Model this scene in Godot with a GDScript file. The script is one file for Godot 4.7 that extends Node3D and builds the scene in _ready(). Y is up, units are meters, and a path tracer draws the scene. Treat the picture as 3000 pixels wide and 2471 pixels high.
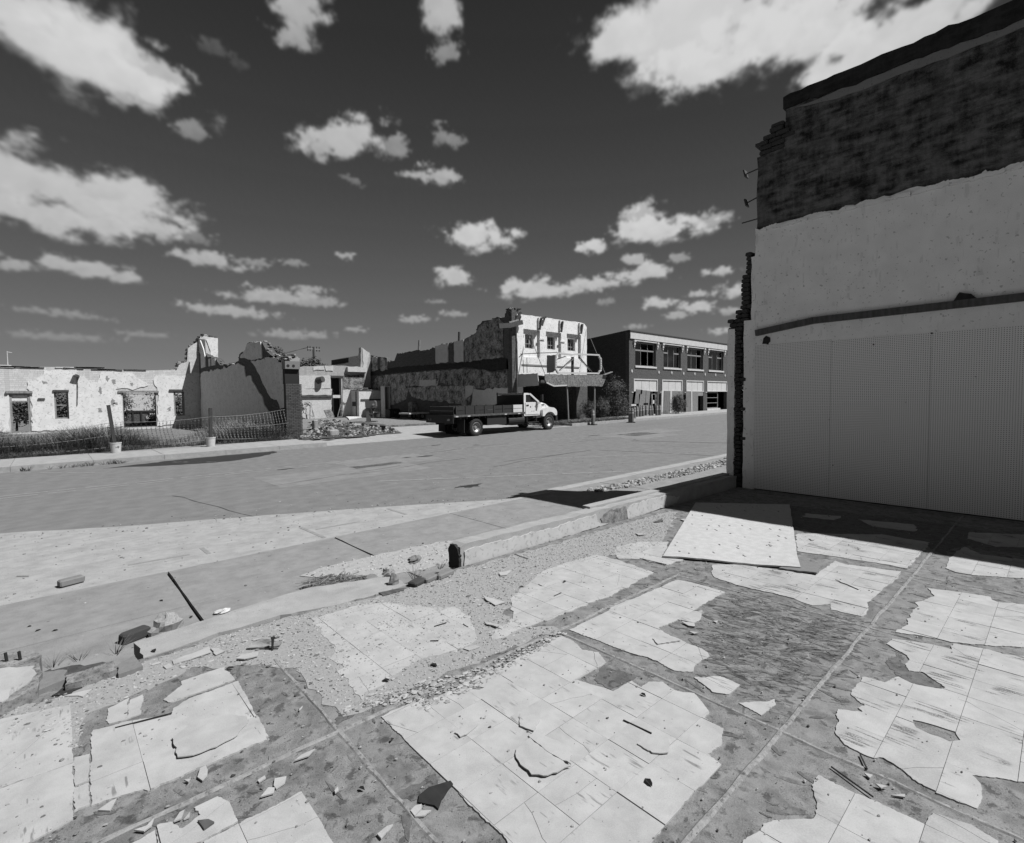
extends Node3D
# A demolished main street seen from a roofless shop floor. Metres, y up, -z across the street, +x along it.

var M := {}
var T := {}
var used := {}
var rng := RandomNumberGenerator.new()

const SUN := Vector3(0.375, 1.0, 0.6)      # towards the sun

func _ready() -> void:
	rng.seed = 7
	var cam := Camera3D.new()
	cam.name = "camera"
	cam.transform = Transform3D(Basis(Vector3(0.738129, -0.011025, 0.674569), Vector3(0.038718, 0.998911, -0.02604), Vector3(-0.673547, 0.045339, 0.737752)).orthonormalized(), Vector3(0, 1.64, 0))
	cam.fov = 79.43
	cam.near = 0.05
	cam.far = 900.0
	add_child(cam)
	var we := WorldEnvironment.new()
	we.name = "world_environment"
	var env := Environment.new()
	env.tonemap_mode = Environment.TONE_MAPPER_LINEAR
	env.tonemap_exposure = 1.3
	env.background_mode = Environment.BG_SKY
	env.sdfgi_enabled = true
	env.ssao_enabled = true
	env.ssil_enabled = true
	var sky := Sky.new()
	var sm := PanoramaSkyMaterial.new()
	sm.panorama = ImageTexture.create_from_image(sky_image())
	sky.sky_material = sm
	env.sky = sky
	we.environment = env
	add_child(we)
	var sun := DirectionalLight3D.new()
	sun.name = "sun"
	sun.light_energy = 1.6
	sun.light_color = Color(1, 1, 1)
	sun.light_angular_distance = 0.5
	sun.shadow_enabled = true
	add_child(sun)
	sun.look_at_from_position(SUN * 50.0, Vector3.ZERO, Vector3.UP)
	make_textures()
	make_materials()
	build_ground()
	build_floor()
	build_shop_wall()
	build_left_ruin()
	build_rear_lot()
	build_theatre()
	build_brick_building()
	build_truck()
	build_street_things()
	build_background()
	build_debris()

# ------------------------------------------------------------------ sky

func sky_image() -> Image:
	var w := 2048
	var h := 1024
	var buf := PackedByteArray()
	buf.resize(w * h * 3)
	var wash := FastNoiseLite.new()
	wash.seed = 5
	wash.frequency = 1.3
	for y in h:
		var el := 90.0 - (y + 0.5) * 180.0 / h
		var g := 20.0 + 116.0 * exp(-pow(maxf(el, 0.0) / 25.0, 1.05))
		if el < 0.0:
			g = lerpf(136.0, 96.0, clamp(-el / 8.0, 0.0, 1.0))
		var b := int(g)
		var fr := g - b
		for x in w:
			var v := b + (1 if fr > fmod(x * 0.618 + y * 0.37, 1.0) else 0)
			var i := (y * w + x) * 3
			buf[i] = v
			buf[i + 1] = v
			buf[i + 2] = v
	# every cloud: azimuth, elevation (deg), half width, half height, tilt (deg), brightness
	var clouds := []
	var view := [0.94, 28.11, 4.28, 27.04, 8.78, 27.66, 6.56, 25.71, 20.52, 34.43, 20, 32.69, 35.03, 35.62, 35.49, 33.15, 62.47, 33.3, 55.67, 33.95, 62.02, 30.04, 68.32, 31.12, 73.61, 31.11, 75.19, 28.04, 79.1, 28.5, 81.72, 28.25, 1.65, 17.38, 5.47, 16.11, -0.52, 15.07, 8.29, 15.6, 10.87, 23.91, 25.14, 25.67, 30.12, 25.31, 22.24, 24.51, 35.34, 26.57, 33.95, 23.09, 38.9, 17.3, 58.69, 17.41, 51.24, 16.14, 56.43, 19, 63.75, 17.55, 36.15, 13.06, 45.05, 11.91, 51.49, 12.31, 56.68, 13.03, 55.92, 14.55, 60.42, 14.43, 3.13, 11.37, -1.95, 10.96, 12.05, 13.39, 15.8, 13.59, 24.6, 15.04, 19.36, 13.93, 17.45, 10.5, 13.53, 8.82, 21.14, 11.47, 21.58, 10.19, 19.15, 6.85, 25.4, 7.56, 1.25, 7.55, 0.87, 5.64, 6.85, 6.22, 31.56, 8.78, 35.82, 9.46, 33.97, 10.73, 58.7, 9.91, 62.62, 9.31, 62.38, 10.65, 65.43, 10.64, 64.49, 12.72, 60.44, 8.66, 56.17, 7.66, 64.53, 6.72, 25.52, 22.07, 12.91, 30.54, 15.12, 29.86, 10.92, 15.17, 65.44, 8.71, 53.06, 10.46]
	var spec := [9.0,4.2,-12,202, 5.6,2.6,-14,204, 2.2,1.9,-10,184, 3.2,1.5,0,170, 2.6,2.8,0,176, 2.1,1.3,0,160, 2.6,2.6,0,180, 2,1,10,135, 9.5,6,0,206, 4,3.6,0,206, 5,2.7,0,208, 6,3,0,210, 7,3,10,208, 4,2.4,10,205, 6.5,2.6,22,200, 3.5,2,20,196,
		10.2,3.3,-8,190, 4.4,1.9,-10,188, 8.2,1.8,-4,186, 2.0,1.1,0,176, 1.4,1.1,0,130, 5,2.2,12,186, 1.3,1.4,0,140, 2,1.3,0,170, 2.1,1.2,-20,130, 3.1,1.25,0,172, 4.6,2,0,200, 5.9,2,0,204, 2.1,1,0,200, 2.2,1.4,0,180, 2.4,1,0,165, 2.6,1.4,0,185, 5.2,1.6,0,190, 4.4,1.1,4,185, 3.6,1.5,6,190, 1.7,0.9,0,175, 1.5,0.6,0,150,
		4.6,1.1,-4,172, 1.6,0.7,0,160, 3.6,1,-6,172, 2.4,0.55,0,140, 1.1,0.55,0,165, 1.5,0.5,0,140, 5,1.05,0,168, 4.6,0.75,-3,165, 2.1,0.5,0,160, 3,0.7,0,155, 4.4,0.6,0,150, 1.5,0.38,0,150, 3.6,0.4,-3,140, 4.4,0.5,0,138, 2.8,0.35,0,136, 2.4,0.5,0,155, 1.9,0.45,0,150, 1.3,0.3,0,140, 2.5,0.8,0,185, 2.4,0.85,0,185, 1.3,0.5,0,175, 1.7,0.85,0,185, 1.9,0.55,0,180, 1.7,0.6,0,165, 1.6,0.3,0,150, 1.7,0.45,0,170, 1.4,0.5,-20,110, 1.5,0.8,-10,80, 1.1,0.7,0,70, 1.9,0.7,0,125, 1.6,0.5,0,160, 1.4,0.5,0,135]
	for i in range(0, view.size() / 2):
		clouds.append([view[i * 2], view[i * 2 + 1], spec[i * 4], spec[i * 4 + 1], spec[i * 4 + 2], spec[i * 4 + 3]])
	var r := RandomNumberGenerator.new()
	r.seed = 21
	for i in 85:                    # the same broken cloud goes on round the rest of the sky
		var az := r.randf_range(98.0, 345.0)
		var el := 4.0 + 66.0 * pow(r.randf(), 1.6)
		var s := r.randf_range(0.5, 1.0) * (0.2 + el / 45.0)
		clouds.append([az, el, 6.0 * s / maxf(0.4, cos(deg_to_rad(el))), 2.4 * s, r.randf_range(-12, 12), r.randf_range(150, 198)])
	var n1 := FastNoiseLite.new()
	n1.seed = 11
	n1.frequency = 1.0
	n1.fractal_octaves = 7
	n1.fractal_gain = 0.6
	var n2 := FastNoiseLite.new()
	n2.seed = 12
	n2.frequency = 1.0
	n2.fractal_octaves = 3
	for c in clouds:
		var cx := fposmod(c[0], 360.0) / 360.0 * w
		var cy: float = (90.0 - c[1]) / 180.0 * h
		var ca := cos(deg_to_rad(c[4]))
		var sa := sin(deg_to_rad(c[4]))
		var coel := maxf(0.25, cos(deg_to_rad(c[1])))
		var rx: float = c[2]
		var ry: float = c[3]
		var ext := maxf(rx, ry) * 1.5
		var x0 := int(cx - ext / coel / 360.0 * w)
		var x1 := int(cx + ext / coel / 360.0 * w)
		var y0: int = max(0, int(cy - ext / 180.0 * h))
		var y1: int = min(h - 1, int(cy + ext / 180.0 * h))
		var fq := 3.6 / ry if ry > 1.2 else 3.0
		for y in range(y0, y1 + 1):
			var del := (cy - y) / h * 180.0
			for x in range(x0, x1 + 1):
				var daz := (x - cx) / w * 360.0 * coel
				var u := (daz * ca + del * sa) / rx
				var v := (-daz * sa + del * ca) / ry
				var q := u * u + v * v
				if q > 2.2:
					continue
				var nz := n1.get_noise_3d(daz / ry * 0.55 + c[0] * 3.1, del / ry * 0.8 + c[1] * 1.7, rx)
				var flat := 0.16 * v if v < 0.0 else 0.0
				var d := 0.60 - 0.62 * sqrt(q) + 0.64 * nz + flat
				if d <= 0.0:
					continue
				var a := clampf(d / (0.3 if v > 0.0 else 0.3 + 0.2 * minf(1.0, -v)), 0.0, 1.0)
				a = a * a * (3.0 - 2.0 * a)
				var tone: float = c[5] + 9.0 * n2.get_noise_3d(daz / ry * 1.1 + 7.0 + c[0], del / ry * 1.3, 3.0) + 8.0 * v + 2.0
				tone = minf(tone, 214.0)
				var i := (y * w + posmod(x, w)) * 3
				var old := float(buf[i])
				var g := int(maxf(old, lerpf(old, tone, a * 0.97)))
				buf[i] = g
				buf[i + 1] = g
				buf[i + 2] = g
	var lut := PackedByteArray()      # the tones above are as the picture shows them, after exposure
	lut.resize(256)
	for i in 256:
		var lin := Color(i / 255.0, 0, 0).srgb_to_linear().r / 1.3
		lut[i] = int(roundf(Color(lin, 0, 0).linear_to_srgb().r * 255.0))
	for i in buf.size():
		buf[i] = lut[buf[i]]
	return Image.create_from_data(w, h, false, Image.FORMAT_RGB8, buf)

# ------------------------------------------------------------------ helpers

func numbered(called: String) -> String:
	var n: int = used.get(called, 0)
	used[called] = n + 1
	return called if n == 0 else "%s_%03d" % [called, n]

func sto() -> SurfaceTool:
	var st := SurfaceTool.new()
	st.begin(Mesh.PRIMITIVE_TRIANGLES)
	st.set_smooth_group(-1)
	return st

func obj(called: String, st: SurfaceTool, material: Material, parent: Node = null) -> MeshInstance3D:
	st.generate_normals()
	var mi := MeshInstance3D.new()
	mi.mesh = st.commit()
	mi.material_override = material
	if parent == null or parent == self:
		mi.name = numbered(called)
		add_child(mi)
	else:
		mi.name = called
		parent.add_child(mi, true)
	return mi

func inst(called: String, mesh: Mesh, material: Material, parent: Node, xf: Transform3D) -> MeshInstance3D:
	var mi := MeshInstance3D.new()
	mi.mesh = mesh
	mi.material_override = material
	mi.transform = xf
	if parent == null or parent == self:
		mi.name = numbered(called)
		add_child(mi)
	else:
		mi.name = called
		parent.add_child(mi, true)
	return mi

func thing(called: String, label: String, category: String, at := Vector3.ZERO, turn := 0.0, group := "") -> Node3D:
	var o := Node3D.new()
	o.name = numbered(called)
	add_child(o)
	o.position = at
	o.rotation.y = turn
	tag(o, label, category, group)
	return o

func tag(o: Node, label: String, category: String, group := "") -> void:
	o.set_meta("label", label)
	o.set_meta("category", category)
	if group:
		o.set_meta("group", group)

func struct(called: String, st: SurfaceTool, m: Material, label := "") -> MeshInstance3D:
	var o := obj(called, st, m)
	o.set_meta("kind", "structure")
	if label:
		o.set_meta("label", label)
	return o

func tri(st: SurfaceTool, a: Vector3, b: Vector3, c: Vector3) -> void:
	st.add_vertex(a)
	st.add_vertex(b)
	st.add_vertex(c)

func quad(st: SurfaceTool, a: Vector3, b: Vector3, c: Vector3, d: Vector3) -> void:
	tri(st, a, b, c)
	tri(st, a, c, d)

func hull8(st: SurfaceTool, p: Array) -> void:      # p: bottom 4 (counter-clockwise from above: -x-z, +x-z, +x+z, -x+z), then the top 4
	quad(st, p[4], p[5], p[6], p[7])
	quad(st, p[3], p[2], p[1], p[0])
	quad(st, p[3], p[7], p[6], p[2])
	quad(st, p[2], p[6], p[5], p[1])
	quad(st, p[1], p[5], p[4], p[0])
	quad(st, p[0], p[4], p[7], p[3])

func bx(st: SurfaceTool, c: Vector3, s: Vector3, b := Basis()) -> void:
	var p := []
	for y in [-0.5, 0.5]:
		for q in [[-0.5, -0.5], [0.5, -0.5], [0.5, 0.5], [-0.5, 0.5]]:
			p.append(c + b * Vector3(q[0] * s.x, y * s.y, q[1] * s.z))
	hull8(st, p)

func box2(st: SurfaceTool, a: Vector3, b: Vector3) -> void:
	bx(st, (a + b) * 0.5, (b - a).abs())

func bar(st: SurfaceTool, a: Vector3, b: Vector3, w: float, d: float, up := Vector3.UP) -> void:
	var y := (b - a).normalized()
	if absf(y.dot(up)) > 0.98:
		up = Vector3.BACK
	var x := up.cross(y).normalized()
	var z := x.cross(y)
	bx(st, (a + b) * 0.5, Vector3(w, a.distance_to(b), d), Basis(x, y, z))

func cyl(st: SurfaceTool, a: Vector3, b: Vector3, r0: float, r1: float, n := 8, caps := true) -> void:
	var y := (b - a).normalized()
	var up := Vector3.UP if absf(y.y) < 0.95 else Vector3.BACK
	var x := up.cross(y).normalized()
	var z := x.cross(y)
	for i in n:
		var t0 := TAU * i / n
		var t1 := TAU * (i + 1) / n
		var d0 := x * cos(t0) + z * sin(t0)
		var d1 := x * cos(t1) + z * sin(t1)
		quad(st, a + d0 * r0, b + d0 * r1, b + d1 * r1, a + d1 * r0)
		if caps:
			tri(st, a, a + d0 * r0, a + d1 * r0)
			tri(st, b, b + d1 * r1, b + d0 * r1)

func lathe(st: SurfaceTool, prof: Array, o: Vector3, axis: Vector3, n := 24) -> void:   # prof: [radius, height] pairs along the axis
	var y := axis.normalized()
	var up := Vector3.UP if absf(y.y) < 0.95 else Vector3.BACK
	var x := up.cross(y).normalized()
	var z := x.cross(y)
	for k in prof.size() - 1:
		for i in n:
			var d0 := x * cos(TAU * i / n) + z * sin(TAU * i / n)
			var d1 := x * cos(TAU * (i + 1) / n) + z * sin(TAU * (i + 1) / n)
			var p0: Array = prof[k]
			var p1: Array = prof[k + 1]
			quad(st, o + d0 * p0[0] + y * p0[1], o + d0 * p1[0] + y * p1[1], o + d1 * p1[0] + y * p1[1], o + d1 * p0[0] + y * p0[1])

func pv(a: Array) -> PackedVector2Array:
	var r := PackedVector2Array()
	for i in range(0, a.size() - 1, 2):
		r.append(Vector2(a[i], a[i + 1]))
	return r

func rect(x0: float, y0: float, x1: float, y1: float) -> PackedVector2Array:
	return PackedVector2Array([Vector2(x0, y0), Vector2(x1, y0), Vector2(x1, y1), Vector2(x0, y1)])

func rough(poly: PackedVector2Array, step: float, amp: float, sd := 1) -> PackedVector2Array:   # breaks straight edges up
	var nz := FastNoiseLite.new()
	nz.seed = sd
	nz.frequency = 0.9 / step * 0.5
	nz.fractal_octaves = 3
	var out := PackedVector2Array()
	for i in poly.size():
		var a := poly[i]
		var b := poly[(i + 1) % poly.size()]
		var n: int = max(1, int(a.distance_to(b) / step))
		for k in n:
			var p := a.lerp(b, float(k) / n)
			out.append(p + Vector2(nz.get_noise_2d(p.x, p.y), nz.get_noise_2d(p.x + 91.0, p.y + 17.0)) * amp * 2.0)
	return out

func ext(st: SurfaceTool, poly: PackedVector2Array, w0: float, w1: float, xf: Transform3D) -> void:   # a flat outline with thickness
	var ix := Geometry2D.triangulate_polygon(poly)
	if ix.is_empty():
		return
	var flip := xf.basis.determinant() < 0.0
	for i in range(0, ix.size(), 3):
		var a := poly[ix[i]]
		var b := poly[ix[i + 1]]
		var c := poly[ix[i + 2]]
		if ((b - a).cross(c - a) < 0.0) == flip:
			var sw := b
			b = c
			c = sw
		tri(st, xf * Vector3(a.x, a.y, w1), xf * Vector3(b.x, b.y, w1), xf * Vector3(c.x, c.y, w1))
		tri(st, xf * Vector3(a.x, a.y, w0), xf * Vector3(c.x, c.y, w0), xf * Vector3(b.x, b.y, w0))
	var n := poly.size()
	var cw := Geometry2D.is_polygon_clockwise(poly) != flip
	for i in n:
		var a := poly[i]
		var b := poly[(i + 1) % n]
		if cw:
			var sw := a
			a = b
			b = sw
		quad(st, xf * Vector3(a.x, a.y, w0), xf * Vector3(a.x, a.y, w1), xf * Vector3(b.x, b.y, w1), xf * Vector3(b.x, b.y, w0))

# a wall sheet with rectangular openings: cut into upright strips so that no strip has a hole inside
func wall(st: SurfaceTool, outline: PackedVector2Array, holes: Array, w0: float, w1: float, xf: Transform3D) -> void:
	var xs := []
	var lo := 1e9
	var hi := -1e9
	var ylo := 1e9
	var yhi := -1e9
	for p in outline:
		lo = minf(lo, p.x)
		hi = maxf(hi, p.x)
		ylo = minf(ylo, p.y)
		yhi = maxf(yhi, p.y)
	xs = [lo - 0.01, hi + 0.01]
	for q in holes:
		xs.append(q[0])
		xs.append(q[2])
	xs.sort()
	for i in xs.size() - 1:
		if xs[i + 1] - xs[i] < 0.001:
			continue
		var parts := Geometry2D.intersect_polygons(outline, rect(xs[i], ylo - 1.0, xs[i + 1], yhi + 1.0))
		for q in holes:
			if q[0] < xs[i + 1] - 0.001 and q[2] > xs[i] + 0.001:
				var nx := []
				for p in parts:
					nx.append_array(Geometry2D.clip_polygons(p, rect(q[0] - 0.5, q[1], q[2] + 0.5, q[3])))
				parts.assign(nx)
		for p in parts:
			ext(st, p, w0, w1, xf)

func hole(a: Array) -> Array:      # two corners -> x0, y0, x1, y1
	return [minf(a[0], a[2]), minf(a[1], a[3]), maxf(a[0], a[2]), maxf(a[1], a[3])]

# frames: u, v, w -> world
func fz(z: float) -> Transform3D:            # u = x, v = y, w towards +z
	return Transform3D(Basis(Vector3.RIGHT, Vector3.UP, Vector3.BACK), Vector3(0, 0, z))

func fx(x: float) -> Transform3D:            # u = z, v = y, w towards -x
	return Transform3D(Basis(Vector3.BACK, Vector3.UP, Vector3.LEFT), Vector3(x, 0, 0))

func fy(y: float) -> Transform3D:            # u = x, v = z, w upwards
	return Transform3D(Basis(Vector3.RIGHT, Vector3.BACK, Vector3.UP), Vector3(0, y, 0))

func walk_y(x: float) -> float:
	return -0.28 + 0.0085 * x

func road_y(x: float) -> float:
	return -0.36 + 0.0085 * x

func far_y(x: float) -> float:
	return -0.20 + 0.0085 * x

func slope(base: float) -> Transform3D:      # like fy on the street's gentle climb
	return Transform3D(Basis(Vector3(1, 0.0085, 0), Vector3.BACK, Vector3.UP), Vector3(0, base, 0))

func grey(g: float) -> Color:
	return Color(g, g, g).linear_to_srgb()

func rand_basis(tilt := 0.25) -> Basis:
	return Basis(Vector3.UP, rng.randf() * TAU) * Basis(Vector3(rng.randf_range(-1, 1), 0, rng.randf_range(-1, 1)).normalized(), rng.randf_range(-tilt, tilt))

func chip_mesh(n: int, flat: float, sd: int) -> ArrayMesh:     # an angular chip about one unit wide
	var r := RandomNumberGenerator.new()
	r.seed = sd
	var st := sto()
	var lowp := []
	var top := []
	for i in n:
		var t := TAU * (i + r.randf_range(-0.3, 0.3)) / n
		var d := r.randf_range(0.32, 0.55)
		lowp.append(Vector3(cos(t) * d, 0, sin(t) * d))
		top.append(Vector3(cos(t) * d * r.randf_range(0.6, 0.95), flat * r.randf_range(0.7, 1.1), sin(t) * d * r.randf_range(0.6, 0.95)))
	var ct := Vector3(r.randf_range(-0.1, 0.1), flat * 1.1, r.randf_range(-0.1, 0.1))
	for i in n:
		var j := (i + 1) % n
		quad(st, lowp[j], top[j], top[i], lowp[i])
		tri(st, top[i], top[j], ct)
		tri(st, lowp[j], lowp[i], Vector3.ZERO)
	st.generate_normals()
	return st.commit()

func brick_mesh(s: Vector3, sd: int, wear := 0.012) -> ArrayMesh:   # a chamfered, slightly worn brick standing on y = 0
	var r := RandomNumberGenerator.new()
	r.seed = sd
	var st := sto()
	var c := wear
	var h := s * 0.5
	var ring := func(y: float, k: float) -> Array:
		var a := []
		for q in [[-1, -1, 0], [-1, -1, 1], [1, -1, 0], [1, -1, 1], [1, 1, 0], [1, 1, 1], [-1, 1, 0], [-1, 1, 1]]:
			var cx := c if (q[2] == 1) == (q[0] * q[1] > 0) else 0.0
			var cz := c if (q[2] == 1) != (q[0] * q[1] > 0) else 0.0
			a.append(Vector3(q[0] * (h.x - cx - k) + r.randf_range(-1, 1) * wear * 0.25, y, q[1] * (h.z - cz - k) + r.randf_range(-1, 1) * wear * 0.25))
		return a
	var rings := [ring.call(0.0, c), ring.call(c, 0.0), ring.call(s.y - c, 0.0), ring.call(s.y, c)]
	for k in 3:
		for i in 8:
			var j := (i + 1) % 8
			quad(st, rings[k][i], rings[k][j], rings[k + 1][j], rings[k + 1][i])
	for i in range(1, 7):
		tri(st, rings[3][0], rings[3][i], rings[3][i + 1])
		tri(st, rings[0][0], rings[0][i + 1], rings[0][i])
	st.generate_normals()
	return st.commit()

func scatter(called: String, mesh: Mesh, m: Material, xfs: Array, cols: Array, label: String, category: String) -> MultiMeshInstance3D:
	var mm := MultiMesh.new()
	mm.transform_format = MultiMesh.TRANSFORM_3D
	mm.use_colors = true
	mm.mesh = mesh
	mm.instance_count = xfs.size()
	for i in xfs.size():
		mm.set_instance_transform(i, xfs[i])
		mm.set_instance_color(i, cols[i])
	var o := MultiMeshInstance3D.new()
	o.multimesh = mm
	o.material_override = m
	o.name = numbered(called)
	add_child(o)
	o.set_meta("kind", "stuff")
	o.set_meta("label", label)
	o.set_meta("category", category)
	return o

func in_poly(poly: PackedVector2Array) -> Vector2:
	var lo := poly[0]
	var hi := poly[0]
	for p in poly:
		lo = lo.min(p)
		hi = hi.max(p)
	for i in 60:
		var q := Vector2(rng.randf_range(lo.x, hi.x), rng.randf_range(lo.y, hi.y))
		if Geometry2D.is_point_in_polygon(q, poly):
			return q
	return poly[0]

# ------------------------------------------------------------------ textures and materials

func noise_bytes(n: int, freq: float, sd: int, oct := 4, kind := FastNoiseLite.TYPE_SIMPLEX_SMOOTH, stretch := Vector2.ONE, warp := 0.0) -> PackedByteArray:
	var f := FastNoiseLite.new()
	f.seed = sd
	f.noise_type = kind
	f.frequency = freq
	f.fractal_octaves = oct
	if oct <= 1:
		f.fractal_type = FastNoiseLite.FRACTAL_NONE
	if warp > 0.0:
		f.domain_warp_enabled = true
		f.domain_warp_amplitude = warp
		f.domain_warp_frequency = freq * 0.8
	var w := int(n / stretch.x)
	var h := int(n / stretch.y)
	var im := f.get_seamless_image(w, h, false, false, 0.12, true)
	if w != n or h != n:
		im.resize(n, n, Image.INTERPOLATE_CUBIC)
	im.convert(Image.FORMAT_L8)
	return im.get_data()

func tex(name: String, n: int, f: Callable, bump := 0.0) -> void:     # f(i) -> linear multiplier 0..1
	var buf := PackedByteArray()
	buf.resize(n * n)
	var lut := PackedByteArray()
	lut.resize(1025)
	for i in 1025:
		lut[i] = int(255.0 * Color(i / 1024.0, 0, 0).linear_to_srgb().r)
	for i in n * n:
		var v: float = f.call(i)
		buf[i] = lut[int(clampf(v, 0.0, 1.0) * 1024.0)]
	var im := Image.create_from_data(n, n, false, Image.FORMAT_L8, buf)
	if bump > 0.0:
		var nm: Image = im.duplicate()
		nm.convert(Image.FORMAT_RGBA8)
		nm.bump_map_to_normal_map(bump)
		T[name + "_n"] = ImageTexture.create_from_image(nm)
	T[name] = ImageTexture.create_from_image(im)

func ss(a: float, b: float, v: float) -> float:
	var t := clampf((v - a) / (b - a), 0.0, 1.0)
	return t * t * (3.0 - 2.0 * t)

func make_textures() -> void:
	var n := 1024
	# bare slab: mastic smears, stains, specks
	var a := noise_bytes(n, 0.006, 1, 5)
	var b := noise_bytes(n, 0.022, 2, 5, FastNoiseLite.TYPE_SIMPLEX_SMOOTH, Vector2(1, 1), 60.0)
	var c := noise_bytes(n, 0.25, 3, 2)
	var d := noise_bytes(n, 0.016, 4, 4)
	var e := noise_bytes(n, 0.09, 5, 3)
	tex("slab", n, func(i: int) -> float:
		var base := 0.72 + 0.40 * (a[i] / 255.0 - 0.5) + 0.5 * (b[i] / 255.0 - 0.5) + 0.34 * (c[i] / 255.0 - 0.5) + 0.22 * (e[i] / 255.0 - 0.5)
		var st := ss(0.46, 0.72, b[i] / 255.0) * ss(0.40, 0.66, d[i] / 255.0)
		var dk := ss(0.5, 0.75, a[i] / 255.0)
		var sp := ss(0.70, 0.84, e[i] / 255.0)
		return base * (1.0 - 0.68 * st) * (1.0 - 0.4 * dk) * (1.0 - 0.55 * sp) * 1.25, 3.0)
	# floor tile: pale with fine flecks and dark scuffs lying along x
	var s1 := noise_bytes(n, 0.07, 7, 5, FastNoiseLite.TYPE_SIMPLEX_SMOOTH, Vector2(1, 9))
	var s2 := noise_bytes(n, 0.007, 8, 3)
	tex("tile", n, func(i: int) -> float:
		var base := 0.90 + 0.2 * (c[i] / 255.0 - 0.5) + 0.24 * (a[i] / 255.0 - 0.5) + 0.16 * (b[i] / 255.0 - 0.5)
		var sc := ss(0.62, 0.80, s1[i] / 255.0) * ss(0.66, 0.80, s2[i] / 255.0)
		var sp := ss(0.86, 0.92, e[i] / 255.0)
		return base * (1.0 - 0.5 * sc) * (1.0 - 0.3 * sp))
	tex("tile_worn", n, func(i: int) -> float:
		var base := 0.88 + 0.22 * (c[i] / 255.0 - 0.5) + 0.26 * (a[i] / 255.0 - 0.5) + 0.2 * (b[i] / 255.0 - 0.5)
		var sc := ss(0.46, 0.66, s1[i] / 255.0) * ss(0.50, 0.72, s2[i] / 255.0) * ss(0.2, 0.6, c[i] / 255.0)
		return base * (1.0 - 0.75 * sc))
	# broom-finished concrete
	var st1 := noise_bytes(n, 0.02, 31, 4, FastNoiseLite.TYPE_SIMPLEX_SMOOTH, Vector2(6, 1))
	tex("concrete", n, func(i: int) -> float:
		var base := 0.80 + 0.22 * (a[i] / 255.0 - 0.5) + 0.30 * (c[i] / 255.0 - 0.5) + 0.16 * (d[i] / 255.0 - 0.5) + 0.07 * (st1[i] / 255.0 - 0.5) + 0.12 * (b[i] / 255.0 - 0.5)
		var sp := ss(0.80, 0.86, e[i] / 255.0)
		return base * (1.0 - 0.45 * sp), 1.2)
	# worn asphalt: exposed stone
	var g := noise_bytes(n, 0.55, 9, 1, FastNoiseLite.TYPE_CELLULAR)
	var as2 := noise_bytes(n, 0.012, 32, 4, FastNoiseLite.TYPE_SIMPLEX_SMOOTH, Vector2(3, 1))
	tex("asphalt", n, func(i: int) -> float:
		var base := 0.66 + 0.55 * (c[i] / 255.0 - 0.5) + 0.2 * (g[i] / 255.0 - 0.5) + 0.2 * (a[i] / 255.0 - 0.5) + 0.10 * (as2[i] / 255.0 - 0.5)
		return base, 2.5)
	# painted plaster: blisters, runs, chips
	var v1 := noise_bytes(n, 0.03, 12, 3, FastNoiseLite.TYPE_SIMPLEX_SMOOTH, Vector2(1, 8))
	var ch := noise_bytes(n, 0.035, 13, 4)
	tex("plaster", n, func(i: int) -> float:
		var base := 0.88 + 0.14 * (a[i] / 255.0 - 0.5) + 0.2 * (c[i] / 255.0 - 0.5)
		var run := ss(0.62, 0.85, v1[i] / 255.0) * ss(0.45, 0.6, d[i] / 255.0)
		var chip := ss(0.775, 0.79, ch[i] / 255.0)
		return base * (1.0 - 0.14 * run) * (1.0 - 0.4 * chip), 1.0)
	# peeling plaster for the far ruins
	tex("peeling", n, func(i: int) -> float:
		var base := 0.88 + 0.18 * (a[i] / 255.0 - 0.5) + 0.16 * (c[i] / 255.0 - 0.5)
		var chip := ss(0.66, 0.72, b[i] / 255.0)
		return base * (1.0 - 0.3 * chip), 2.0)
	# tarred, board-marked parapet
	var h1 := noise_bytes(n, 0.02, 14, 6, FastNoiseLite.TYPE_SIMPLEX_SMOOTH, Vector2(5, 1))
	tex("tarred", n, func(i: int) -> float:
		var base := 0.5 + 0.75 * (h1[i] / 255.0 - 0.5) + 0.3 * (v1[i] / 255.0 - 0.5) + 0.9 * (a[i] / 255.0 - 0.5) + 0.5 * (c[i] / 255.0 - 0.5) + 0.35 * (e[i] / 255.0 - 0.5) + 0.5 * (b[i] / 255.0 - 0.5)
		var board := 0.7 if (i / n) % 171 < 3 else 1.0
		var fl := ss(0.80, 0.84, ch[i] / 255.0)
		return base * board + 0.35 * fl, 2.5)
	# streaked, rusting sheet metal
	tex("rusted", n, func(i: int) -> float:
		var base := 0.55 + 0.6 * (v1[i] / 255.0 - 0.5) + 0.8 * (b[i] / 255.0 - 0.5) + 0.7 * (d[i] / 255.0 - 0.5) + 0.3 * (c[i] / 255.0 - 0.5)
		return base)
	# damp-streaked old render, large blotches
	tex("damp", n, func(i: int) -> float:
		var base := 0.58 + 1.0 * (a[i] / 255.0 - 0.5) + 0.22 * (v1[i] / 255.0 - 0.5) + 0.9 * (b[i] / 255.0 - 0.5) + 0.2 * (c[i] / 255.0 - 0.5)
		var sp := ss(0.62, 0.70, ch[i] / 255.0)
		return base * (1.0 - 0.55 * sp))
	# old patchy render of the lot walls
	tex("blotchy", n, func(i: int) -> float:
		var base := 0.62 + 0.75 * (d[i] / 255.0 - 0.5) + 0.5 * (b[i] / 255.0 - 0.5) + 0.25 * (c[i] / 255.0 - 0.5)
		var sp := ss(0.66, 0.72, e[i] / 255.0)
		return base * (1.0 - 0.55 * sp), 2.0)
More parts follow.
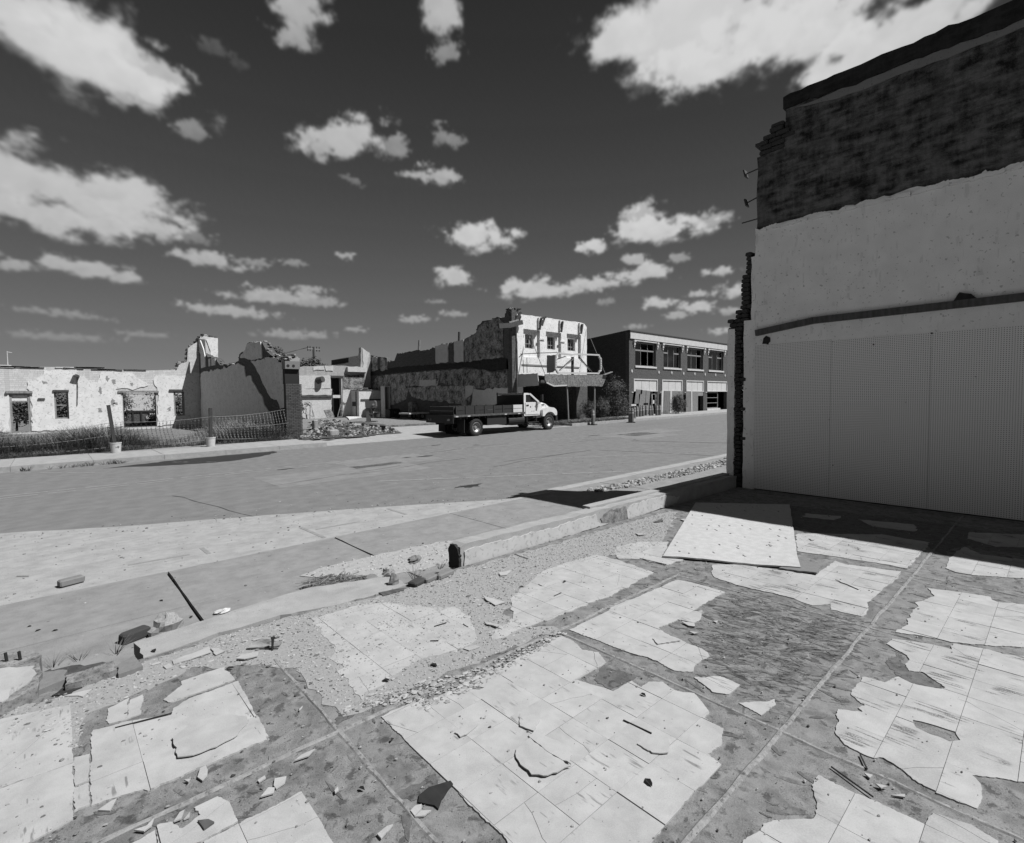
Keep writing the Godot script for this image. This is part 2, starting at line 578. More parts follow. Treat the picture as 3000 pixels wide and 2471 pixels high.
	# stained timber and ply
	var w1 := noise_bytes(512, 0.03, 15, 4, FastNoiseLite.TYPE_SIMPLEX_SMOOTH, Vector2(1, 10))
	var w2 := noise_bytes(512, 0.02, 16, 3)
	tex("wood", 512, func(i: int) -> float:
		return 0.72 + 0.55 * (w1[i] / 255.0 - 0.5) + 0.3 * (w2[i] / 255.0 - 0.5), 1.5)
	# distant masonry: courses of uneven tone, too fine to tell apart
	var br := PackedFloat32Array()
	br.resize(512 * 512)
	var r := RandomNumberGenerator.new()
	r.seed = 3
	for row in 32:
		var off := r.randi_range(0, 48)
		var tone := 0.8
		for x in 512:
			var bxx := (x + off) % 48
			if bxx == 0:
				tone = r.randf_range(0.55, 1.0)
			for y in 16:
				br[(row * 16 + y) * 512 + x] = 0.46 if (y < 2 or bxx < 2) else tone
	var f5 := noise_bytes(512, 0.2, 17, 2)
	tex("courses", 512, func(i: int) -> float:
		return br[i] * (0.8 + 0.5 * (f5[i] / 255.0 - 0.5)), 3.0)
	var bl := PackedFloat32Array()
	bl.resize(512 * 512)
	for row in 16:
		var off := r.randi_range(0, 60)
		var tone := 0.8
		var wdt := 50
		var k := 0
		for x in 512:
			k += 1
			if k > wdt:
				k = 0
				wdt = r.randi_range(30, 80)
				tone = r.randf_range(0.82, 1.0)
			for y in 32:
				var yy: int = y + int(f5[(x * 7 + off) % 512] / 90)
				bl[(row * 32 + y) * 512 + x] = 0.5 if (yy < 3 or k < 2) else tone
	tex("rubble_stone", 512, func(i: int) -> float:
		return bl[i] * (0.9 + 0.4 * (f5[i] / 255.0 - 0.5)), 4.0)
	# hardboard with holes an inch apart
	var pg := PackedFloat32Array()
	pg.resize(512 * 512)
	pg.fill(1.0)
	for hy in 8:
		for hx in 8:
			var dk := r.randf_range(0.03, 0.12)
			for y in range(-13, 14):
				for x in range(-13, 14):
					var q := sqrt(x * x + y * y)
					if q < 13.5:
						pg[(hy * 64 + 32 + y) * 512 + hx * 64 + 32 + x] = dk if q < 12.5 else 0.5
	tex("pegboard", 512, func(i: int) -> float:
		return pg[i] * (0.92 + 0.12 * (f5[i] / 255.0 - 0.5)))
	tex("fine", 512, func(i: int) -> float:
		return 0.85 + 0.35 * (f5[i] / 255.0 - 0.5) + 0.2 * (w2[i] / 255.0 - 0.5), 1.0)

func mat(name: String, g: float, texture := "", period := 1.0, rough_v := 0.9, bump := 0.0) -> StandardMaterial3D:
	var m := StandardMaterial3D.new()
	m.albedo_color = grey(g)
	m.roughness = rough_v
	if texture:
		m.albedo_texture = T[texture]
		m.uv1_triplanar = true
		m.uv1_world_triplanar = true
		m.uv1_scale = Vector3.ONE / period
		if bump > 0.0 and T.has(texture + "_n"):
			m.normal_enabled = true
			m.normal_texture = T[texture + "_n"]
			m.normal_scale = bump
	M[name] = m
	return m

func make_materials() -> void:
	mat("slab", 0.193, "slab", 1.9, 0.85, 0.6)
	mat("tile_0", 0.369, "tile", 1.7, 0.7)
	mat("tile_1", 0.377, "tile", 1.9, 0.7)
	mat("tile_2", 0.361, "tile", 1.5, 0.7)
	mat("tile_scuffed", 0.353, "tile_worn", 2.3, 0.75)
	mat("ridge", 0.271, "slab", 0.7, 0.9, 0.5)
	mat("walk", 0.242, "concrete", 2.4, 0.9, 0.5)
	mat("apron", 0.335, "concrete", 2.8, 0.9, 0.5)
	mat("far_walk", 0.344, "concrete", 3.1, 0.9, 0.5)
	mat("joint", 0.03, "fine", 0.5)
	mat("asphalt", 0.22, "asphalt", 2.6, 0.92, 0.5)
	mat("asphalt_new", 0.205, "asphalt", 1.7, 0.92, 0.5)
	mat("asphalt_pale", 0.26, "asphalt", 3.3, 0.92, 0.5)
	mat("marking", 0.326, "asphalt", 0.9, 0.8)
	mat("stain", 0.029, "asphalt", 1.1, 0.7)
	mat("dirt", 0.18, "slab", 4.0, 0.95, 0.5)
	mat("lot", 0.23, "slab", 3.3, 0.95, 0.5)
	mat("shop_plaster", 0.82, "plaster", 2.7, 0.85, 0.5)
	mat("tarred", 0.13, "tarred", 2.3, 0.9, 0.5)
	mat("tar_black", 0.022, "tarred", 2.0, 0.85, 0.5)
	mat("pegboard", 0.74, "pegboard", 0.2032, 0.8)
	mat("rail_wood", 0.091, "wood", 0.9, 0.85, 0.5)
	mat("dark_brick", 0.042, "fine", 0.6, 0.95, 0.6)
	mat("mid_brick", 0.18, "fine", 0.5, 0.95, 0.6)
	mat("pale_brick", 0.282, "fine", 0.5, 0.95, 0.6)
	mat("flashing", 0.2, "plaster", 1.9, 0.85)
	mat("plaster_dust", 0.36, "concrete", 0.6, 0.95, 0.8)
	mat("mastic_thin", 0.17, "slab", 0.9, 0.85, 0.5)
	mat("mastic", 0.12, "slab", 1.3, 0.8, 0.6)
	mat("stone", 0.328, "slab", 0.5, 0.95, 0.8)
	mat("sand", 0.279, "fine", 0.35, 0.95, 1.0)
	mat("steel", 0.03, "fine", 0.3, 0.6)
	mat("foam_board", 0.443, "fine", 1.1, 0.8)
	mat("stucco_white", 0.459, "peeling", 1.6, 0.9, 0.6)
	mat("stucco_grey", 0.271, "blotchy", 1.8, 0.95, 0.6)
	mat("ruin_stone", 0.6, "rubble_stone", 1.9, 0.95, 1.0)
	mat("ruin_plaster", 0.68, "peeling", 4.2, 0.92, 0.6)
	mat("dark_masonry", 0.11, "blotchy", 2.5, 0.95, 0.6)  # dark blotchy tone for bare masonry and other dark parts
	mat("pier_brick", 0.062, "fine", 0.7, 0.95, 0.6)
	mat("frame_pale", 0.272, "wood", 1.2, 0.8)
	mat("frame_dark", 0.066, "wood", 1.2, 0.85)
	mat("lot_plaster", 0.508, "peeling", 2.6, 0.92, 0.7)
	mat("lot_stone", 0.394, "rubble_stone", 1.8, 0.95, 1.0)
	mat("lot_grey", 0.282, "damp", 3.4, 0.92, 0.6)
	mat("block_white", 0.59, "peeling", 3.5, 0.9, 0.4)
	mat("old_render", 0.3, "blotchy", 2.6, 0.95, 0.7)
	mat("theatre_upper", 0.13, "courses", 1.6, 0.95, 0.8)
	mat("patch_a", 0.46, "damp", 5.2, 0.92, 0.6)
	mat("patch_b", 0.33, "damp", 4.3, 0.92, 0.6)
	mat("patch_c", 0.56, "plaster", 3.0, 0.92, 0.6)
	mat("theatre_white", 0.72, "peeling", 3.7, 0.88, 0.5)
	mat("theatre_band", 0.216, "fine", 1.0, 0.9)
	mat("theatre_brick", 0.133, "courses", 1.6, 0.95, 0.8)
	mat("canopy_metal", 0.24, "rusted", 2.2, 0.7, 0.5)
	mat("canopy_side", 0.4, "plaster", 1.9, 0.7, 0.5)
	mat("sign_metal", 0.492, "fine", 0.8, 0.6)
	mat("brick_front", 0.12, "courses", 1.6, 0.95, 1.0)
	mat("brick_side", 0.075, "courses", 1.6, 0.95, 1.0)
	mat("panel_white", 0.525, "plaster", 4.0, 0.8, 0.3)
	mat("ply_a", 0.184, "wood", 1.4, 0.85, 0.5)
	mat("ply_b", 0.272, "blotchy", 0.7, 0.85, 0.5)
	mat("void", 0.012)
	mat("truck_white", 0.66, "fine", 2.5, 0.35).clearcoat_enabled = true
	mat("truck_black", 0.012, "fine", 0.8, 0.7)
	mat("truck_glass", 0.012, "", 1.0, 0.08)
	mat("truck_wood", 0.022, "wood", 0.8, 0.85, 0.5)
	mat("rubber", 0.014, "fine", 0.3, 0.85)
	mat("rim", 0.299, "fine", 0.5, 0.45).metallic = 0.4
	mat("bucket", 0.508, "fine", 1.0, 0.5)
	mat("post", 0.046, "wood", 0.5, 0.9)
	mat("net_dark", 0.03)
	mat("net_pale", 0.22)
	mat("cone", 0.141, "fine", 0.5, 0.7)
	mat("cone_band", 0.373, "fine", 0.5, 0.5)
	mat("mixer", 0.19, "fine", 0.6, 0.4).metallic = 0.3
	mat("straw", 0.216, "wood", 0.3, 0.95)
	mat("soil", 0.066, "slab", 0.8, 0.95, 0.6)
	mat("scrap_dark", 0.017, "wood", 0.6, 0.85, 0.5)
	mat("bark", 0.042, "wood", 0.5, 0.95, 0.6)
	var gl := mat("glass", 0.017, "", 1.0, 0.06)
	gl.transparency = BaseMaterial3D.TRANSPARENCY_ALPHA
	gl.albedo_color = Color(0.05, 0.05, 0.05, 0.45)
	for k in [["leaf", 0.055], ["leaf_light", 0.11], ["grass", 0.12]]:
		var m := mat(k[0], k[1], "", 1.0, 0.75)
		m.cull_mode = BaseMaterial3D.CULL_DISABLED
		m.backlight_enabled = true
		m.backlight = grey(k[1] * 0.5)
	for k in ["chips", "grass_multi", "stems"]:
		var m := mat(k, 0.82, "", 1.0, 0.92)
		m.vertex_color_use_as_albedo = true
		m.cull_mode = BaseMaterial3D.CULL_DISABLED

# ------------------------------------------------------------------ ground, street, pavements

func strip(st: SurfaceTool, base: float, a: Vector2, b: Vector2, w: float, lift: float) -> void:
	var d := (b - a).normalized().orthogonal() * w * 0.5
	ext(st, PackedVector2Array([a - d, b - d, b + d, a + d]), lift - 0.002, lift, slope(base))

func build_ground() -> void:
	var st := sto()
	ext(st, rect(-320, -320, 320, 320), -0.4, 0.0, slope(-0.47))
	struct("ground", st, M.dirt)
	st = sto()
	ext(st, rect(-120, -22.4, 160, -6.0), -0.09, 0.0, slope(-0.36))
	var road := struct("road", st, M.asphalt, "worn grey asphalt street with faded parking lines")
	# faded lines: angled parking bays on this side, a worn centre line
	var lines := [5.76, -11.12, 11.01, -7.58, 11.18, -11.31, 16.05, -7.98, 4.33, -10.95, 2.92, -11.81]
	for k in 2:
		var a := Vector2(lines[k * 4], lines[k * 4 + 1])
		var b := Vector2(lines[k * 4 + 2], lines[k * 4 + 3])
		worn_line(road, a, b, 0.11, 0.94)
	var step := Vector2(5.6, -0.4)
	for k in range(2, 5):
		var a := Vector2(lines[4], lines[5]) + step * (k - 1)
		var b := Vector2(lines[6], lines[7]) + step * (k - 1)
		worn_line(road, a, b, 0.11, 0.9)
	worn_line(road, Vector2(-14, -15.25), Vector2(58, -15.25), 0.1, 0.8)
	worn_line(road, Vector2(-14, -15.6), Vector2(58, -15.6), 0.1, 0.62)
	for k in 5:
		var x := -7.0 + k * 3.1
		worn_line(road, Vector2(x, -20.6), Vector2(x + 1.8, -18.6), 0.1, 0.7)
	st = sto()
	ext(st, rough(pv([1.15, -19.77, 2.2, -20.07, 3.2, -20.49, 4.47, -20.62, 5.39, -20.67, 6.37, -20.73, 6.42, -20.29, 5.58, -19.28, 4.53, -18.62, 3.64, -18.62, 2.77, -18.92, 1.95, -19.4]), 0.2, 0.07, 5), 0.0, 0.004, slope(-0.36))
	obj("wet_stain", st, M.stain, road)
	var cr := RandomNumberGenerator.new()
	cr.seed = 61
	for k in 9:                               # tar-filled cracks
		st = sto()
		var p := Vector2(cr.randf_range(-2, 22), cr.randf_range(-17, -8.5))
		var dir := Vector2(1, cr.randf_range(-0.25, 0.25)) if k % 3 else Vector2(0.2, 1)
		for j in 9:
			var q := p + dir.normalized() * 0.45 + Vector2(cr.randf_range(-0.06, 0.06), cr.randf_range(-0.09, 0.09))
			strip(st, -0.36, p, q, cr.randf_range(0.008, 0.028), 0.004)
			p = q
		obj("crack", st, M.stain, road)
	st = sto()
	var long_crack := pv([18.18, -12.42, 18.57, -11.36, 18.87, -10.46, 19.16, -9.6, 19.57, -8.83])
	for j in 4:
		strip(st, -0.36, long_crack[j], long_crack[j + 1], 0.07, 0.004)
	obj("crack", st, M.stain, road)
	for k in 7:                               # squared asphalt repairs
		var c := Vector2(cr.randf_range(-2, 30), cr.randf_range(-18.5, -8.5))
		var sz := Vector2(cr.randf_range(0.6, 3.0), cr.randf_range(0.4, 1.2))
		st = sto()
		ext(st, rough(rect(c.x - sz.x, c.y - sz.y, c.x + sz.x, c.y + sz.y), 0.2, 0.05, 700 + k), -0.002, 0.002, slope(-0.36))
		obj("asphalt_repair", st, M.asphalt_new if k % 2 else M.asphalt_pale, road)
	for k in 26:                              # oil drips and flattened scraps
		var c := Vector2(cr.randf_range(-1, 26), cr.randf_range(-19.5, -8.0))
		var rr := cr.randf_range(0.05, 0.22)
		var q := PackedVector2Array()
		for n in 12:
			q.append(c + Vector2(cos(TAU * n / 12.0) * rr * cr.randf_range(0.7, 2.4), sin(TAU * n / 12.0) * rr * cr.randf_range(0.4, 1.0)))
		st = sto()
		ext(st, rough(q, 0.04, 0.02, 800 + k), -0.002, 0.0035, slope(-0.36))
		obj("oil_spot", st, M.stain if k % 3 == 0 else M.asphalt_new, road)
	# the pavement on this side
	var pave := Node3D.new()
	pave.name = "pavement"
	pave.set_meta("kind", "structure")
	add_child(pave)
	st = sto()
	ext(st, rect(-12, -6.9, 60, -4.27), -0.16, 0.0, slope(-0.318))
	obj("bedding", st, M.joint, pave)
	var xs := [-9.0, -7.05, -5.05, -3.05, -1.05, 0.92, 2.86, 4.82, 6.8, 8.78, 10.76, 12.74, 14.7, 16.7, 18.7, 20.7, 24.7, 28.7, 34.0, 46.0]
	for i in xs.size() - 1:
		var g := 0.016 if i == 4 or i == 5 else 0.006
		for band in [[-5.52, -4.28], [-6.82, -5.526]]:
			st = sto()
			var p := rect(xs[i] + g, band[0], xs[i + 1] - g, band[1])
			ext(st, rough(p, 0.25, 0.004, i), -0.05, cr.randf_range(-0.002, 0.003), slope(-0.28))
			obj("paving_slab", st, M.walk, pave)
	# the paler corner apron that runs out to the kerb
	st = sto()
	var ap := pv([-4.942, -12.491, -0.603, -10.726, 0.549, -10.008, 2.635, -8.976, 4.6, -7.951, 5.884, -7.216, 6.353, -6.982])
	var poly := PackedVector2Array([Vector2(-9, -6.83), Vector2(6.6, -6.83), Vector2(6.7, -6.95)])
	for i in range(ap.size() - 1, 0, -1):
		poly.append(ap[i])
	poly.append(Vector2(-9, ap[1].y + (ap[1].y - ap[3].y) / (ap[1].x - ap[3].x) * (-9 - ap[1].x)))
	ext(st, rough(poly, 0.22, 0.022, 3), -0.09, 0.0, slope(-0.286))
	struct("corner_apron", st, M.apron)
	st = sto()
	ext(st, rough(rect(6.72, -7.1, 46, -6.83), 0.3, 0.015, 4), -0.09, 0.004, slope(-0.28))
	struct("kerb", st, M.apron)
	var marks := thing("chalk_marks", "pale worn paint strokes on the corner apron", "marking")
	for q in [[2.848, -7.442, 3.516, -7.418], [0.627, -7.453, 1.241, -7.399], [1.413, -7.612, 1.425, -7.25], [4.285, -7.928, 4.284, -7.301], [2.73, -7.733, 2.759, -6.911]]:
		st = sto()
		strip(st, -0.286, Vector2(q[0], q[1]), Vector2(q[2], q[3]), 0.05, 0.003)
		obj("stroke", st, M.marking, marks)
	# far side
	var fp := Node3D.new()
	fp.name = "far_pavement"
	fp.set_meta("kind", "structure")
	add_child(fp)
	st = sto()
	ext(st, rect(-40, -24.1, 8.55, -21.25), -0.3, 0.0, slope(-0.225))
	obj("bedding", st, M.joint, fp)
	for i in 24:
		var x := -37.0 + i * 1.9
		if x + 1.9 > 9.0:
			break
		st = sto()
		ext(st, rect(x + 0.006, -24.15, x + 1.894, -21.22), -0.1, cr.randf_range(-0.003, 0.003), slope(-0.2))
		obj("paving_slab", st, M.far_walk, fp)
		st = sto()
		ext(st, rect(x + 0.004, -21.215, x + 1.896, -21.0), -0.2, 0.005, slope(-0.2))
		obj("kerb_stone", st, M.far_walk, fp)
	for i in 26:
		var x := 24.3 + i * 1.9
		st = sto()
		ext(st, rect(x + 0.006, -24.55, x + 1.894, -21.22), -0.2, cr.randf_range(-0.003, 0.003), slope(-0.2))
		obj("paving_slab", st, M.far_walk, fp)
		st = sto()
		ext(st, rect(x + 0.004, -21.215, x + 1.896, -21.0), -0.2, 0.005, slope(-0.2))
		obj("kerb_stone", st, M.far_walk, fp)
	# crossing into the cleared lot, then its floor slab
	st = sto()
	hull8(st, [Vector3(8.62, -0.6, -27.6), Vector3(24.3, -0.6, -27.6), Vector3(24.3, -0.6, -21.0), Vector3(8.62, -0.6, -21.0), Vector3(8.62, -0.03, -27.6), Vector3(24.3, -0.0, -27.6), Vector3(24.3, road_y(24.3) + 0.02, -21.0), Vector3(8.62, road_y(8.62) + 0.02, -21.0)])
	struct("lot_crossing", st, M.far_walk)
	st = sto()
	ext(st, rough(rect(9.2, -44.5, 22.6, -27.9), 0.5, 0.12, 8), -0.5, 0.0, fy(0.1))
	struct("lot_floor", st, M.lot)
	st = sto()
	ext(st, rect(-40, -44.0, 8.4, -24.12), -0.2, 0.0, fy(-0.24))
	struct("weedy_lot", st, M.dirt)

func worn_line(parent: Node, a: Vector2, b: Vector2, w: float, keep: float) -> void:
	var st := sto()
	var n := int(a.distance_to(b) / 0.16)
	for i in n:
		if rng.randf() > keep:
			continue
		strip(st, -0.36, a.lerp(b, (i + 0.02) / n), a.lerp(b, (i + 1.0) / n), w * rng.randf_range(0.75, 1.1), 0.004)
	obj("painted_line", st, M.marking, parent)

# ------------------------------------------------------------------ the shop floor and its tiles

func build_floor() -> void:
	var st := sto()
	ext(st, rect(-9, -3.96, 9.12, 9), -0.5, 0.0, fy(0.0))
	var fl := struct("floor", st, M.slab, "bare shop floor slab with patches of broken white tile")
	# raised mortar ridges left between the bays
	for l in [[-3.0, -2.41, 4.25, -2.38], [-4.0, -0.9, 9.0, -0.91], [1.0, -3.35, 1.0, 4.0], [2.58, -2.4, 2.58, 4.0], [4.2, -2.38, 4.2, 3.0], [5.72, -0.9, 5.72, 3.0], [-0.55, -2.41, -0.55, 3.0]]:
		ridge(fl, Vector2(l[0], l[1]), Vector2(l[2], l[3]))
	# black adhesive patches; the one along the wall also paints in its shade
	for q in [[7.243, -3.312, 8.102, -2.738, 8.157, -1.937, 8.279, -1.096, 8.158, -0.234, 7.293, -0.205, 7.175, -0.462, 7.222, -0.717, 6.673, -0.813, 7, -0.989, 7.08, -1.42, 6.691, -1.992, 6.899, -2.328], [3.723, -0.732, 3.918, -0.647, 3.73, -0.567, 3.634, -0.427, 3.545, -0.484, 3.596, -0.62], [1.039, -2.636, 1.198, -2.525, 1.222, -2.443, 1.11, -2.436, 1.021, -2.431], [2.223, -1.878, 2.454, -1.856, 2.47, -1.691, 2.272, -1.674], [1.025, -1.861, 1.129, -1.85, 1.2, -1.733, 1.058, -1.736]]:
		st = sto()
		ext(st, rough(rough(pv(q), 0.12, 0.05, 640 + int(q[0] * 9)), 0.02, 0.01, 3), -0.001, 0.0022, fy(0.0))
		obj("adhesive_shade_patch", st, M.mastic, fl)
	var sr := RandomNumberGenerator.new()
	sr.seed = 83
	var bay := pv([4.074, -1.857, 4.184, -1.522, 4.277, -1.028, 4.08, -0.908, 3.119, -0.916, 2.935, -0.958, 2.75, -1.16, 2.816, -1.375, 3.28, -1.632])
	var whole := PackedVector2Array([Vector2(-1.2, -3.2), Vector2(8.9, -3.7), Vector2(8.9, 0.8), Vector2(-1.2, 0.8)])
	for layer in 2:                           # trowel smears of old adhesive
		st = sto()
		for i in 1150:
			var c := in_poly(bay if i % 5 < 2 else whole) + Vector2(sr.randfn(), sr.randfn()) * 0.1
			var l := 0.012 + 0.09 * pow(sr.randf(), 2.2)
			var w := l * sr.randf_range(0.08, 0.28)
			var a := 1.2 + sr.randfn() * 0.45
			var q := PackedVector2Array()
			for n in 11:
				var t := TAU * n / 11.0
				q.append(c + Vector2(cos(t) * l * sr.randf_range(0.6, 1.1), sin(t) * w * sr.randf_range(0.5, 1.3)).rotated(a))
			ext(st, q, -0.001, 0.0012 + 0.0009 * layer, fy(0.0))
		obj("adhesive_smears", st, M.mastic if layer else M.mastic_thin, fl).set_meta("kind", "stuff")
	var X0 := 1.2
	var PX := 0.239
	var Z0 := -1.218
	var PZ := 0.2235
	var patches := [
		# the big patch in the middle bay
		[[1.208, -2.353, 1.343, -2.348, 1.444, -2.333, 1.458, -2.299, 1.613, -2.298, 1.681, -2.245, 1.726, -2.192, 1.764, -2.188, 1.709, -2.274, 1.736, -2.317, 1.923, -2.297, 2.342, -2.297, 2.446, -2.322, 2.553, -2.3, 2.547, -2.193, 2.502, -2.086, 2.544, -1.987, 2.485, -1.879, 2.223, -1.878, 2.259, -1.664, 2.419, -1.657, 2.41, -1.586, 2.488, -1.579, 2.537, -1.524, 2.514, -1.423, 2.568, -1.345, 2.466, -1.208, 2.401, -1.202, 2.394, -1.101, 2.271, -1.058, 2.166, -1.065, 2.145, -0.989, 1.91, -0.998, 1.684, -0.993, 1.583, -0.991, 1.227, -0.836, 1.025, -1.1, 1.191, -1.352], 0, 0.004],
		# left bays
		[[0.034, -3.607, 0.021, -3.015, -0.214, -3.035, -0.31, -3.043, -0.318, -3.714, -0.204, -3.688], 1, 0.003],
		[[0.021, -3.006, 0.012, -2.597, -0.115, -2.575, -0.197, -2.239, -0.362, -2.393, -0.309, -3.037, -0.214, -3.027], 1, 0.003],
		[[0.1, -3.241, 0.266, -3.206, 0.416, -3.129, 0.431, -3.182, 0.499, -3.228, 0.759, -3.234, 0.744, -2.895, 0.728, -2.573, 0.487, -2.576, 0.249, -2.577, 0.241, -2.598, 0.068, -2.642, 0.073, -2.799, 0.069, -2.822], 2, 0.004],
		[[0.428, -3.254, 0.753, -3.263, 0.738, -3.477, 0.506, -3.462, 0.507, -3.416, 0.407, -3.315], 3, 0.004],
		[[0.028, -3.058, 0.081, -3.037, 0.066, -2.824, 0.021, -2.823], 3, 0.003],
		[[0.018, -2.807, 0.065, -2.806, 0.061, -2.651, 0.013, -2.644], 3, 0.003],
		[[0.173, -3.426, 0.264, -3.471, 0.236, -3.244, 0.168, -3.254, 0.161, -3.306], 3, 0.006],
		[[0.269, -3.446, 0.335, -3.446, 0.298, -3.25, 0.243, -3.238], 3, 0.006],
		[[0.25, -2.343, 0.288, -2.315, 0.314, -2.247, 0.376, -2.276, 0.373, -2.334, 0.454, -2.337, 0.495, -2.253, 0.482, -2.141, 0.335, -2.127, 0.2, -1.869], 0, 0.006],
		[[0.486, -2.126, 0.725, -2.118, 0.719, -1.883, 0.718, -1.815, 0.713, -1.391, 0.237, -1.834, 0.366, -2.125], 0, 0.004],
		[[0.122, -2.299, 0.24, -2.311, 0.194, -1.874, 0.051, -2.008], 0, 0.004],
		# rubble-strewn patch by the sill
		[[1.391, -3.789, 1.745, -3.777, 1.952, -3.688, 2.07, -3.485, 2.174, -3.32, 2.285, -3.214, 2.277, -2.977, 2.089, -2.663, 1.95, -2.642, 1.67, -2.708, 1.489, -2.672, 1.351, -2.614, 1.24, -2.61, 1.202, -2.542, 1.227, -2.947, 1.279, -2.948, 1.261, -3.099, 1.345, -3.22, 1.352, -3.45], 0, 0.012],
		[[3.961, -3.309, 4.164, -3.261, 4.177, -3.026, 4.111, -2.559, 3.411, -2.504, 2.657, -2.546, 2.54, -2.565, 2.169, -2.58, 2.167, -2.646, 2.504, -2.75, 2.733, -3.039, 3.399, -3.315], 0, 0.012],
		[[4.531, -3.303, 4.879, -3.224, 5.111, -2.995, 4.64, -2.793, 4.662, -2.551, 4.37, -2.595, 4.349, -2.893, 4.21, -3.03, 4.328, -3.176], 0, 0.01],
		[[2.658, -2.327, 3.018, -2.335, 3.231, -2.357, 4.095, -2.311, 4.123, -2.156, 4.122, -1.889, 3.731, -1.896, 3.56, -1.893, 3.617, -1.838, 3.497, -1.777, 3.375, -1.782, 3.361, -1.869, 3.134, -1.924, 3.09, -1.846, 3.084, -1.721, 3.074, -1.668, 3.059, -1.502, 3.015, -1.473, 2.884, -1.498, 2.77, -1.464, 2.698, -1.554, 2.732, -1.676, 2.725, -1.684, 2.675, -1.914, 2.672, -2.115], 0, 0.007],
		# right bays
		[[4.715, -2.29, 4.921, -2.088, 4.991, -1.819, 5.121, -1.503, 5.686, -1.511, 5.618, -1.408, 5.757, -0.996, 5.51, -0.981, 5.286, -0.995, 4.7, -1.024, 4.529, -0.979, 4.374, -0.982, 4.345, -1.182, 4.456, -1.206, 4.334, -1.296, 4.381, -1.501, 4.344, -1.876, 4.385, -2.11, 4.465, -2.178], 4, 0.008],
		[[6.486, -2.133, 7.131, -1.43, 7.11, -0.988, 6.802, -0.977, 5.896, -0.975, 5.891, -1.225, 5.828, -1.55, 5.737, -1.874], 4, 0.009],
		[[7.797, -1.805, 7.962, -1.267, 7.815, -1.204, 7.569, -1.184, 7.499, -1.588], 4, 0.012],
		[[7.701, -2.396, 7.824, -2.018, 7.543, -2.013, 7.446, -2.365], 4, 0.015],
		[[6.551, -0.752, 7.174, -0.712, 6.942, -0.55, 7.094, 0.192, 6.567, 0.181, 6.096, -0.518, 6.071, -0.652, 6.153, -0.725], 4, 0.008],
		[[7.953, -0.74, 8.621, 0.224, 8.01, 0.211, 7.411, -0.479, 7.605, -0.723], 4, 0.008],
		[[5.407, -0.75, 5.482, -0.585, 5.538, -0.383, 5.421, -0.329, 5.785, 0.205, 4.934, 0.181, 4.459, -0.273, 4.421, -0.346, 4.326, -0.474, 4.319, -0.597, 4.237, -0.758, 4.447, -0.728, 4.662, -0.752, 4.895, -0.73, 4.968, -0.766, 5.231, -0.68], 4, 0.008],
		[[4.009, -0.758, 4.117, -0.752, 4.154, -0.677, 4.196, -0.579, 4.206, -0.46, 4.318, -0.463, 4.37, -0.304, 4.356, -0.229, 4.639, 0.173, 3.112, 0.131, 2.894, -0.195, 2.872, -0.231, 2.83, -0.208, 2.764, -0.196, 2.637, -0.203, 2.633, -0.319, 2.643, -0.392, 2.693, -0.456, 2.711, -0.525, 2.676, -0.54, 2.692, -0.661, 2.755, -0.719, 2.87, -0.737, 2.908, -0.756, 2.976, -0.761, 3.041, -0.67, 3.065, -0.688, 3.114, -0.678, 3.172, -0.76, 3.433, -0.76, 3.45, -0.658, 3.574, -0.625, 3.547, -0.538, 3.597, -0.422, 3.634, -0.414, 3.736, -0.531, 3.704, -0.591, 3.771, -0.622, 3.85, -0.611, 3.918, -0.647], 4, 0.006],
		[[2.303, -0.689, 2.39, -0.685, 2.389, -0.548, 2.393, -0.473, 2.407, -0.354, 2.402, -0.32, 2.484, -0.32, 2.526, -0.204, 2.496, -0.136, 2.057, -0.062, 1.432, -0.644, 1.825, -0.764, 1.924, -0.732, 1.958, -0.749, 2.127, -0.617, 2.202, -0.625], 4, 0.006],
		[[2.71, -1.432, 2.829, -1.333, 2.831, -1.217, 2.694, -1.212, 2.657, -1.274], 3, 0.007],
		[[2.665, -1.139, 2.778, -1.044, 2.828, -1.022, 2.781, -1.005, 2.647, -1.014, 2.649, -1.106], 3, 0.007],
	]
	var gaps := [[3.151, -0.482, 3.183, -0.325, 3.116, -0.299, 3.072, -0.341, 3.081, -0.463], [4.296, -0.226, 4.313, -0.13, 4.218, -0.127, 4.173, -0.201], [2.203, -1.886, 2.469, -1.867, 2.533, -1.781, 2.541, -1.672, 2.266, -1.669]]
	var lots := [["tile_0", "tile_1", "tile_2"], ["tile_0", "tile_2"], ["tile_0", "tile_1"], ["tile_0"], ["tile_0", "tile_scuffed", "tile_scuffed"]]
	var pick := RandomNumberGenerator.new()
	pick.seed = 40
	var made := []
	var sd := 100
	for pt in patches:
		sd += 1
		var outline := rough(rough(pv(pt[0]), 0.05, pt[2] * 1.3, sd), 0.011, 0.0032, sd + 50)
		var kind: int = pt[1]
		var lo := outline[0]
		var hi := outline[0]
		for p in outline:
			lo = lo.min(p)
			hi = hi.max(p)
		var gx := X0
		var gz := Z0
		var px := PX
		var pz := PZ
		if kind == 1:
			gx = -0.52; gz = -3.02; px = 0.545; pz = 0.62
		elif kind == 2:
			gx = 0.255; gz = -2.80; px = 0.472; pz = 0.45
		elif kind == 4:
			gx = 2.88; px = 0.241
		elif kind == 3:
			gx = lo.x - 0.01; gz = lo.y - 0.01; px = 2.0; pz = 2.0
		var i0 := int(floor((lo.x - gx) / px))
		var i1 := int(ceil((hi.x - gx) / px))
		var j0 := int(floor((lo.y - gz) / pz))
		var j1 := int(ceil((hi.y - gz) / pz))
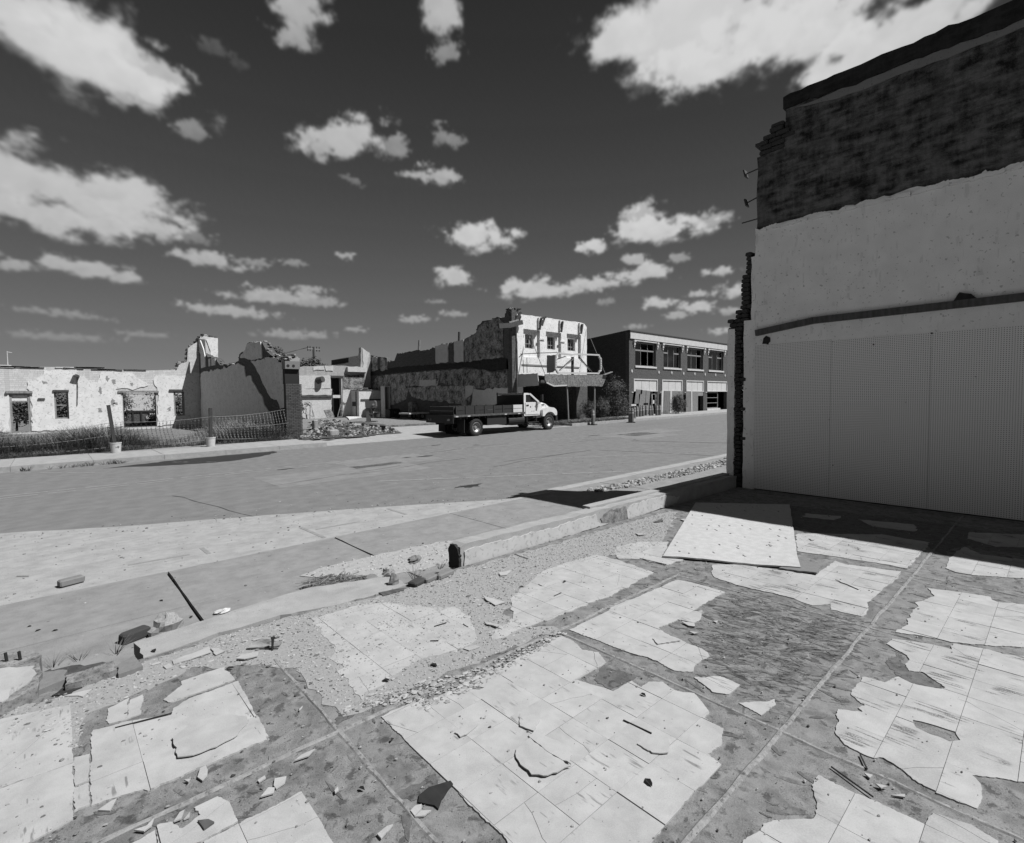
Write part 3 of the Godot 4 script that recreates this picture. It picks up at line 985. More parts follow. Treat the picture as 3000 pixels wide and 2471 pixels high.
		for i in range(i0, i1):
			for j in range(j0, j1):
				var sk := pick.randf_range(-0.002, 0.002)
				var cell := rect(gx + i * px + 0.0010 + sk, gz + j * pz + 0.0010, gx + (i + 1) * px - 0.0010 + sk, gz + (j + 1) * pz - 0.0010)
				for piece in Geometry2D.intersect_polygons(outline, cell):
					var left := [piece]
					for g in gaps:
						var nx := []
						for q in left:
							nx.append_array(Geometry2D.clip_polygons(q, rough(pv(g), 0.03, 0.006, 77)))
						left = nx
					for q in left:
						if q.size() < 3 or absf(area(q)) < 0.0006 or Geometry2D.is_polygon_clockwise(q) != Geometry2D.is_polygon_clockwise(left[0]):
							continue
						var lift := pick.randf_range(0.0045, 0.0065)
						var xf := fy(0.0)
						xf.basis = Basis(Vector3(1, pick.randf_range(-0.006, 0.006), 0), Vector3(0, pick.randf_range(-0.006, 0.006), 1), Vector3.UP)
						var c0: Vector2 = q[0]
						xf.origin.y = -(xf.basis * Vector3(c0.x, c0.y, 0)).y + 0.0005
						var names: Array = lots[kind]
						var mn: String = names[pick.randi() % names.size()]
						var bits := [q]
						if pick.randf() < 0.16 and absf(area(q)) > 0.01:      # snapped across
							var mid := Vector2.ZERO
							for p in q:
								mid += p / q.size()
							var dir := Vector2.RIGHT.rotated(pick.randf() * PI)
							var side := dir.orthogonal()
							var cut := PackedVector2Array()
							for n in 15:
								cut.append(mid + dir * (n - 7) * 0.06 + side * pick.randf_range(-0.008, 0.008))
							var back := PackedVector2Array()
							for n in range(14, -1, -1):
								back.append(cut[n] + side * 0.002)
							cut.append_array(back)
							bits = Geometry2D.clip_polygons(q, cut)
						for bit in bits:
							if absf(area(bit)) > 0.0004:
								made.append([absf(area(bit)) / maxf(0.3, c0.length_squared()), bit, lift, xf, mn])
	made.sort_custom(func(m0, m1): return m0[0] > m1[0])
	var rest := sto()
	for i in made.size():
		var m: Array = made[i]
		if i < 285:
			var s2 := sto()
			ext(s2, m[1], -0.004, m[2], m[3])
			obj("floor_tile", s2, M[m[4]], fl)
		else:
			ext(rest, m[1], -0.004, m[2], m[3])
	obj("tile_remnants", rest, M.tile_0, fl).set_meta("kind", "stuff")
	# lifted and overlapping broken tiles
	for a in [[[0.382, -2.884, 0.376, -2.701, 0.433, -2.662, 0.518, -2.662, 0.604, -2.675, 0.686, -2.765, 0.695, -2.828, 0.62, -2.927, 0.489, -2.969], 0.013], [[1.737, -1.871, 1.819, -1.811, 1.783, -1.764, 1.693, -1.72, 1.666, -1.796], 0.012], [[1.648, -1.714, 1.729, -1.711, 1.709, -1.648, 1.737, -1.529, 1.648, -1.442, 1.636, -1.558], 0.012], [[1.544, -1.688, 1.643, -1.703, 1.636, -1.558, 1.635, -1.44, 1.526, -1.464, 1.482, -1.519, 1.486, -1.594, 1.513, -1.666], 0.014], [[1.403, -1.978, 1.506, -2.008, 1.531, -1.949, 1.442, -1.925, 1.403, -1.937], 0.01], [[1.986, -1.324, 2.053, -1.308, 2.045, -1.223, 1.976, -1.259], 0.012], [[2.951, -1.848, 3.031, -1.835, 3.053, -1.703, 2.905, -1.783], 0.03], [[1.982, -1.322, 2.089, -1.298, 2.138, -1.251, 2.033, -1.19, 1.98, -1.24], 0.014]]:
		var s2 := sto()
		var q := rough(pv(a[0]), 0.02, 0.005, int(a[0][0] * 100))
		var xf := fy(0.0)
		xf.basis = Basis(Vector3(1, -0.02, 0), Vector3(0, 0.03, 1), Vector3.UP)
		var low := 1e9
		for p in q:
			low = minf(low, (xf.basis * Vector3(p.x, p.y, 0)).y)
		xf.origin.y = -low + 0.0065
		ext(s2, q, 0.0, 0.005, xf)
		obj("lifted_tile", s2, M.tile_0, fl)

func area(p: PackedVector2Array) -> float:
	var a := 0.0
	for i in p.size():
		a += p[i].cross(p[(i + 1) % p.size()])
	return a * 0.5

func ridge(parent: Node, a: Vector2, b: Vector2) -> void:
	var st := sto()
	var n := int(a.distance_to(b) / 0.05)
	var nrm := (b - a).normalized().orthogonal()
	var nz := FastNoiseLite.new()
	nz.seed = int(a.x * 10 + b.y * 7)
	nz.frequency = 2.0
	var prev := []
	for i in n + 1:
		var p := a.lerp(b, float(i) / n)
		var k := nz.get_noise_2d(p.x, p.y)
		var hgt := 0.006 + 0.004 * nz.get_noise_2d(p.y * 3.0, p.x * 3.0)
		p += nrm * k * 0.012
		var wd := 0.014 + 0.006 * nz.get_noise_2d(p.x * 2.0 + 30.0, p.y * 2.0)
		var row := [Vector3(p.x - nrm.x * wd, -0.001, p.y - nrm.y * wd), Vector3(p.x - nrm.x * wd * 0.45, hgt, p.y - nrm.y * wd * 0.45), Vector3(p.x + nrm.x * wd * 0.45, hgt, p.y + nrm.y * wd * 0.45), Vector3(p.x + nrm.x * wd, -0.001, p.y + nrm.y * wd)]
		if not prev.is_empty():
			for j in 3:
				quad(st, prev[j], prev[j + 1], row[j + 1], row[j])
		prev = row
	obj("mortar_ridge", st, M.ridge, parent)

# ------------------------------------------------------------------ the wall on the right

func build_shop_wall() -> void:
	var t := thing("shop_wall", "tall roofless shop wall of dark parapet, pale plaster and pegboard", "wall", Vector3.ZERO)
	var st := sto()
	var prof := PackedVector2Array([Vector2(13, -0.3), Vector2(13, 6.5), Vector2(-3.26, 6.5), Vector2(-3.26, 5.72), Vector2(-3.69, 5.72), Vector2(-3.69, -0.3)])
	ext(st, rough(prof, 0.22, 0.012, 31), -0.36, 0.0, fx(9.13))
	obj("masonry", st, M.tarred, t)
	st = sto()
	var cop := PackedVector2Array([Vector2(13, 6.24), Vector2(13, 6.56), Vector2(-3.27, 6.54), Vector2(-3.27, 6.34), Vector2(-2.9, 6.33), Vector2(-2.4, 6.29), Vector2(-1.6, 6.31), Vector2(-0.8, 6.27), Vector2(2, 6.3)])
	ext(st, rough(cop, 0.12, 0.022, 32), -0.42, 0.035, fx(9.13))
	obj("coping", st, M.tar_black, t)
	st = sto()
	var fl := PackedVector2Array([Vector2(13, 6.14), Vector2(13, 6.26), Vector2(-2.6, 6.3), Vector2(-3.1, 6.3), Vector2(-2.5, 6.18), Vector2(-1.2, 6.17)])
	ext(st, rough(fl, 0.14, 0.014, 33), -0.02, 0.014, fx(9.13))
	obj("flashing", st, M.flashing, t)
	# pale plaster coat with its ragged upper edge
	var top := PackedVector2Array([Vector2(13, 2.3), Vector2(-3.69, 2.3), Vector2(-3.7, 4.52)])
	var r := RandomNumberGenerator.new()
	r.seed = 17
	var z := -3.6
	while z < 12.9:
		top.append(Vector2(z, 4.5 + r.randf_range(-0.05, 0.05)))
		z += r.randf_range(0.06, 0.22)
	top.append(Vector2(13, 4.48))
	st = sto()
	ext(st, rough(top, 0.08, 0.01, 34), 0.0, 0.032, fx(9.13))
	obj("plaster", st, M.shop_plaster, t)
	# broken lip along the top of the plaster: thin layers, each snapped off unevenly
	for layer in 3:
		st = sto()
		z = -3.62
		while z < 8.0:
			var l := r.randf_range(0.1, 0.55)
			if r.randf() < [0.85, 0.6, 0.4][layer]:
				var y0 := 4.435 + 0.018 * layer
				var pl := PackedVector2Array([Vector2(z, y0), Vector2(z + l, y0), Vector2(z + l, y0 + r.randf_range(0.015, 0.05)), Vector2(z + l * 0.6, y0 + r.randf_range(0.03, 0.07)), Vector2(z + l * 0.3, y0 + r.randf_range(0.02, 0.07)), Vector2(z, y0 + 0.02)])
				ext(st, rough(pl, 0.018, 0.009, int(z * 50) + layer * 7), 0.0, 0.042 + 0.011 * (2 - layer) + r.randf_range(0.0, 0.006), fx(9.13))
			z += l + r.randf_range(0.0, 0.1)
		obj("plaster_edge", st, M.shop_plaster, t).set_meta("kind", "stuff")
	# plaster scabs fallen away: shallow patches of the undercoat
	st = sto()
	var spots := [-3.37, 3.77, -3.22, 3.56, -3.24, 3.38, -3.41, 3.25, -3.37, 3.1, -3.34, 2.96, -3.51, 3.23, -3.03, 3.4, -2.6, 3.81, -2.77, 4.04, -1.86, 3.41, -1.78, 3.42, -1.66, 3.23, -2.16, 3.67, -0.71, 2.5, -0.59, 2.61, -1.28, 3.12, -2.26, 4.1, -3.33, 4.31, -3.23, 4.37, -1.52, 4.11, -3.49, 4.29]
	for i in range(0, spots.size(), 2):
		var q := PackedVector2Array()
		var sx := r.randf_range(0.012, 0.045)
		var sy := sx * r.randf_range(0.5, 2.2)
		for k in 11:
			var a := TAU * k / 11.0
			var d := r.randf_range(0.55, 1.1)
			q.append(Vector2(spots[i] + cos(a) * sx * d, spots[i + 1] + sin(a) * sy * d))
		ext(st, rough(q, 0.01, 0.01, i + 900), 0.031, 0.0345, fx(9.13))
	obj("scab", st, M.shop_plaster, t).set_meta("kind", "stuff")
	# pegboard sheets
	var zs := [-3.69, -2.52, -1.30, -0.08, 1.14, 2.36, 3.58, 4.8]
	for i in zs.size() - 1:
		st = sto()
		ext(st, rect(zs[i] + 0.0016, 0.02, zs[i + 1] - 0.0016, 2.50 + r.randf_range(-0.006, 0.006)), 0.0325, 0.041, fx(9.13))
		obj("pegboard_sheet", st, M.pegboard, t)
	var nails := pv([-1.57, 1.52, -1.81, 0.94, -2.47, 0.53, -2.5, 2.47, -1.3, 2.48, -2.53, 1.25, -1.97, 2.38, -0.83, 1.86])
	for q in nails:
		st = sto()
		ext(st, rough(rect(q.x - 0.008, q.y - 0.007, q.x + 0.008, q.y + 0.008), 0.008, 0.006, int(q.y * 90)), 0.038, 0.0425, fx(9.13))
		obj("broken_hole", st, M.tar_black, t)
	# timber rail, a length that dips at its street end
	for s in [[-3.66, 2.72, -2.77, 2.83], [-2.765, 2.83, 0.2, 2.84], [0.21, 2.84, 4.6, 2.85]]:
		st = sto()
		bar(st, Vector3(9.06, s[1], s[0]), Vector3(9.06, s[3], s[2]), 0.075, 0.1)
		obj("rail", st, M.rail_wood, t)
	st = sto()
	ext(st, rough(pv([-1.09, 2.86, -1.01, 3, -0.9, 2.95, -0.81, 2.87, -0.84, 2.85]), 0.05, 0.006, 3), 0.0, 0.02, fx(9.06))
	obj("scrap_on_rail", st, M.tar_black, t)
	st = sto()
	ext(st, rough(pv([-3.56, 2.53, -3.55, 2.62, -3.5, 2.66, -3.44, 2.63, -3.43, 2.56, -3.47, 2.51]), 0.03, 0.006, 4), 0.0, 0.005, fx(9.097))
	obj("burn_mark", st, M.tar_black, t)
	# the street end: two plastered strips with raw brick between, stepping up
	st = sto()
	ext(st, rough(rect(-3.885, -0.28, -3.695, 2.96), 0.15, 0.006, 41), -0.3, 0.02, fx(9.13))
	obj("end_plaster", st, M.shop_plaster, t)
	st = sto()
	ext(st, rough(rect(-4.17, -0.28, -4.045, 2.84), 0.15, 0.008, 42), -0.3, 0.03, fx(9.13))
	obj("end_plaster", st, M.shop_plaster, t)
	st = sto()
	ext(st, rough(rect(-3.76, 2.95, -3.695, 4.05), 0.15, 0.008, 43), -0.3, 0.028, fx(9.13))
	obj("end_plaster", st, M.shop_plaster, t)
	var bm := [brick_mesh(Vector3(0.34, 0.066, 0.135), 1, 0.01), brick_mesh(Vector3(0.34, 0.066, 0.105), 2, 0.012), brick_mesh(Vector3(0.34, 0.066, 0.20), 3, 0.012)]
	var y := -0.2
	while y < 4.1:
		var z0 := -4.045 if y < 2.8 else (-4.16 if y < 2.97 else (-4.05 if y < 3.15 else (-3.945 if y < 3.74 else -3.87)))
		var z1 := -3.89 if y < 2.93 else -3.765
		var zz := z0 + r.randf_range(-0.015, 0.02)
		while zz < z1 - 0.05:
			var k := 1 if z1 - zz < 0.16 else r.randi() % 2
			var wd: float = [0.135, 0.105, 0.2][k]
			inst("brick", bm[k], M.dark_brick, t, Transform3D(Basis(Vector3.UP, r.randf_range(-0.06, 0.06)), Vector3(9.28 + r.randf_range(-0.02, 0.02), y, zz + wd * 0.5)))
			zz += wd + 0.008
		y += 0.075
	# brick courses left stepping at the top
	for s in [[5.73, -3.67], [5.805, -3.65], [5.88, -3.72], [5.955, -3.60], [6.03, -3.49], [6.105, -3.47]]:
		var zz: float = s[1]
		while zz < -3.3:
			inst("brick", bm[2], M.dark_brick, t, Transform3D(Basis(Vector3.UP, r.randf_range(-0.08, 0.08)), Vector3(9.27 + r.randf_range(-0.03, 0.02), s[0], zz + 0.1)))
			zz += 0.208
	# rusty tie rods with washer plates sticking out to the street
	for s in [[5.61, -3.69, 5.57, -3.96, true], [5.15, -3.69, 5.06, -3.94, true], [4.74, -3.69, 4.73, -4.02, false]]:
		st = sto()
		cyl(st, Vector3(9.3, s[0], s[1] + 0.1), Vector3(9.3, s[2], s[3]), 0.011, 0.011, 6)
		var rod := obj("tie_rod", st, M.steel, t)
		if s[4]:
			st = sto()
			bx(st, Vector3(9.3, s[2], s[3]), Vector3(0.12, 0.13, 0.025), Basis(Vector3.RIGHT, -0.25))
			obj("washer_plate", st, M.steel, rod)
	# the low sill wall under the lost shop window
	var sl := thing("sill_wall", "low stuccoed sill wall with broken stub end along the pavement", "wall")
	st = sto()
	var top_line := PackedVector2Array([Vector2(2.95, -0.45), Vector2(2.94, -0.05), Vector2(2.93, 0.04), Vector2(2.94, 0.12), Vector2(2.94, 0.18), Vector2(2.99, 0.205), Vector2(5.0, 0.205), Vector2(9.1, 0.21), Vector2(9.1, -0.45)])
	ext(st, rough(top_line, 0.09, 0.009, 51), -0.18, 0.0, fz(-3.99))
	obj("core", st, M.apron, sl)
	st = sto()
	ext(st, rough(PackedVector2Array([Vector2(5.2, -0.02), Vector2(5.15, 0.1), Vector2(5.3, 0.17), Vector2(5.7, 0.17), Vector2(5.74, 0.05), Vector2(5.8, -0.02)]), 0.04, 0.012, 58), -0.01, 0.008, fz(-3.99))
	obj("bare_render", st, M.stucco_grey, sl)
	st = sto()
	ext(st, rough(PackedVector2Array([Vector2(-4.16, -0.05), Vector2(-4.165, 0.14), Vector2(-4.13, 0.19), Vector2(-4.07, 0.2), Vector2(-4.01, 0.17), Vector2(-3.985, 0.1), Vector2(-3.99, -0.02)]), 0.02, 0.006, 59), 0.0, 0.03, fx(2.945))
	obj("dark_end", st, M.tar_black, sl)  # thin black sheet over the broken end
	st = sto()
	ext(st, rough(PackedVector2Array([Vector2(2.97, -0.02), Vector2(2.99, 0.14), Vector2(3.3, 0.15), Vector2(4.4, 0.14), Vector2(4.75, 0.17), Vector2(5.05, 0.16), Vector2(5.12, 0.05), Vector2(5.3, 0.0)]), 0.05, 0.012, 52), -0.01, 0.012, fz(-3.99))
	ext(st, rough(PackedVector2Array([Vector2(5.75, -0.02), Vector2(5.72, 0.1), Vector2(5.78, 0.165), Vector2(6.2, 0.18), Vector2(6.75, 0.18), Vector2(7.1, 0.1), Vector2(7.0, 0.02)]), 0.05, 0.012, 53), -0.01, 0.012, fz(-3.99))
	obj("stucco", st, M.stucco_white, sl)
	st = sto()
	ext(st, rough(rect(5.1, -4.24, 9.1, -4.11), 0.3, 0.006, 54), -0.02, 0.03, fy(0.205))
	obj("capping", st, M.apron, sl)
	# what is left of it further along, broken down to the floor
	var ft := thing("sill_footing", "flat concrete footing strip where the sill wall broke away", "footing")
	st = sto()
	ext(st, rough(pv([0.375, -4.253, 1.049, -4.366, 1.611, -4.443, 2.277, -4.21, 2.285, -3.89, 1.679, -3.897, 1.244, -4.013, 0.827, -4.008, 0.395, -3.933, 0.38, -4.119]), 0.06, 0.012, 55), -0.42, 0.006, fy(0.0))
	obj("concrete_strip", st, M.apron, ft)
	var stub := thing("wall_stub", "broken stub of low wall with flaking white paint", "wall")
	st = sto()
	ext(st, rough(pv([-1.233, -4.835, -0.284, -4.51, -0.19, -4.481, -0.106, -4.394, -0.097, -4.097, -0.101, -3.829, -0.246, -3.729, -0.809, -3.831]), 0.06, 0.014, 56), -0.5, 0.0, fy(0.06))
	obj("core", st, M.stucco_grey, stub)
	st = sto()
	ext(st, rough(pv([-0.849, -4.659, -0.272, -4.253, -0.125, -4.161, -0.117, -3.988, -0.16, -3.909, -0.248, -3.763, -0.746, -4.046]), 0.04, 0.012, 57), -0.01, 0.006, fy(0.06))
	obj("flaking_paint", st, M.tile_1, stub)
	# loose stone blocks in the gap
	var bk := RandomNumberGenerator.new()
	bk.seed = 9
	var gap := [[[0.019, -3.923, 0.243, -3.945, 0.24, -3.801, 0.012, -3.793], "long weathered stone block lying in the sill gap", "stucco_grey"], [[0.254, -3.909, 0.354, -3.976, 0.356, -3.772, 0.25, -3.766], "square dark-stained stone block beside the concrete footing", "mid_brick"], [[-0.097, -4.116, 0.013, -4.064, 0.01, -3.914, -0.106, -3.86], "low dark stone block beside the painted wall stub", "mid_brick"]]
	for g in gap:
		st = sto()
		ext(st, rough(pv(g[0]), 0.03, 0.008, bk.randi()), -0.2, 0.0, fy(0.045 if g[2] != "mid_brick" else 0.03))
		tag(obj("stone_block", st, M[g[2]]), g[1], "block", "stone blocks from the broken sill")

# ------------------------------------------------------------------ the long ruin across the street

func add_window(parent: Node, q: Array, z: float, m: Material, bars_v: int, rails: Array, fw := 0.07, depth := 0.1) -> Node3D:   # a frame in an opening of a wall facing us
	var st := sto()
	var f := fz(z)
	for r in [[q[0], q[1], q[0] + fw, q[3]], [q[2] - fw, q[1], q[2], q[3]], [q[0] + fw, q[3] - fw, q[2] - fw, q[3]], [q[0] + fw, q[1], q[2] - fw, q[1] + fw]]:
		ext(st, rect(r[0], r[1], r[2], r[3]), -depth, 0.0, f)
	var w := obj("window_frame", st, m, parent)
	for i in bars_v:
		var x := lerpf(q[0], q[2], (i + 1.0) / (bars_v + 1))
		st = sto()
		ext(st, rect(x - fw * 0.3, q[1] + fw, x + fw * 0.3, q[3] - fw), -depth * 0.7, -0.01, f)
		obj("mullion", st, m, w)
	for t in rails:
		var y := lerpf(q[1], q[3], t)
		st = sto()
		ext(st, rect(q[0] + fw, y - fw * 0.35, q[2] - fw, y + fw * 0.35), -depth * 0.7, -0.012, f)
		obj("glazing_bar", st, m, w)
	return w

func loose_bricks(parent: Node, pts: Array, dz: Array, m: Array, sd: int, size := Vector3(0.2, 0.065, 0.1)) -> void:
	var r := RandomNumberGenerator.new()
	r.seed = sd
	var ms := [brick_mesh(size, sd, 0.01), brick_mesh(size * Vector3(0.6, 1, 1), sd + 1, 0.012)]
	for p in pts:
		var at: Vector3 = p
		inst("brick", ms[r.randi() % 2], M[m[r.randi() % m.size()]], parent, Transform3D(Basis(Vector3.UP, r.randf() * TAU) * Basis(Vector3.RIGHT, r.randf_range(-0.25, 0.25)), at + Vector3(0, -0.02, r.randf_range(dz[0], dz[1]))))

func along(line: PackedVector2Array, step: float, r: RandomNumberGenerator) -> Array:
	var out := []
	for i in line.size() - 1:
		var n: int = max(1, int(line[i].distance_to(line[i + 1]) / step))
		for k in n:
			out.append(line[i].lerp(line[i + 1], (k + r.randf() * 0.8) / n))
	return out

func build_left_ruin() -> void:
	var Z := -43.9
	var t := thing("ruined_building", "long roofless ruin with flaking white plaster over stone", "ruin")
	var door := hole([-1.74, 2.27, -0.83, -0.16])
	var win := hole([0.3, 2.42, 0.99, 0.64])
	var bay := hole([3.81, 2.39, 5.69, -0.08])
	var door2 := hole([6.76, 2.41, 7.43, 0.65])
	var holes := [door, win, bay, door2]
	var line := pv([-2.06, 3.87, -1.71, 3.91, -1.4, 3.94, -0.67, 3.9, -0.23, 3.97, 0.51, 3.98, 0.97, 3.95, 1.4, 3.9, 1.56, 3.97, 2.36, 4, 2.38, 3.9, 3.16, 3.88, 4.16, 3.91, 5.01, 3.91, 5.23, 3.89, 6.34, 3.97, 7.03, 4.01, 7.12, 4.22, 7.18, 4.41, 7.64, 4.59, 7.7, 4.66])
	var outline := PackedVector2Array([Vector2(-26, 4.1), Vector2(-9, 4.15)])
	for p in line:
		outline.append(p)
	for p in pv([7.77, 5.57, 8.05, 5.85, 8.42, 6.13, 8.57, 6.4, 8.67, 6.63, 8.81, 6.62, 9.22, 6.53, 9.77, 6.49, 9.73, 4.98]):
		outline.append(p)
	outline.append(Vector2(outline[-1].x, -1.0))
	outline.append(Vector2(-26, -1.0))
	var st := sto()
	wall(st, outline, holes, -0.4, 0.0, fz(Z))
	obj("stone_wall", st, M.ruin_stone, t)
	# plaster coat in three remaining sheets
	var coats := [
		[-4.43, 2.49, -2.92, 2.27, -1.9, 2.09, -1.75, 2.19, -1.84, -0.08, -4.53, 0.02],
		[-0.72, 2.34, -0.92, 2.58, -0.87, 3.01, -0.35, 3.28, -0.19, 3.42, -0.12, 3.74, 1.49, 3.81, 1.5, 3.42, 1.82, 3.38, 2.1, 3.1, 2.51, 3.02, 2.71, 3.74, 3.16, 3.78, 4.43, 3.65, 4.56, 3.35, 5.19, 3.01, 5.26, 2.83, 4.82, 2.74, 4.39, 2.52, 4.11, 2.6, 3.77, 2.65, 3.42, 2.58, 3.55, 2.39, 3.72, 2.17, 3.73, 1.48, 3.77, 1.39, 3.72, -0, 2.66, -0.02, 2.24, -0.07, 1.28, -0.07, -0.24, -0.07, -0.82, -0.07],
		[5.86, 2.46, 5.67, 2.88, 5.62, 3.24, 5.73, 3.55, 6.33, 3.56, 7.56, 3.5, 7.81, 3.78, 9.12, 3.84, 8.99, -0.04, 6.74, 0.01, 5.75, -0.02, 5.7, -0.08],
	]
	var k := 60
	for c in coats:
		st = sto()
		k += 1
		wall(st, rough(pv(c), 0.18, 0.05, k), holes, 0.0, 0.045, fz(Z))
		obj("plaster_sheet", st, M.ruin_plaster, t)
	st = sto()       # lit plaster on the return piece
	ext(st, rough(pv([8.98, 6.28, 9.27, 6.45, 9.74, 6.43, 9.71, 5.04, 9.31, 5.02, 9.19, 5.49]), 0.2, 0.06, 66), 0.0, 0.05, fz(Z))
	obj("plaster_sheet", st, M.ruin_plaster, t)
	# roof felt scraps along the top
	var r := RandomNumberGenerator.new()
	r.seed = 71
	for i in 16:
		var x := r.randf_range(-2.2, 5.5)
		var l := r.randf_range(0.4, 1.8)
		var ty := 4.0
		for j in line.size() - 1:
			if line[j].x <= x and line[j + 1].x >= x:
				ty = lerpf(line[j].y, line[j + 1].y, (x - line[j].x) / maxf(0.001, line[j + 1].x - line[j].x))
		st = sto()
		bx(st, Vector3(x, ty + 0.01, Z - 0.15), Vector3(l, 0.07, 0.4), Basis(Vector3.BACK, r.randf_range(-0.03, 0.03)))
		obj("roof_felt", st, M.dark_masonry if i % 3 else M.ruin_stone, t)
	# lintels
	for a in [[[-1.89, 2.44, -0.69, 2.3], "frame_pale"], [[0.25, 2.51, 1.03, 2.39], "frame_dark"], [[3.56, 2.47, 5.87, 2.34], "frame_pale"], [[6.5, 2.57, 7.33, 2.43], "frame_dark"], [[-0.46, 1.99, -0.13, 1.9], "frame_dark"]]:
		var q := hole(a[0])
		st = sto()
		bx(st, Vector3((q[0] + q[2]) * 0.5, (q[1] + q[3]) * 0.5, Z + 0.02), Vector3(q[2] - q[0], q[3] - q[1], 0.2))
		obj("lintel", st, M[a[1]], t)
	var w := add_window(t, door, Z - 0.02, M.frame_pale, 0, [0.80], 0.1)
	st = sto()
	ext(st, rect(door[0] + 0.1, door[1] + (door[3] - door[1]) * 0.82, door[2] - 0.1, door[3] - 0.1), -0.06, -0.05, fz(Z - 0.02))
	obj("pane", st, M.ruin_plaster, w)
	w = add_window(t, win, Z - 0.1, M.frame_pale, 0, [0.5], 0.09)
	w = add_window(t, bay, Z - 0.1, M.frame_dark, 0, [0.94], 0.05)
	w = add_window(t, door2, Z - 0.05, M.frame_pale, 0, [], 0.1)
	st = sto()
	ext(st, rect(door2[0] + 0.55, door2[1], door2[2], door2[3] - 0.1), -0.25, -0.2, fz(Z))
	obj("door_leaf", st, M.frame_dark, t)
	# torn-away spots of render and a conduit down the wall
	st = sto()
	var pts := [1.51, 0.9, 1.54, 0.52, 2.29, 1.42, 2.58, 1.16, 2.63, 2.51, 1.54, 2.59, 2.99, 3.24, 2, 1.3, -0.12, 2.98]
	for i in range(0, pts.size(), 2):
		var q := PackedVector2Array()
		var sy := r.randf_range(0.08, 0.4)
		for n in 10:
			q.append(Vector2(pts[i] + cos(TAU * n / 10.0) * 0.11 * r.randf_range(0.6, 1.2), pts[i + 1] + sin(TAU * n / 10.0) * sy * r.randf_range(0.6, 1.2)))
		ext(st, rough(q, 0.04, 0.05, i + 300), 0.04, 0.049, fz(Z))
	pts = [3.1, 1.96, 3.01, 3.28, 4.26, 3.21, 3.78, 2.86, 3.26, 1.7, 3.42, 1.59, 4.33, 2.91, 3.37, 3.07, 7.59, 3.32, 6.47, 1.16]
	for i in range(0, pts.size(), 2):
		var q := PackedVector2Array()
		var sy := r.randf_range(0.06, 0.3)
		for n in 10:
			q.append(Vector2(pts[i] + cos(TAU * n / 10.0) * 0.13 * r.randf_range(0.6, 1.2), pts[i + 1] + sin(TAU * n / 10.0) * sy * r.randf_range(0.6, 1.2)))
		ext(st, rough(q, 0.04, 0.05, i + 300), 0.04, 0.049, fz(Z))
	obj("bare_patch", st, M.stone, t).set_meta("kind", "stuff")
	st = sto()
	var cd := pv([1.48, 3.33, 1.46, 2.51, 1.41, 1.52])
	for i in 2:
		cyl(st, Vector3(cd[i].x, cd[i].y, Z + 0.08), Vector3(cd[i + 1].x, cd[i + 1].y, Z + 0.08), 0.03, 0.03, 6)
	var con := obj("conduit", st, M.lot_grey, t)
	st = sto()
	var hp := pv([1.26, 3.45, 1.41, 3.54, 1.58, 3.46, 1.6, 3.36, 1.44, 3.37])
	ext(st, hp, 0.0, 0.3, fz(Z + 0.04))
	obj("conduit_box", st, M.dark_masonry, con)
	# stepped brick edge against the sky
	var top_pts := []
	for p in along(pv([6.66, 3.93, 7.06, 4.12, 7.2, 4.51, 7.72, 4.63, 7.79, 5.57, 8.05, 5.85, 8.42, 6.13, 8.62, 6.62, 8.85, 6.63, 9.27, 6.55, 9.74, 6.49]), 0.16, r):
		top_pts.append(Vector3(p.x, p.y, Z - 0.2))
	loose_bricks(t, top_pts, [-0.18, 0.18], ["mid_brick", "dark_brick", "pale_brick"], 72, Vector3(0.3, 0.12, 0.2))
	# the party wall running back from the street, seen on its shaded side
	var X := 8.45
	var pw := pv([-25.56, -0.32, -25.31, 3.85, -27.08, 3.94, -27.73, 4.07, -28.27, 4.5, -28.71, 4.77, -29.94, 4.84, -31.32, 4.95, -31.86, 4.53, -33.11, 4.44, -33.31, 4.06, -34.5, 3.94, -37.59, 4.05, -38.57, 4.45, -39.83, 4.66, -41.49, 4.92])
	pw.append(Vector2(-43.6, pw[-1].y + 0.4))
	pw.append(Vector2(-43.85, 6.4))
	pw.append(Vector2(-43.9, -1.0))
	st = sto()
	ext(st, rough(pw, 0.3, 0.06, 73), -0.42, 0.0, fx(X))
	obj("party_wall", st, M.dark_masonry, t)
	st = sto()      # plaster left on it, with the dark gash of the fallen stair line
	ext(st, rough(pv([-32.11, 3.62, -33.25, 3.93, -35, 3.84, -36.54, 3.81, -38, 3.79, -40.39, 3.78, -41.67, 3.79, -43.27, 3.79, -43.91, -1.28, -26.85, -0.36, -27.38, 0.88, -28.58, 1.46, -28.91, 1.8, -29.6, 2.19, -30.8, 3.04, -31.76, 3.03]), 0.25, 0.09, 74), 0.0, 0.05, fx(X))
	obj("party_plaster", st, M.ruin_plaster, t)
	st = sto()
	ext(st, rough(pv([-30.71, 3.86, -25.33, 3.84, -25.44, 1.33, -26.06, 1.32, -26.55, 1.71, -27.51, 1.82, -28.15, 2.23, -29.15, 2.97, -29.84, 3.5]), 0.25, 0.07, 75), 0.0, 0.05, fx(X))
	obj("party_plaster", st, M.ruin_plaster, t)
	st = sto()
	ext(st, rough(pv([-31.26, 4.9, -28.83, 4.79, -28.68, 3.9, -30.57, 3.91, -31.91, 4.13, -32.84, 4.19, -32.6, 4.38, -31.72, 4.52]), 0.25, 0.05, 76), 0.0, 0.05, fx(X))
	obj("party_plaster", st, M.ruin_plaster, t)
	st = sto()
	ext(st, pv([-42.97, 6.15, -42.06, 5.46, -41.61, 4.82, -41.61, 4.14, -42.98, 4.11]), 0.0, 0.06, fx(X))
	obj("party_plaster", st, M.ruin_plaster, t)
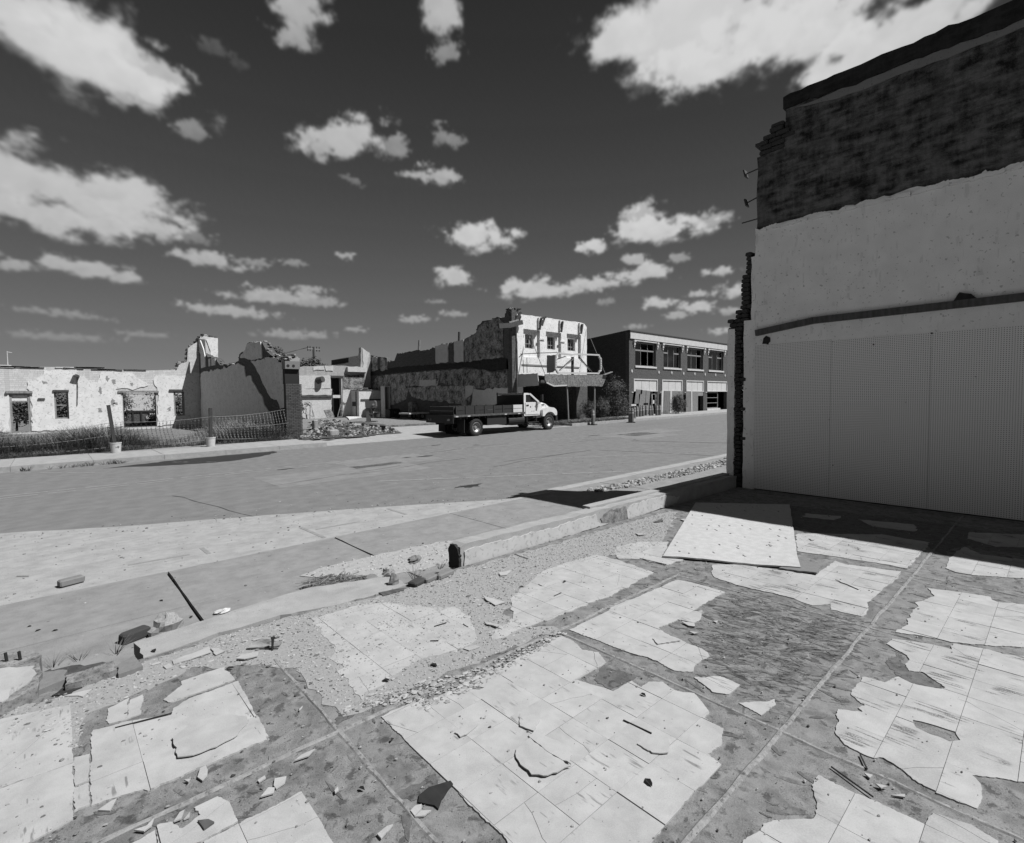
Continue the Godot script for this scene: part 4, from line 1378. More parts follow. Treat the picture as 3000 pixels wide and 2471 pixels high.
	for q in [[-40.67, 4.66, -40.15, 4.63, -40.17, 4.12, -40.69, 4.12], [-39.84, 4.63, -38.75, 4.54, -38.82, 4.11, -39.82, 4.12]]:
		st = sto()
		ext(st, pv(q), 0.0, 0.05, fx(X))
		obj("party_plaster", st, M.ruin_plaster, t)
	top_pts = []
	for p in along(pv([-25.43, 3.87, -27.08, 3.96, -27.73, 4.09, -28.26, 4.51, -28.71, 4.79, -29.94, 4.85, -31.32, 4.96, -31.86, 4.54, -33.15, 4.46, -33.31, 4.08, -34.5, 3.96, -37.59, 4.07, -38.67, 4.46]), 0.25, r):
		top_pts.append(Vector3(X + 0.2 + r.randf_range(-0.15, 0.15), p.y, p.x))
	loose_bricks(t, top_pts, [-0.05, 0.05], ["mid_brick", "dark_brick", "pale_brick"], 77)
	# brick pier at the street end, course by course
	var pier := Node3D.new()
	pier.name = "brick_pier"
	t.add_child(pier)
	st = sto()
	box2(st, Vector3(8.24, -0.3, -25.0), Vector3(8.84, 2.46, -24.64))
	obj("pier_core", st, M.joint, pier)
	var ms := [brick_mesh(Vector3(0.2, 0.066, 0.1), 81, 0.006), brick_mesh(Vector3(0.1, 0.066, 0.1), 82, 0.006)]
	var y := -0.26
	var row := 0
	while y < 2.42:
		var x := 8.2
		if row % 2:
			inst("brick", ms[1], M.pier_brick if r.randf() < 0.8 else M.dark_brick, pier, Transform3D(Basis(), Vector3(x + 0.05, y, -24.63 + r.randf_range(-0.004, 0.004))))
			x += 0.108
		while x < 8.86:
			var small := x + 0.2 > 8.9
			inst("brick", ms[1] if small else ms[0], M.pier_brick if r.randf() < 0.75 else M.dark_brick, pier, Transform3D(Basis(), Vector3(x + (0.05 if small else 0.1), y, -24.63 + r.randf_range(-0.004, 0.004))))
			x += 0.108 if small else 0.208
		y += 0.075
		row += 1
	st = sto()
	box2(st, Vector3(8.22, 2.44, -25.0), Vector3(8.88, 3.14, -24.72))  # solid black box, its colour gives the shade of a hollow
	obj("dark_hollow", st, M.void, pier)
	st = sto()
	box2(st, Vector3(8.2, 3.14, -25.02), Vector3(8.88, 3.5, -24.58))
	var bb := obj("beam_end", st, M.mid_brick, pier)
	for x in [8.33, 8.58]:
		st = sto()
		cyl(st, Vector3(x, 3.28, -24.585), Vector3(x, 3.28, -24.572), 0.07, 0.07, 10)
		obj("bolt_hole", st, M.void, bb)
	top_pts = []
	for i in 70:
		top_pts.append(Vector3(r.randf_range(8.25, 8.95), 3.5 + r.randf_range(0, 0.4) * (1.0 - absf(r.randf() - 0.3)), -24.8 - r.randf() * 1.4))
	for i in 60:
		top_pts.append(Vector3(8.66 + r.randf_range(-0.2, 0.2), 3.82 + r.randf_range(0.0, 0.12), -26.0 - r.randf() * 2.6))
	loose_bricks(t, top_pts, [-0.1, 0.1], ["mid_brick", "pale_brick", "dark_brick", "pale_brick"], 83)
	st = sto()      # rubble core that carries them
	ext(st, rough(PackedVector2Array([Vector2(-28.4, 3.6), Vector2(-24.62, 3.45), Vector2(-24.64, 3.6), Vector2(-25.4, 3.8), Vector2(-27.6, 3.95)]), 0.2, 0.08, 84), -0.5, -0.05, fx(8.4))
	obj("rubble_core", st, M.mid_brick, t)

# ------------------------------------------------------------------ the cleared lot and what stands at its back

func build_rear_lot() -> void:
	var Z := -43.9
	var t := thing("rear_wall", "two-tone rear wall of the cleared lot with an open doorway", "wall")
	var door := hole([18.49, 3.64, 19.43, 0.01])
	var st := sto()
	var outline := pv([15.58, -0.18, 15.72, 4.44, 15.93, 4.5, 16.25, 4.59, 16.94, 4.64, 17.87, 4.64, 18.66, 4.73, 19.94, 4.72, 20.29, 4.69, 21.35, 4.71, 21.37, 6.46, 21.58, 6.45, 21.95, 6.18, 22.23, 6.05, 22.32, 5.82, 22.16, -0.44])
	wall(st, rough(outline, 0.35, 0.05, 91), [door], -0.45, 0.0, fz(Z))
	obj("stone_wall", st, M.lot_stone, t)
	var k := 92
	for c in [[[15.75, 3.8, 18.47, 3.84, 18.43, 2.7, 15.69, 2.66], "lot_plaster"], [[19.59, 3.86, 21.7, 3.97, 21.67, 2.72, 19.56, 2.68], "lot_grey"], [[15.85, 1.92, 18.47, 1.9, 18.42, 0.01, 15.8, 0.1], "lot_plaster"], [[15.77, 2.64, 18.52, 2.62, 18.5, 2.12, 15.75, 2.13], "lot_plaster"], [[16.94, 4.56, 17.93, 4.62, 17.95, 4.29, 16.96, 4.24], "lot_plaster"], [[17.98, 4.65, 18.72, 4.67, 18.71, 4.29, 18, 4.27], "lot_plaster"], [[21.49, 6.38, 22.23, 6.02, 21.8, 4.17, 21.62, 4.23], "lot_plaster"], [[19.55, 2.6, 20.6, 2.6, 20.52, -0.06, 19.48, -0.03], "lot_plaster"]]:
		k += 1
		st = sto()
		ext(st, rough(pv(c[0]), 0.25, 0.05, k), 0.0, 0.05, fz(Z))
		obj("plaster_sheet", st, M[c[1]], t)
	st = sto()
	var q := hole([19.93, 4.63, 21.77, 4.2])
	box2(st, Vector3(q[0], q[1], Z), Vector3(q[2], q[3], Z + 0.35))
	obj("coping_block", st, M.lot_plaster, t)
	q = hole([15.88, 2.1, 18.53, 1.94])
	st = sto()
	box2(st, Vector3(q[0], q[1], Z), Vector3(q[2], q[3], Z + 0.2))
	obj("ledge", st, M.frame_dark, t)
	q = hole([18.59, 2.12, 19.27, 1.86])
	st = sto()
	box2(st, Vector3(q[0], q[1], Z - 0.1), Vector3(q[2], q[3], Z + 0.12))
	obj("door_rail", st, M.lot_plaster, t)
	q = hole([18.46, 3.84, 19.57, 3.67])
	st = sto()
	box2(st, Vector3(q[0], q[1], Z - 0.2), Vector3(q[2], q[3], Z + 0.06))
	obj("lintel", st, M.frame_dark, t)
	var p := pv([17.34, 3.38, 17.54, 3.54])
	st = sto()
	cyl(st, Vector3(p[0].x, p[0].y, Z), Vector3(p[0].x + 0.25, p[0].y + 0.1, Z + 0.5), 0.3, 0.26, 12)
	obj("flue_stub", st, M.frame_dark, t)
	st = sto()      # black panel behind the doorway, the unlit room put into its colour
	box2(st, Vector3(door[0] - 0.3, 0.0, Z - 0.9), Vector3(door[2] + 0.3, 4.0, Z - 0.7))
	obj("shade_backing", st, M.void, t)
	# dark building further back
	var far := thing("rear_shed", "dark brick parapet rising behind the cleared lot", "building")
	st = sto()
	var sh := pv([24.65, 5.72, 26.27, 6, 26.31, 6.08, 26.66, 6.13, 26.68, 6.73, 28.21, 7.1, 28.61, 7.12, 28.52, 3.53, 24.59, 3.49])
	ext(st, sh, -5.0, 0.0, fz(-58.0))
	obj("wall", st, M.brick_side, far)
	# whitewashed block room
	var b := thing("block_room", "small whitewashed block room against the lot's rear wall", "shed")
	var zf := -42.3
	var face := hole([20.31, 2.51, 22.48, 0.05])
	st = sto()
	box2(st, Vector3(face[0], 0.1, Z), Vector3(face[2] + 0.3, face[3], zf))
	obj("wall", st, M.block_white, b)
	st = sto()
	box2(st, Vector3(face[0] - 0.05, face[3], Z), Vector3(face[2] + 0.35, face[3] + 0.06, zf + 0.06))
	obj("roof_slab", st, M.lot_grey, b)
	q = hole([20.47, 1.73, 22.52, 1.59])
	st = sto()
	box2(st, Vector3(q[0], q[1], zf), Vector3(q[2], q[3], zf + 0.06))
	obj("shelf_strip", st, M.frame_dark, b)
	st = sto()
	for pt in [[-42.9, 0.1, -42.75, 2.4], [-43.6, 1.1, -42.95, 1.5]]:
		ext(st, rect(pt[0], pt[1], pt[2], pt[3]), 0.0, 0.03, fx(face[0]))
	obj("side_opening", st, M.frame_dark, b)
	# lumber on the roof of the room
	var r := RandomNumberGenerator.new()
	r.seed = 101
	for i in 9:
		st = sto()
		var x: float = face[0] + r.randf_range(-0.6, 1.6)
		bar(st, Vector3(x, face[3] + 0.1 + 0.05 * (i % 3), -42.6 - r.randf()), Vector3(x + r.randf_range(0.6, 1.5), face[3] + 0.1 + 0.05 * (i % 3) + r.randf_range(0, 0.2), -42.6 - r.randf()), 0.08, 0.05)
		tag(obj("roof_timber", st, M.frame_dark if i % 2 else M.lot_grey), "loose timber lying on the roof of the white block room", "timber", "timbers on the block room")
	# leaning window sashes and a door
	var sash := thing("window_sash", "empty white window sash leaning at the left end of the rear wall", "sash")
	lean_frame(sash, pv([15.8, 1.65, 16.45, 1.59, 16.78, 0.11, 16.08, 0.48]), -43.2, 0.09, [0.5], M.bucket)
	var sash2 := thing("window_sash", "glazed white sash propped in front of the open doorway", "sash")
	lean_frame(sash2, pv([18.89, 1.34, 19.29, 1.33, 18.86, 0.22, 18.46, 0.23]), -42.6, 0.06, [0.45, 0.1], M.frame_pale)
	var sash3 := thing("window_sash", "dark arched sash leaning behind the empty white one", "sash")
	lean_frame(sash3, pv([15.88, 1.41, 16.38, 1.54, 16.67, 1.4, 16.72, 0.27, 15.93, 0.61]), -43.5, 0.05, [0.5], M.frame_dark)
	st = sto()
	ext(st, pv([17.55, 0.82, 18.22, 0.86, 18.51, 0.16, 17.83, 0.1]), 0.0, 0.05, Transform3D(Basis(Vector3.RIGHT, Vector3(0, 1, -0.12), Vector3.BACK), Vector3(0, 0, -43.3)))
	tag(obj("door_panel", st, M.lot_grey), "bent pale door panel leaning beside the doorway", "panel")
	st = sto()
	ext(st, rough(pv([20.342, -45.208, 20.082, -41.347, 17.128, -37.406]), 0.3, 0.05, 9), 0.0, 0.08, fy(0.12))
	tag(obj("sheet_metal", st, M.block_white), "pale bent sheet lying on the slab before the block room", "sheet")
	# the floor mixer
	var g := [16.645, -32.885]
	var mx := thing("floor_mixer", "tall grey dough mixer standing alone on the lot slab", "mixer", Vector3(g[0], 0.1, g[1]), -0.74)
	st = sto()
	bx(st, Vector3(0.05, 0.04, 0), Vector3(0.75, 0.08, 0.5))
	obj("base", st, M.mixer, mx)
	st = sto()
	for s in [[-0.16, 0.08, 0.62, 0.24, 0.34], [-0.17, 0.62, 1.1, 0.22, 0.32]]:
		box2(st, Vector3(s[0] - s[3] * 0.5, s[1], -s[4] * 0.5), Vector3(s[0] + s[3] * 0.5, s[2], s[4] * 0.5))
	obj("column", st, M.mixer, mx)
	st = sto()
	var hd := PackedVector2Array([Vector2(-0.32, 1.02), Vector2(-0.33, 1.4), Vector2(-0.26, 1.5), Vector2(0.3, 1.5), Vector2(0.4, 1.42), Vector2(0.42, 1.12), Vector2(0.36, 1.0), Vector2(0.1, 0.96)])
	ext(st, hd, -0.2, 0.2, fz(0.0))
	var head := obj("head", st, M.mixer, mx)
	st = sto()
	cyl(st, Vector3(0.2, 0.72, 0), Vector3(0.2, 1.0, 0), 0.05, 0.13, 12)
	obj("drive_shaft", st, M.frame_dark, head)
	st = sto()
	cyl(st, Vector3(0.24, 1.22, 0.2), Vector3(0.24, 1.22, 0.24), 0.07, 0.07, 10)
	obj("dial", st, M.cone_band, head)
	st = sto()
	bar(st, Vector3(-0.1, 0.6, 0.14), Vector3(0.42, 0.5, 0.2), 0.06, 0.06)
	bar(st, Vector3(-0.1, 0.6, -0.14), Vector3(0.42, 0.5, -0.2), 0.06, 0.06)
	obj("bowl_yoke", st, M.mixer, mx)
	st = sto()
	lathe(st, [[0.02, 0.0], [0.14, 0.0], [0.2, 0.12], [0.2, 0.38], [0.22, 0.4]], Vector3(0.42, 0.28, 0.05), Vector3(0.15, 1, 0.1), 16)
	obj("bowl", st, M.frame_dark, mx)
	st = sto()
	cyl(st, Vector3(0.2, 0.3, 0), Vector3(0.2, 0.75, 0), 0.09, 0.05, 8)
	obj("beater", st, M.bucket, mx)
	# steel lockers and junk in the shade of the theatre wall
	var lk := thing("steel_locker", "open double-door steel locker standing by the theatre side wall", "locker")
	q = hole([21.86, 2.78, 22.87, -0.04])
	for s in [[q[0], q[0] + 0.06], [(q[0] + q[2]) * 0.5 - 0.03, (q[0] + q[2]) * 0.5 + 0.03], [q[2] - 0.3, q[2]]]:
		st = sto()
		box2(st, Vector3(s[0], 0.1, -41.2), Vector3(s[1], q[3], -40.5))
		obj("side_panel", st, M.patch_c, lk)
	st = sto()
	box2(st, Vector3(q[0], q[3], -41.2), Vector3(q[2], q[3] + 0.06, -40.45))
	obj("top_panel", st, M.block_white, lk)
	st = sto()
	box2(st, Vector3(q[0] + 0.06, 0.1, -41.2), Vector3(q[2] - 0.3, q[3], -41.15))
	obj("back_panel", st, M.void, lk)
	st = sto()
	box2(st, Vector3(q[2] + 0.02, 0.1, -40.6), Vector3(q[2] + 0.08, q[3] - 0.02, -39.4))
	obj("door_leaf", st, M.patch_a, lk)
	var jr := RandomNumberGenerator.new()
	jr.seed = 111
	var junk := [["refrigerator_shell", "battered upright cooler with rounded shoulders on the lot", 0.9, 1.35, 0.7, "patch_b"], ["oven_cabinet", "squat dark oven cabinet dumped beside the cooler", 1.0, 0.8, 0.7, "truck_black"], ["counter_unit", "long low steel counter unit behind the truck", 1.9, 0.75, 0.7, "dark_masonry"], ["crate_stack", "dark box-like cabinet with a pale lid on the lot", 0.8, 1.0, 0.6, "dark_masonry"]]
	var spots := [22.46, -36.264, 21.409, -37.966, 24.55, -37.12, 23.084, -39.571]
	for i in 4:
		var a: Array = junk[i]
		var jt := thing(a[0], a[1], "cabinet", Vector3(spots[i * 2], 0.1, spots[i * 2 + 1]), jr.randf_range(-0.3, 0.3))
		st = sto()
		var prof := PackedVector2Array([Vector2(-a[2] * 0.5, 0.08), Vector2(a[2] * 0.5, 0.08), Vector2(a[2] * 0.5, a[3] - 0.12), Vector2(a[2] * 0.5 - 0.12, a[3]), Vector2(-a[2] * 0.5 + 0.12, a[3]), Vector2(-a[2] * 0.5, a[3] - 0.12)])
		ext(st, prof, -a[4], 0.0, fz(0.0))
		obj("body", st, M[a[5]], jt)
		for s in [-1, 1]:
			st = sto()
			ext(st, rect(s * a[2] * 0.25 - a[2] * 0.22, 0.16, s * a[2] * 0.25 + a[2] * 0.22, a[3] - 0.16), 0.0, 0.03, fz(0.0))
			var dr := obj("door", st, M[a[5]], jt)
			st = sto()
			box2(st, Vector3(s * 0.06 - 0.015, a[3] * 0.5, 0.03), Vector3(s * 0.06 + 0.015, a[3] * 0.7, 0.06))
			obj("handle", st, M.rim, dr)
		for s in [-1, 1]:
			st = sto()
			box2(st, Vector3(s * a[2] * 0.4 - 0.04, 0, -a[4]), Vector3(s * a[2] * 0.4 + 0.04, 0.08, 0))
			obj("foot", st, M.truck_black, jt)
	# wire racks
	var rk := [23.68, -36.354, 25.698, -37.537]
	for i in 2:
		var rt := thing("wire_rack", ["tall chrome wire rack with bent shelves beside the cooler", "narrow chrome rack frame leaning behind the truck bed"][i], "rack", Vector3(rk[i * 2], 0.1, rk[i * 2 + 1]), 0.2)
		for sx in [-0.45, 0.45]:
			for sz in [-0.25, 0.25]:
				st = sto()
				cyl(st, Vector3(sx, 0, sz), Vector3(sx + 0.03, 1.55, sz), 0.022, 0.022, 6)
				obj("post", st, M.rim, rt)
		for y in [0.3, 0.65, 1.0, 1.3, 1.54]:
			st = sto()
			for z in [-0.25, -0.1, 0.1, 0.25]:
				cyl(st, Vector3(-0.45, y, z), Vector3(0.45, y + 0.02, z), 0.014, 0.014, 5)
			obj("shelf", st, M.rim, rt)
	# utility trailer parked behind the truck
	var tl := [21.092, -33.76]
	var tr := thing("flat_trailer", "low flat trailer with pale deck edge in the lot", "trailer", Vector3(tl[0], 0.1, tl[1] - 0.6), 0.1)
	st = sto()
	box2(st, Vector3(-0.9, 0.42, -0.8), Vector3(1.6, 0.52, 0.5))
	obj("deck", st, M.patch_c, tr)
	for s in [-0.7, 0.4]:
		var wd := wheel(tr, Vector3(0.4, 0.24, s), 0.24, 0.14, false)
		wd.name = "wheel"
	st = sto()
	bar(st, Vector3(1.6, 0.46, -0.15), Vector3(2.7, 0.4, -0.15), 0.08, 0.08)
	obj("drawbar", st, M.steel, tr)
	# rubble heap at the front of the lot
	var heap := pv([8.404, -23.421, 8.676, -23.09, 9.715, -23.644, 10.743, -23.022, 12.438, -23.743, 13.636, -23.81, 14.688, -26.067, 14.73, -28.103, 15.423, -32.059, 16.586, -36.558, 16.152, -38.996, 14.922, -38.989, 13.599, -37.565])
	var st2 := sto()
	var nz := FastNoiseLite.new()
	nz.seed = 4
	nz.frequency = 0.8
	var lo := Vector2(1e9, 1e9)
	var hi := Vector2(-1e9, -1e9)
	for v in heap:
		lo = lo.min(v)
		hi = hi.max(v)
	var cs := 0.22
	var hgt := func(x: float, z: float) -> float:
		var v := Vector2(x, z)
		if not Geometry2D.is_point_in_polygon(v, heap):
			return -0.12
		var e := 1e9
		for i in heap.size():
			e = minf(e, v.distance_to(Geometry2D.get_closest_point_to_segment(v, heap[i], heap[(i + 1) % heap.size()])))
		return -0.08 + minf(e, 1.0) * (0.2 + 0.24 * nz.get_noise_2d(x, z)) + 0.06 * nz.get_noise_2d(x * 5.0, z * 5.0)
	var nx := int((hi.x - lo.x) / cs) + 2
	var nzc := int((hi.y - lo.y) / cs) + 2
	for i in nx:
		for j in nzc:
			var pts := []
			var up := 0
			for o in [[0, 0], [1, 0], [1, 1], [0, 1]]:
				var x: float = lo.x + (i + o[0]) * cs
				var z: float = lo.y + (j + o[1]) * cs
				var hh: float = hgt.call(x, z)
				if hh > -0.1:
					up += 1
				pts.append(Vector3(x, hh, z))
			if up > 0:
				quad(st2, pts[0], pts[1], pts[2], pts[3])
	var mound := obj("rubble_mound", st2, M.soil)
	mound.set_meta("kind", "stuff")
	mound.set_meta("label", "heap of broken masonry along the front of the cleared lot")
	mound.set_meta("category", "rubble")
	var xfs := []
	var cols := []
	for i in 6000:
		var v := in_poly(heap)
		var s := 0.03 + 0.18 * pow(rng.randf(), 4.0)
		xfs.append(Transform3D(rand_basis(0.9).scaled(Vector3(s * 1.3, s, s)), Vector3(v.x, hgt.call(v.x, v.y) - 0.02, v.y)))
		var gg := rng.randf_range(0.06, 0.36) if rng.randf() < 0.7 else 0.025
		cols.append(Color(gg, gg, gg))
	scatter("rubble", chip_mesh(6, 0.55, 5), M.chips, xfs, cols, "loose broken brick and concrete strewn over the heap", "rubble")
	for a in [[[9.652, -22.844], "pale square concrete block in the rubble heap", Vector3(0.48, 0.3, 0.34)], [[10.679, -27.576], "short pale concrete stump standing in the rubble", Vector3(0.28, 0.6, 0.28)], [[12.936, -27.455], "large grey masonry lump on the crest of the heap", Vector3(0.6, 0.3, 0.45)]]:
		var cb := inst("masonry_block", brick_mesh(a[2], int(a[0][0] * 10), 0.05), M.stone, null, Transform3D(Basis(Vector3.UP, 0.3), Vector3(a[0][0], 0.0, a[0][1])))
		tag(cb, a[1], "block", "masonry blocks in the rubble")
	# fallen slab lying on the lot floor
	st = sto()
	ext(st, rough(pv([14.011, -30.519, 14.901, -30.964, 13.779, -25.557, 13.038, -24.22, 13.265, -27.734]), 0.3, 0.05, 12), -0.16, 0.0, fy(0.28))
	tag(obj("fallen_slab", st, M.dark_masonry), "long dark fallen slab behind the rubble heap", "slab")

func lean_frame(parent: Node, q: PackedVector2Array, z: float, w: float, rails: Array, m: Material) -> void:
	# a four-sided sash drawn in its own plane, leaning back a little
	var lean := func(p: Vector2) -> Vector3:
		return Vector3(p.x, p.y, z - (p.y - 0.1) * 0.18)
	for i in q.size():
		var st := sto()
		bar(st, lean.call(q[i]), lean.call(q[(i + 1) % q.size()]), w, w * 0.6)
		obj("rail", st, m, parent)
	for t in rails:
		var st := sto()
		bar(st, lean.call(q[0].lerp(q[-1], t)), lean.call(q[1].lerp(q[2], t)), w * 0.7, w * 0.5)
		obj("glazing_bar", st, m, parent)

# ------------------------------------------------------------------ the theatre

func build_theatre() -> void:
	var t := thing("theatre_building", "gutted white theatre with rusted marquee and broken parapet", "theatre")
	var X := 22.5
	var Z := -24.6
	var r := RandomNumberGenerator.new()
	r.seed = 121
	# side wall facing the cleared lot
	var line := pv([-44.51, 5.73, -44.16, 5.82, -43.31, 5.55, -42.56, 5.55, -41.04, 5.36, -40.71, 4.98, -39.85, 5.1, -39.33, 5.58, -38.03, 5.61, -36.18, 5.64, -34.73, 5.6, -33.49, 5.69, -33.35, 5.8, -29.72, 5.91, -29.67, 6.02, -28.3, 6.31, -28.07, 6.76, -27.53, 7.03, -25.98, 7.07, -25.29, 6.95, -25.19, 7.23, -24.8, 7.46, -24.66, 7.54])
	var outline := PackedVector2Array([Vector2(-45.0, -0.3)])
	for p in line:
		outline.append(p)
	outline.append(Vector2(-24.62, 7.4))
	outline.append(Vector2(-24.62, -0.3))
	var st := sto()
	ext(st, rough(outline, 0.3, 0.07, 122), -0.42, 0.0, fx(X))
	obj("side_wall", st, M.theatre_upper, t)
	var k := 123
	for c in [
		[[-33.3, 5.76, -31.67, 5.86, -31.69, 4.43, -33.34, 4.41], "patch_c", 0.08], [[-30.86, 5.94, -29.7, 5.92, -29.73, 4.38, -30.9, 4.4], "patch_c", 0.08],
		[[-29.57, 5.98, -28.3, 6.24, -27.47, 6.96, -25.78, 6.95, -25.39, 6.71, -25.43, 4.73, -25.34, 4.4, -29.59, 4.32], "patch_b", 0.05],
		[[-44.16, 5.7, -42.75, 5.47, -42.8, 4.41, -44.83, 4.24], "patch_a", 0.06], [[-42.2, 5.39, -40.96, 5.31, -41, 4.32, -42.26, 4.3], "patch_a", 0.06],
		[[-42.93, 3.79, -40.24, 3.86, -36.4, 3.86, -32.74, 3.88, -32.83, 3.25, -33.31, 2.66, -37.51, 2.64, -37.87, 1.62, -41.24, 1.03, -43.44, 1.02, -43.9, 3.29], "patch_a", 0.05],
		[[-32.76, 3.85, -29.78, 3.84, -29.81, 2.58, -31.95, 2.75, -32.72, 2.88], "patch_b", 0.055],
		[[-29.7, 3.81, -27.92, 3.68, -26.35, 3.42, -24.97, 3.51, -24.99, 2.39, -28.61, 2.38, -29.73, 2.51], "patch_b", 0.045],
		[[-28.61, 2.32, -24.99, 2.34, -25.01, 0.85, -29.1, 0.81], "patch_c", 0.06],
		[[-35.77, 3.25, -33.31, 3.2, -33.33, 2.71, -35.78, 2.73], "patch_c", 0.062],
		[[-37.76, 2.7, -32.99, 2.66, -30.22, 2.63, -28.72, 2.41, -29.32, 1.16, -30.86, 1.3, -31.99, 1.45, -35.53, 1.62, -37.02, 1.87], "patch_a", 0.05],
		[[-29.58, 2.61, -28.66, 2.59, -28.68, 2.07, -29.54, 1.66], "patch_c", 0.07],
	]:
		k += 1
		st = sto()
		ext(st, rough(pv(c[0]), 0.3, 0.07, k), 0.0, c[2], fx(X))
		obj("render_patch", st, M[c[1]], t)
	st = sto()       # joist band where the next roof tied in: tar and recess shade in black
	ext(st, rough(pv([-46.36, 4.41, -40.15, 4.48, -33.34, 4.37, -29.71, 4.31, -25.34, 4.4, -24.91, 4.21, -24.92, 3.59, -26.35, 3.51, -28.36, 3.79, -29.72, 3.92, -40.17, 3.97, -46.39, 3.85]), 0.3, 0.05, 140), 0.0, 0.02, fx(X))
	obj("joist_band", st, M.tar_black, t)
	for p in [[-36.2, 5.57, -36.02, 6.5], [-30.62, 6.01, -30.55, 6.61]]:
		st = sto()
		cyl(st, Vector3(X + 0.2, p[1] - 0.3, p[0]), Vector3(X + 0.2, p[3], p[2]), 0.09, 0.09, 8)
		obj("vent_pipe", st, M.frame_pale if p[0] < -34 else M.frame_dark, t)
	var tp := []
	for p in along(line, 0.4, r):
		if r.randf() < 0.75:
			tp.append(Vector3(X + r.randf_range(0.05, 0.35), p.y - 0.02, p.x))
	loose_bricks(t, tp, [-0.05, 0.05], ["dark_brick", "mid_brick"], 141, Vector3(0.22, 0.09, 0.2))
	# stepped brick end of the side wall, then the corner pier
	st = sto()
	ext(st, pv([-25.28, 6.35, -24.71, 6.37, -24.74, 4.64, -25.31, 4.72]), 0.0, 0.06, fx(X))
	ext(st, pv([-25.19, 7.07, -24.7, 7.2, -24.71, 6.37, -25.21, 6.37]), 0.0, 0.05, fx(X))
	obj("quoin", st, M.theatre_brick, t)
	st = sto()
	box2(st, Vector3(X - 0.02, -0.1, Z - 0.5), Vector3(22.86, 7.42, Z + 0.06))
	obj("corner_pier", st, M.theatre_brick, t)
	tp = []
	for i in 26:
		tp.append(Vector3(r.randf_range(22.45, 23.3), 7.38 - maxf(0.0, i % 13 - 7) * 0.06 + r.randf_range(0, 0.16), Z - r.randf_range(0.0, 0.4)))
	loose_bricks(t, tp, [-0.05, 0.05], ["dark_brick", "mid_brick"], 142, Vector3(0.22, 0.08, 0.12))
	# street front: raised white frame round three recessed window bays
	var top := PackedVector2Array([Vector2(22.87, 3.2)])
	for p in pv([22.85, 7.15, 23.17, 7.19, 23.45, 7.17, 24.94, 7.19, 27.15, 7.18, 29.34, 7.2, 29.73, 7.14, 29.99, 6.91]):
		top.append(p)
	top.append(Vector2(top[-1].x, 3.2))
	var bays := [hole([23.42, 6.25, 24.99, 4.4]), hole([25.57, 6.25, 27.14, 4.46]), hole([27.74, 6.27, 29.31, 4.52])]
	var wins := [hole([23.74, 5.95, 24.57, 5]), hole([25.87, 5.95, 26.71, 5.06]), hole([28.02, 5.95, 28.87, 5.07])]
	st = sto()
	wall(st, rough(top, 0.3, 0.025, 143), bays, -0.02, 0.16, fz(Z))
	obj("facade", st, M.theatre_white, t)
	st = sto()
	var inner := top.duplicate()
	wall(st, inner, wins, -0.3, -0.025, fz(Z))
	obj("recessed_wall", st, M.theatre_white, t)
	for w in wins:
		var wn := add_window(t, w, Z - 0.2, M.frame_pale, 2, [0.35, 0.68], 0.06, 0.08)
		for i in 3:
			for j in 3:
				var roll := r.randf()
				if roll < 0.45:
					continue
				st = sto()
				var x0 := lerpf(w[0], w[2], i / 3.0) + 0.03
				var x1 := lerpf(w[0], w[2], (i + 1) / 3.0) - 0.03
				var y0 := lerpf(w[1], w[3], [0.0, 0.35, 0.68][j]) + 0.03
				var y1 := lerpf(w[1], w[3], [0.35, 0.68, 1.0][j]) - 0.03
				var pn := PackedVector2Array([Vector2(x0, y0), Vector2(x1, y0), Vector2(x1, y1), Vector2(lerpf(x0, x1, r.randf_range(0.3, 0.7)), y1 - r.randf_range(0, 0.25) * (y1 - y0)), Vector2(x0, y1)])
				ext(st, pn, -0.05, -0.045, fz(Z - 0.2))
				obj("pane", st, M.frame_pale if roll > 0.74 else M.glass, wn)
	# fins above the bays, ledges between them
	for f in [[24.76, 7.1, 24.88, 6.39], [26.91, 7.12, 27.02, 6.4], [29.03, 7.13, 29.17, 6.4]]:
		var q := hole(f)
		st = sto()
		box2(st, Vector3(q[0], q[1], Z + 0.16), Vector3(q[2], q[3], Z + 0.3))
		obj("fin", st, M.theatre_white, t)
	for f in [[24.89, 5.71, 25.39, 5.7], [24.89, 5.64, 25.39, 5.64], [27.01, 5.7, 27.52, 5.69], [27.01, 5.64, 27.51, 5.63]]:
		var q := hole(f)
		st = sto()
		box2(st, Vector3(q[0], q[1] - 0.02, Z + 0.16), Vector3(q[2], q[3] + 0.02, Z + 0.22))
		obj("ledge", st, M.theatre_white, t)
	var bq := hole([23.23, 3.92, 29.09, 3.82])
	st = sto()
	box2(st, Vector3(bq[0], bq[1], Z + 0.162), Vector3(bq[2], bq[3], Z + 0.2))
	obj("grey_band", st, M.theatre_band, t)  # plain grey band across the white front
	# broken timber cornice brackets hanging off the parapet
	for b in [[[24.84, 6.28, 24.91, 7.05, 25.35, 7.16], 0.1], [[25.34, 7.14, 24.97, 6.57], 0.07], [[27.02, 6.29, 27.05, 7.05], 0.1], [[29.18, 6.34, 29.21, 7.05], 0.14], [[22.57, 6.64, 22.96, 7.24], 0.2], [[22.6, 6.6, 22.91, 7.06], 0.12], [[22.78, 6.37, 22.96, 6.99], 0.06]]:
		st = sto()
		var q := pv(b[0])
		for i in q.size() - 1:
			bar(st, Vector3(q[i].x, q[i].y, -24.32), Vector3(q[i + 1].x, q[i + 1].y, -24.2), b[1], 0.12)
		obj("broken_bracket", st, M.frame_dark, t)
	st = sto()
	var pk := pv([21.08, 6.2, 21.97, 6.3, 22.78, 6.54, 23.09, 6.61])
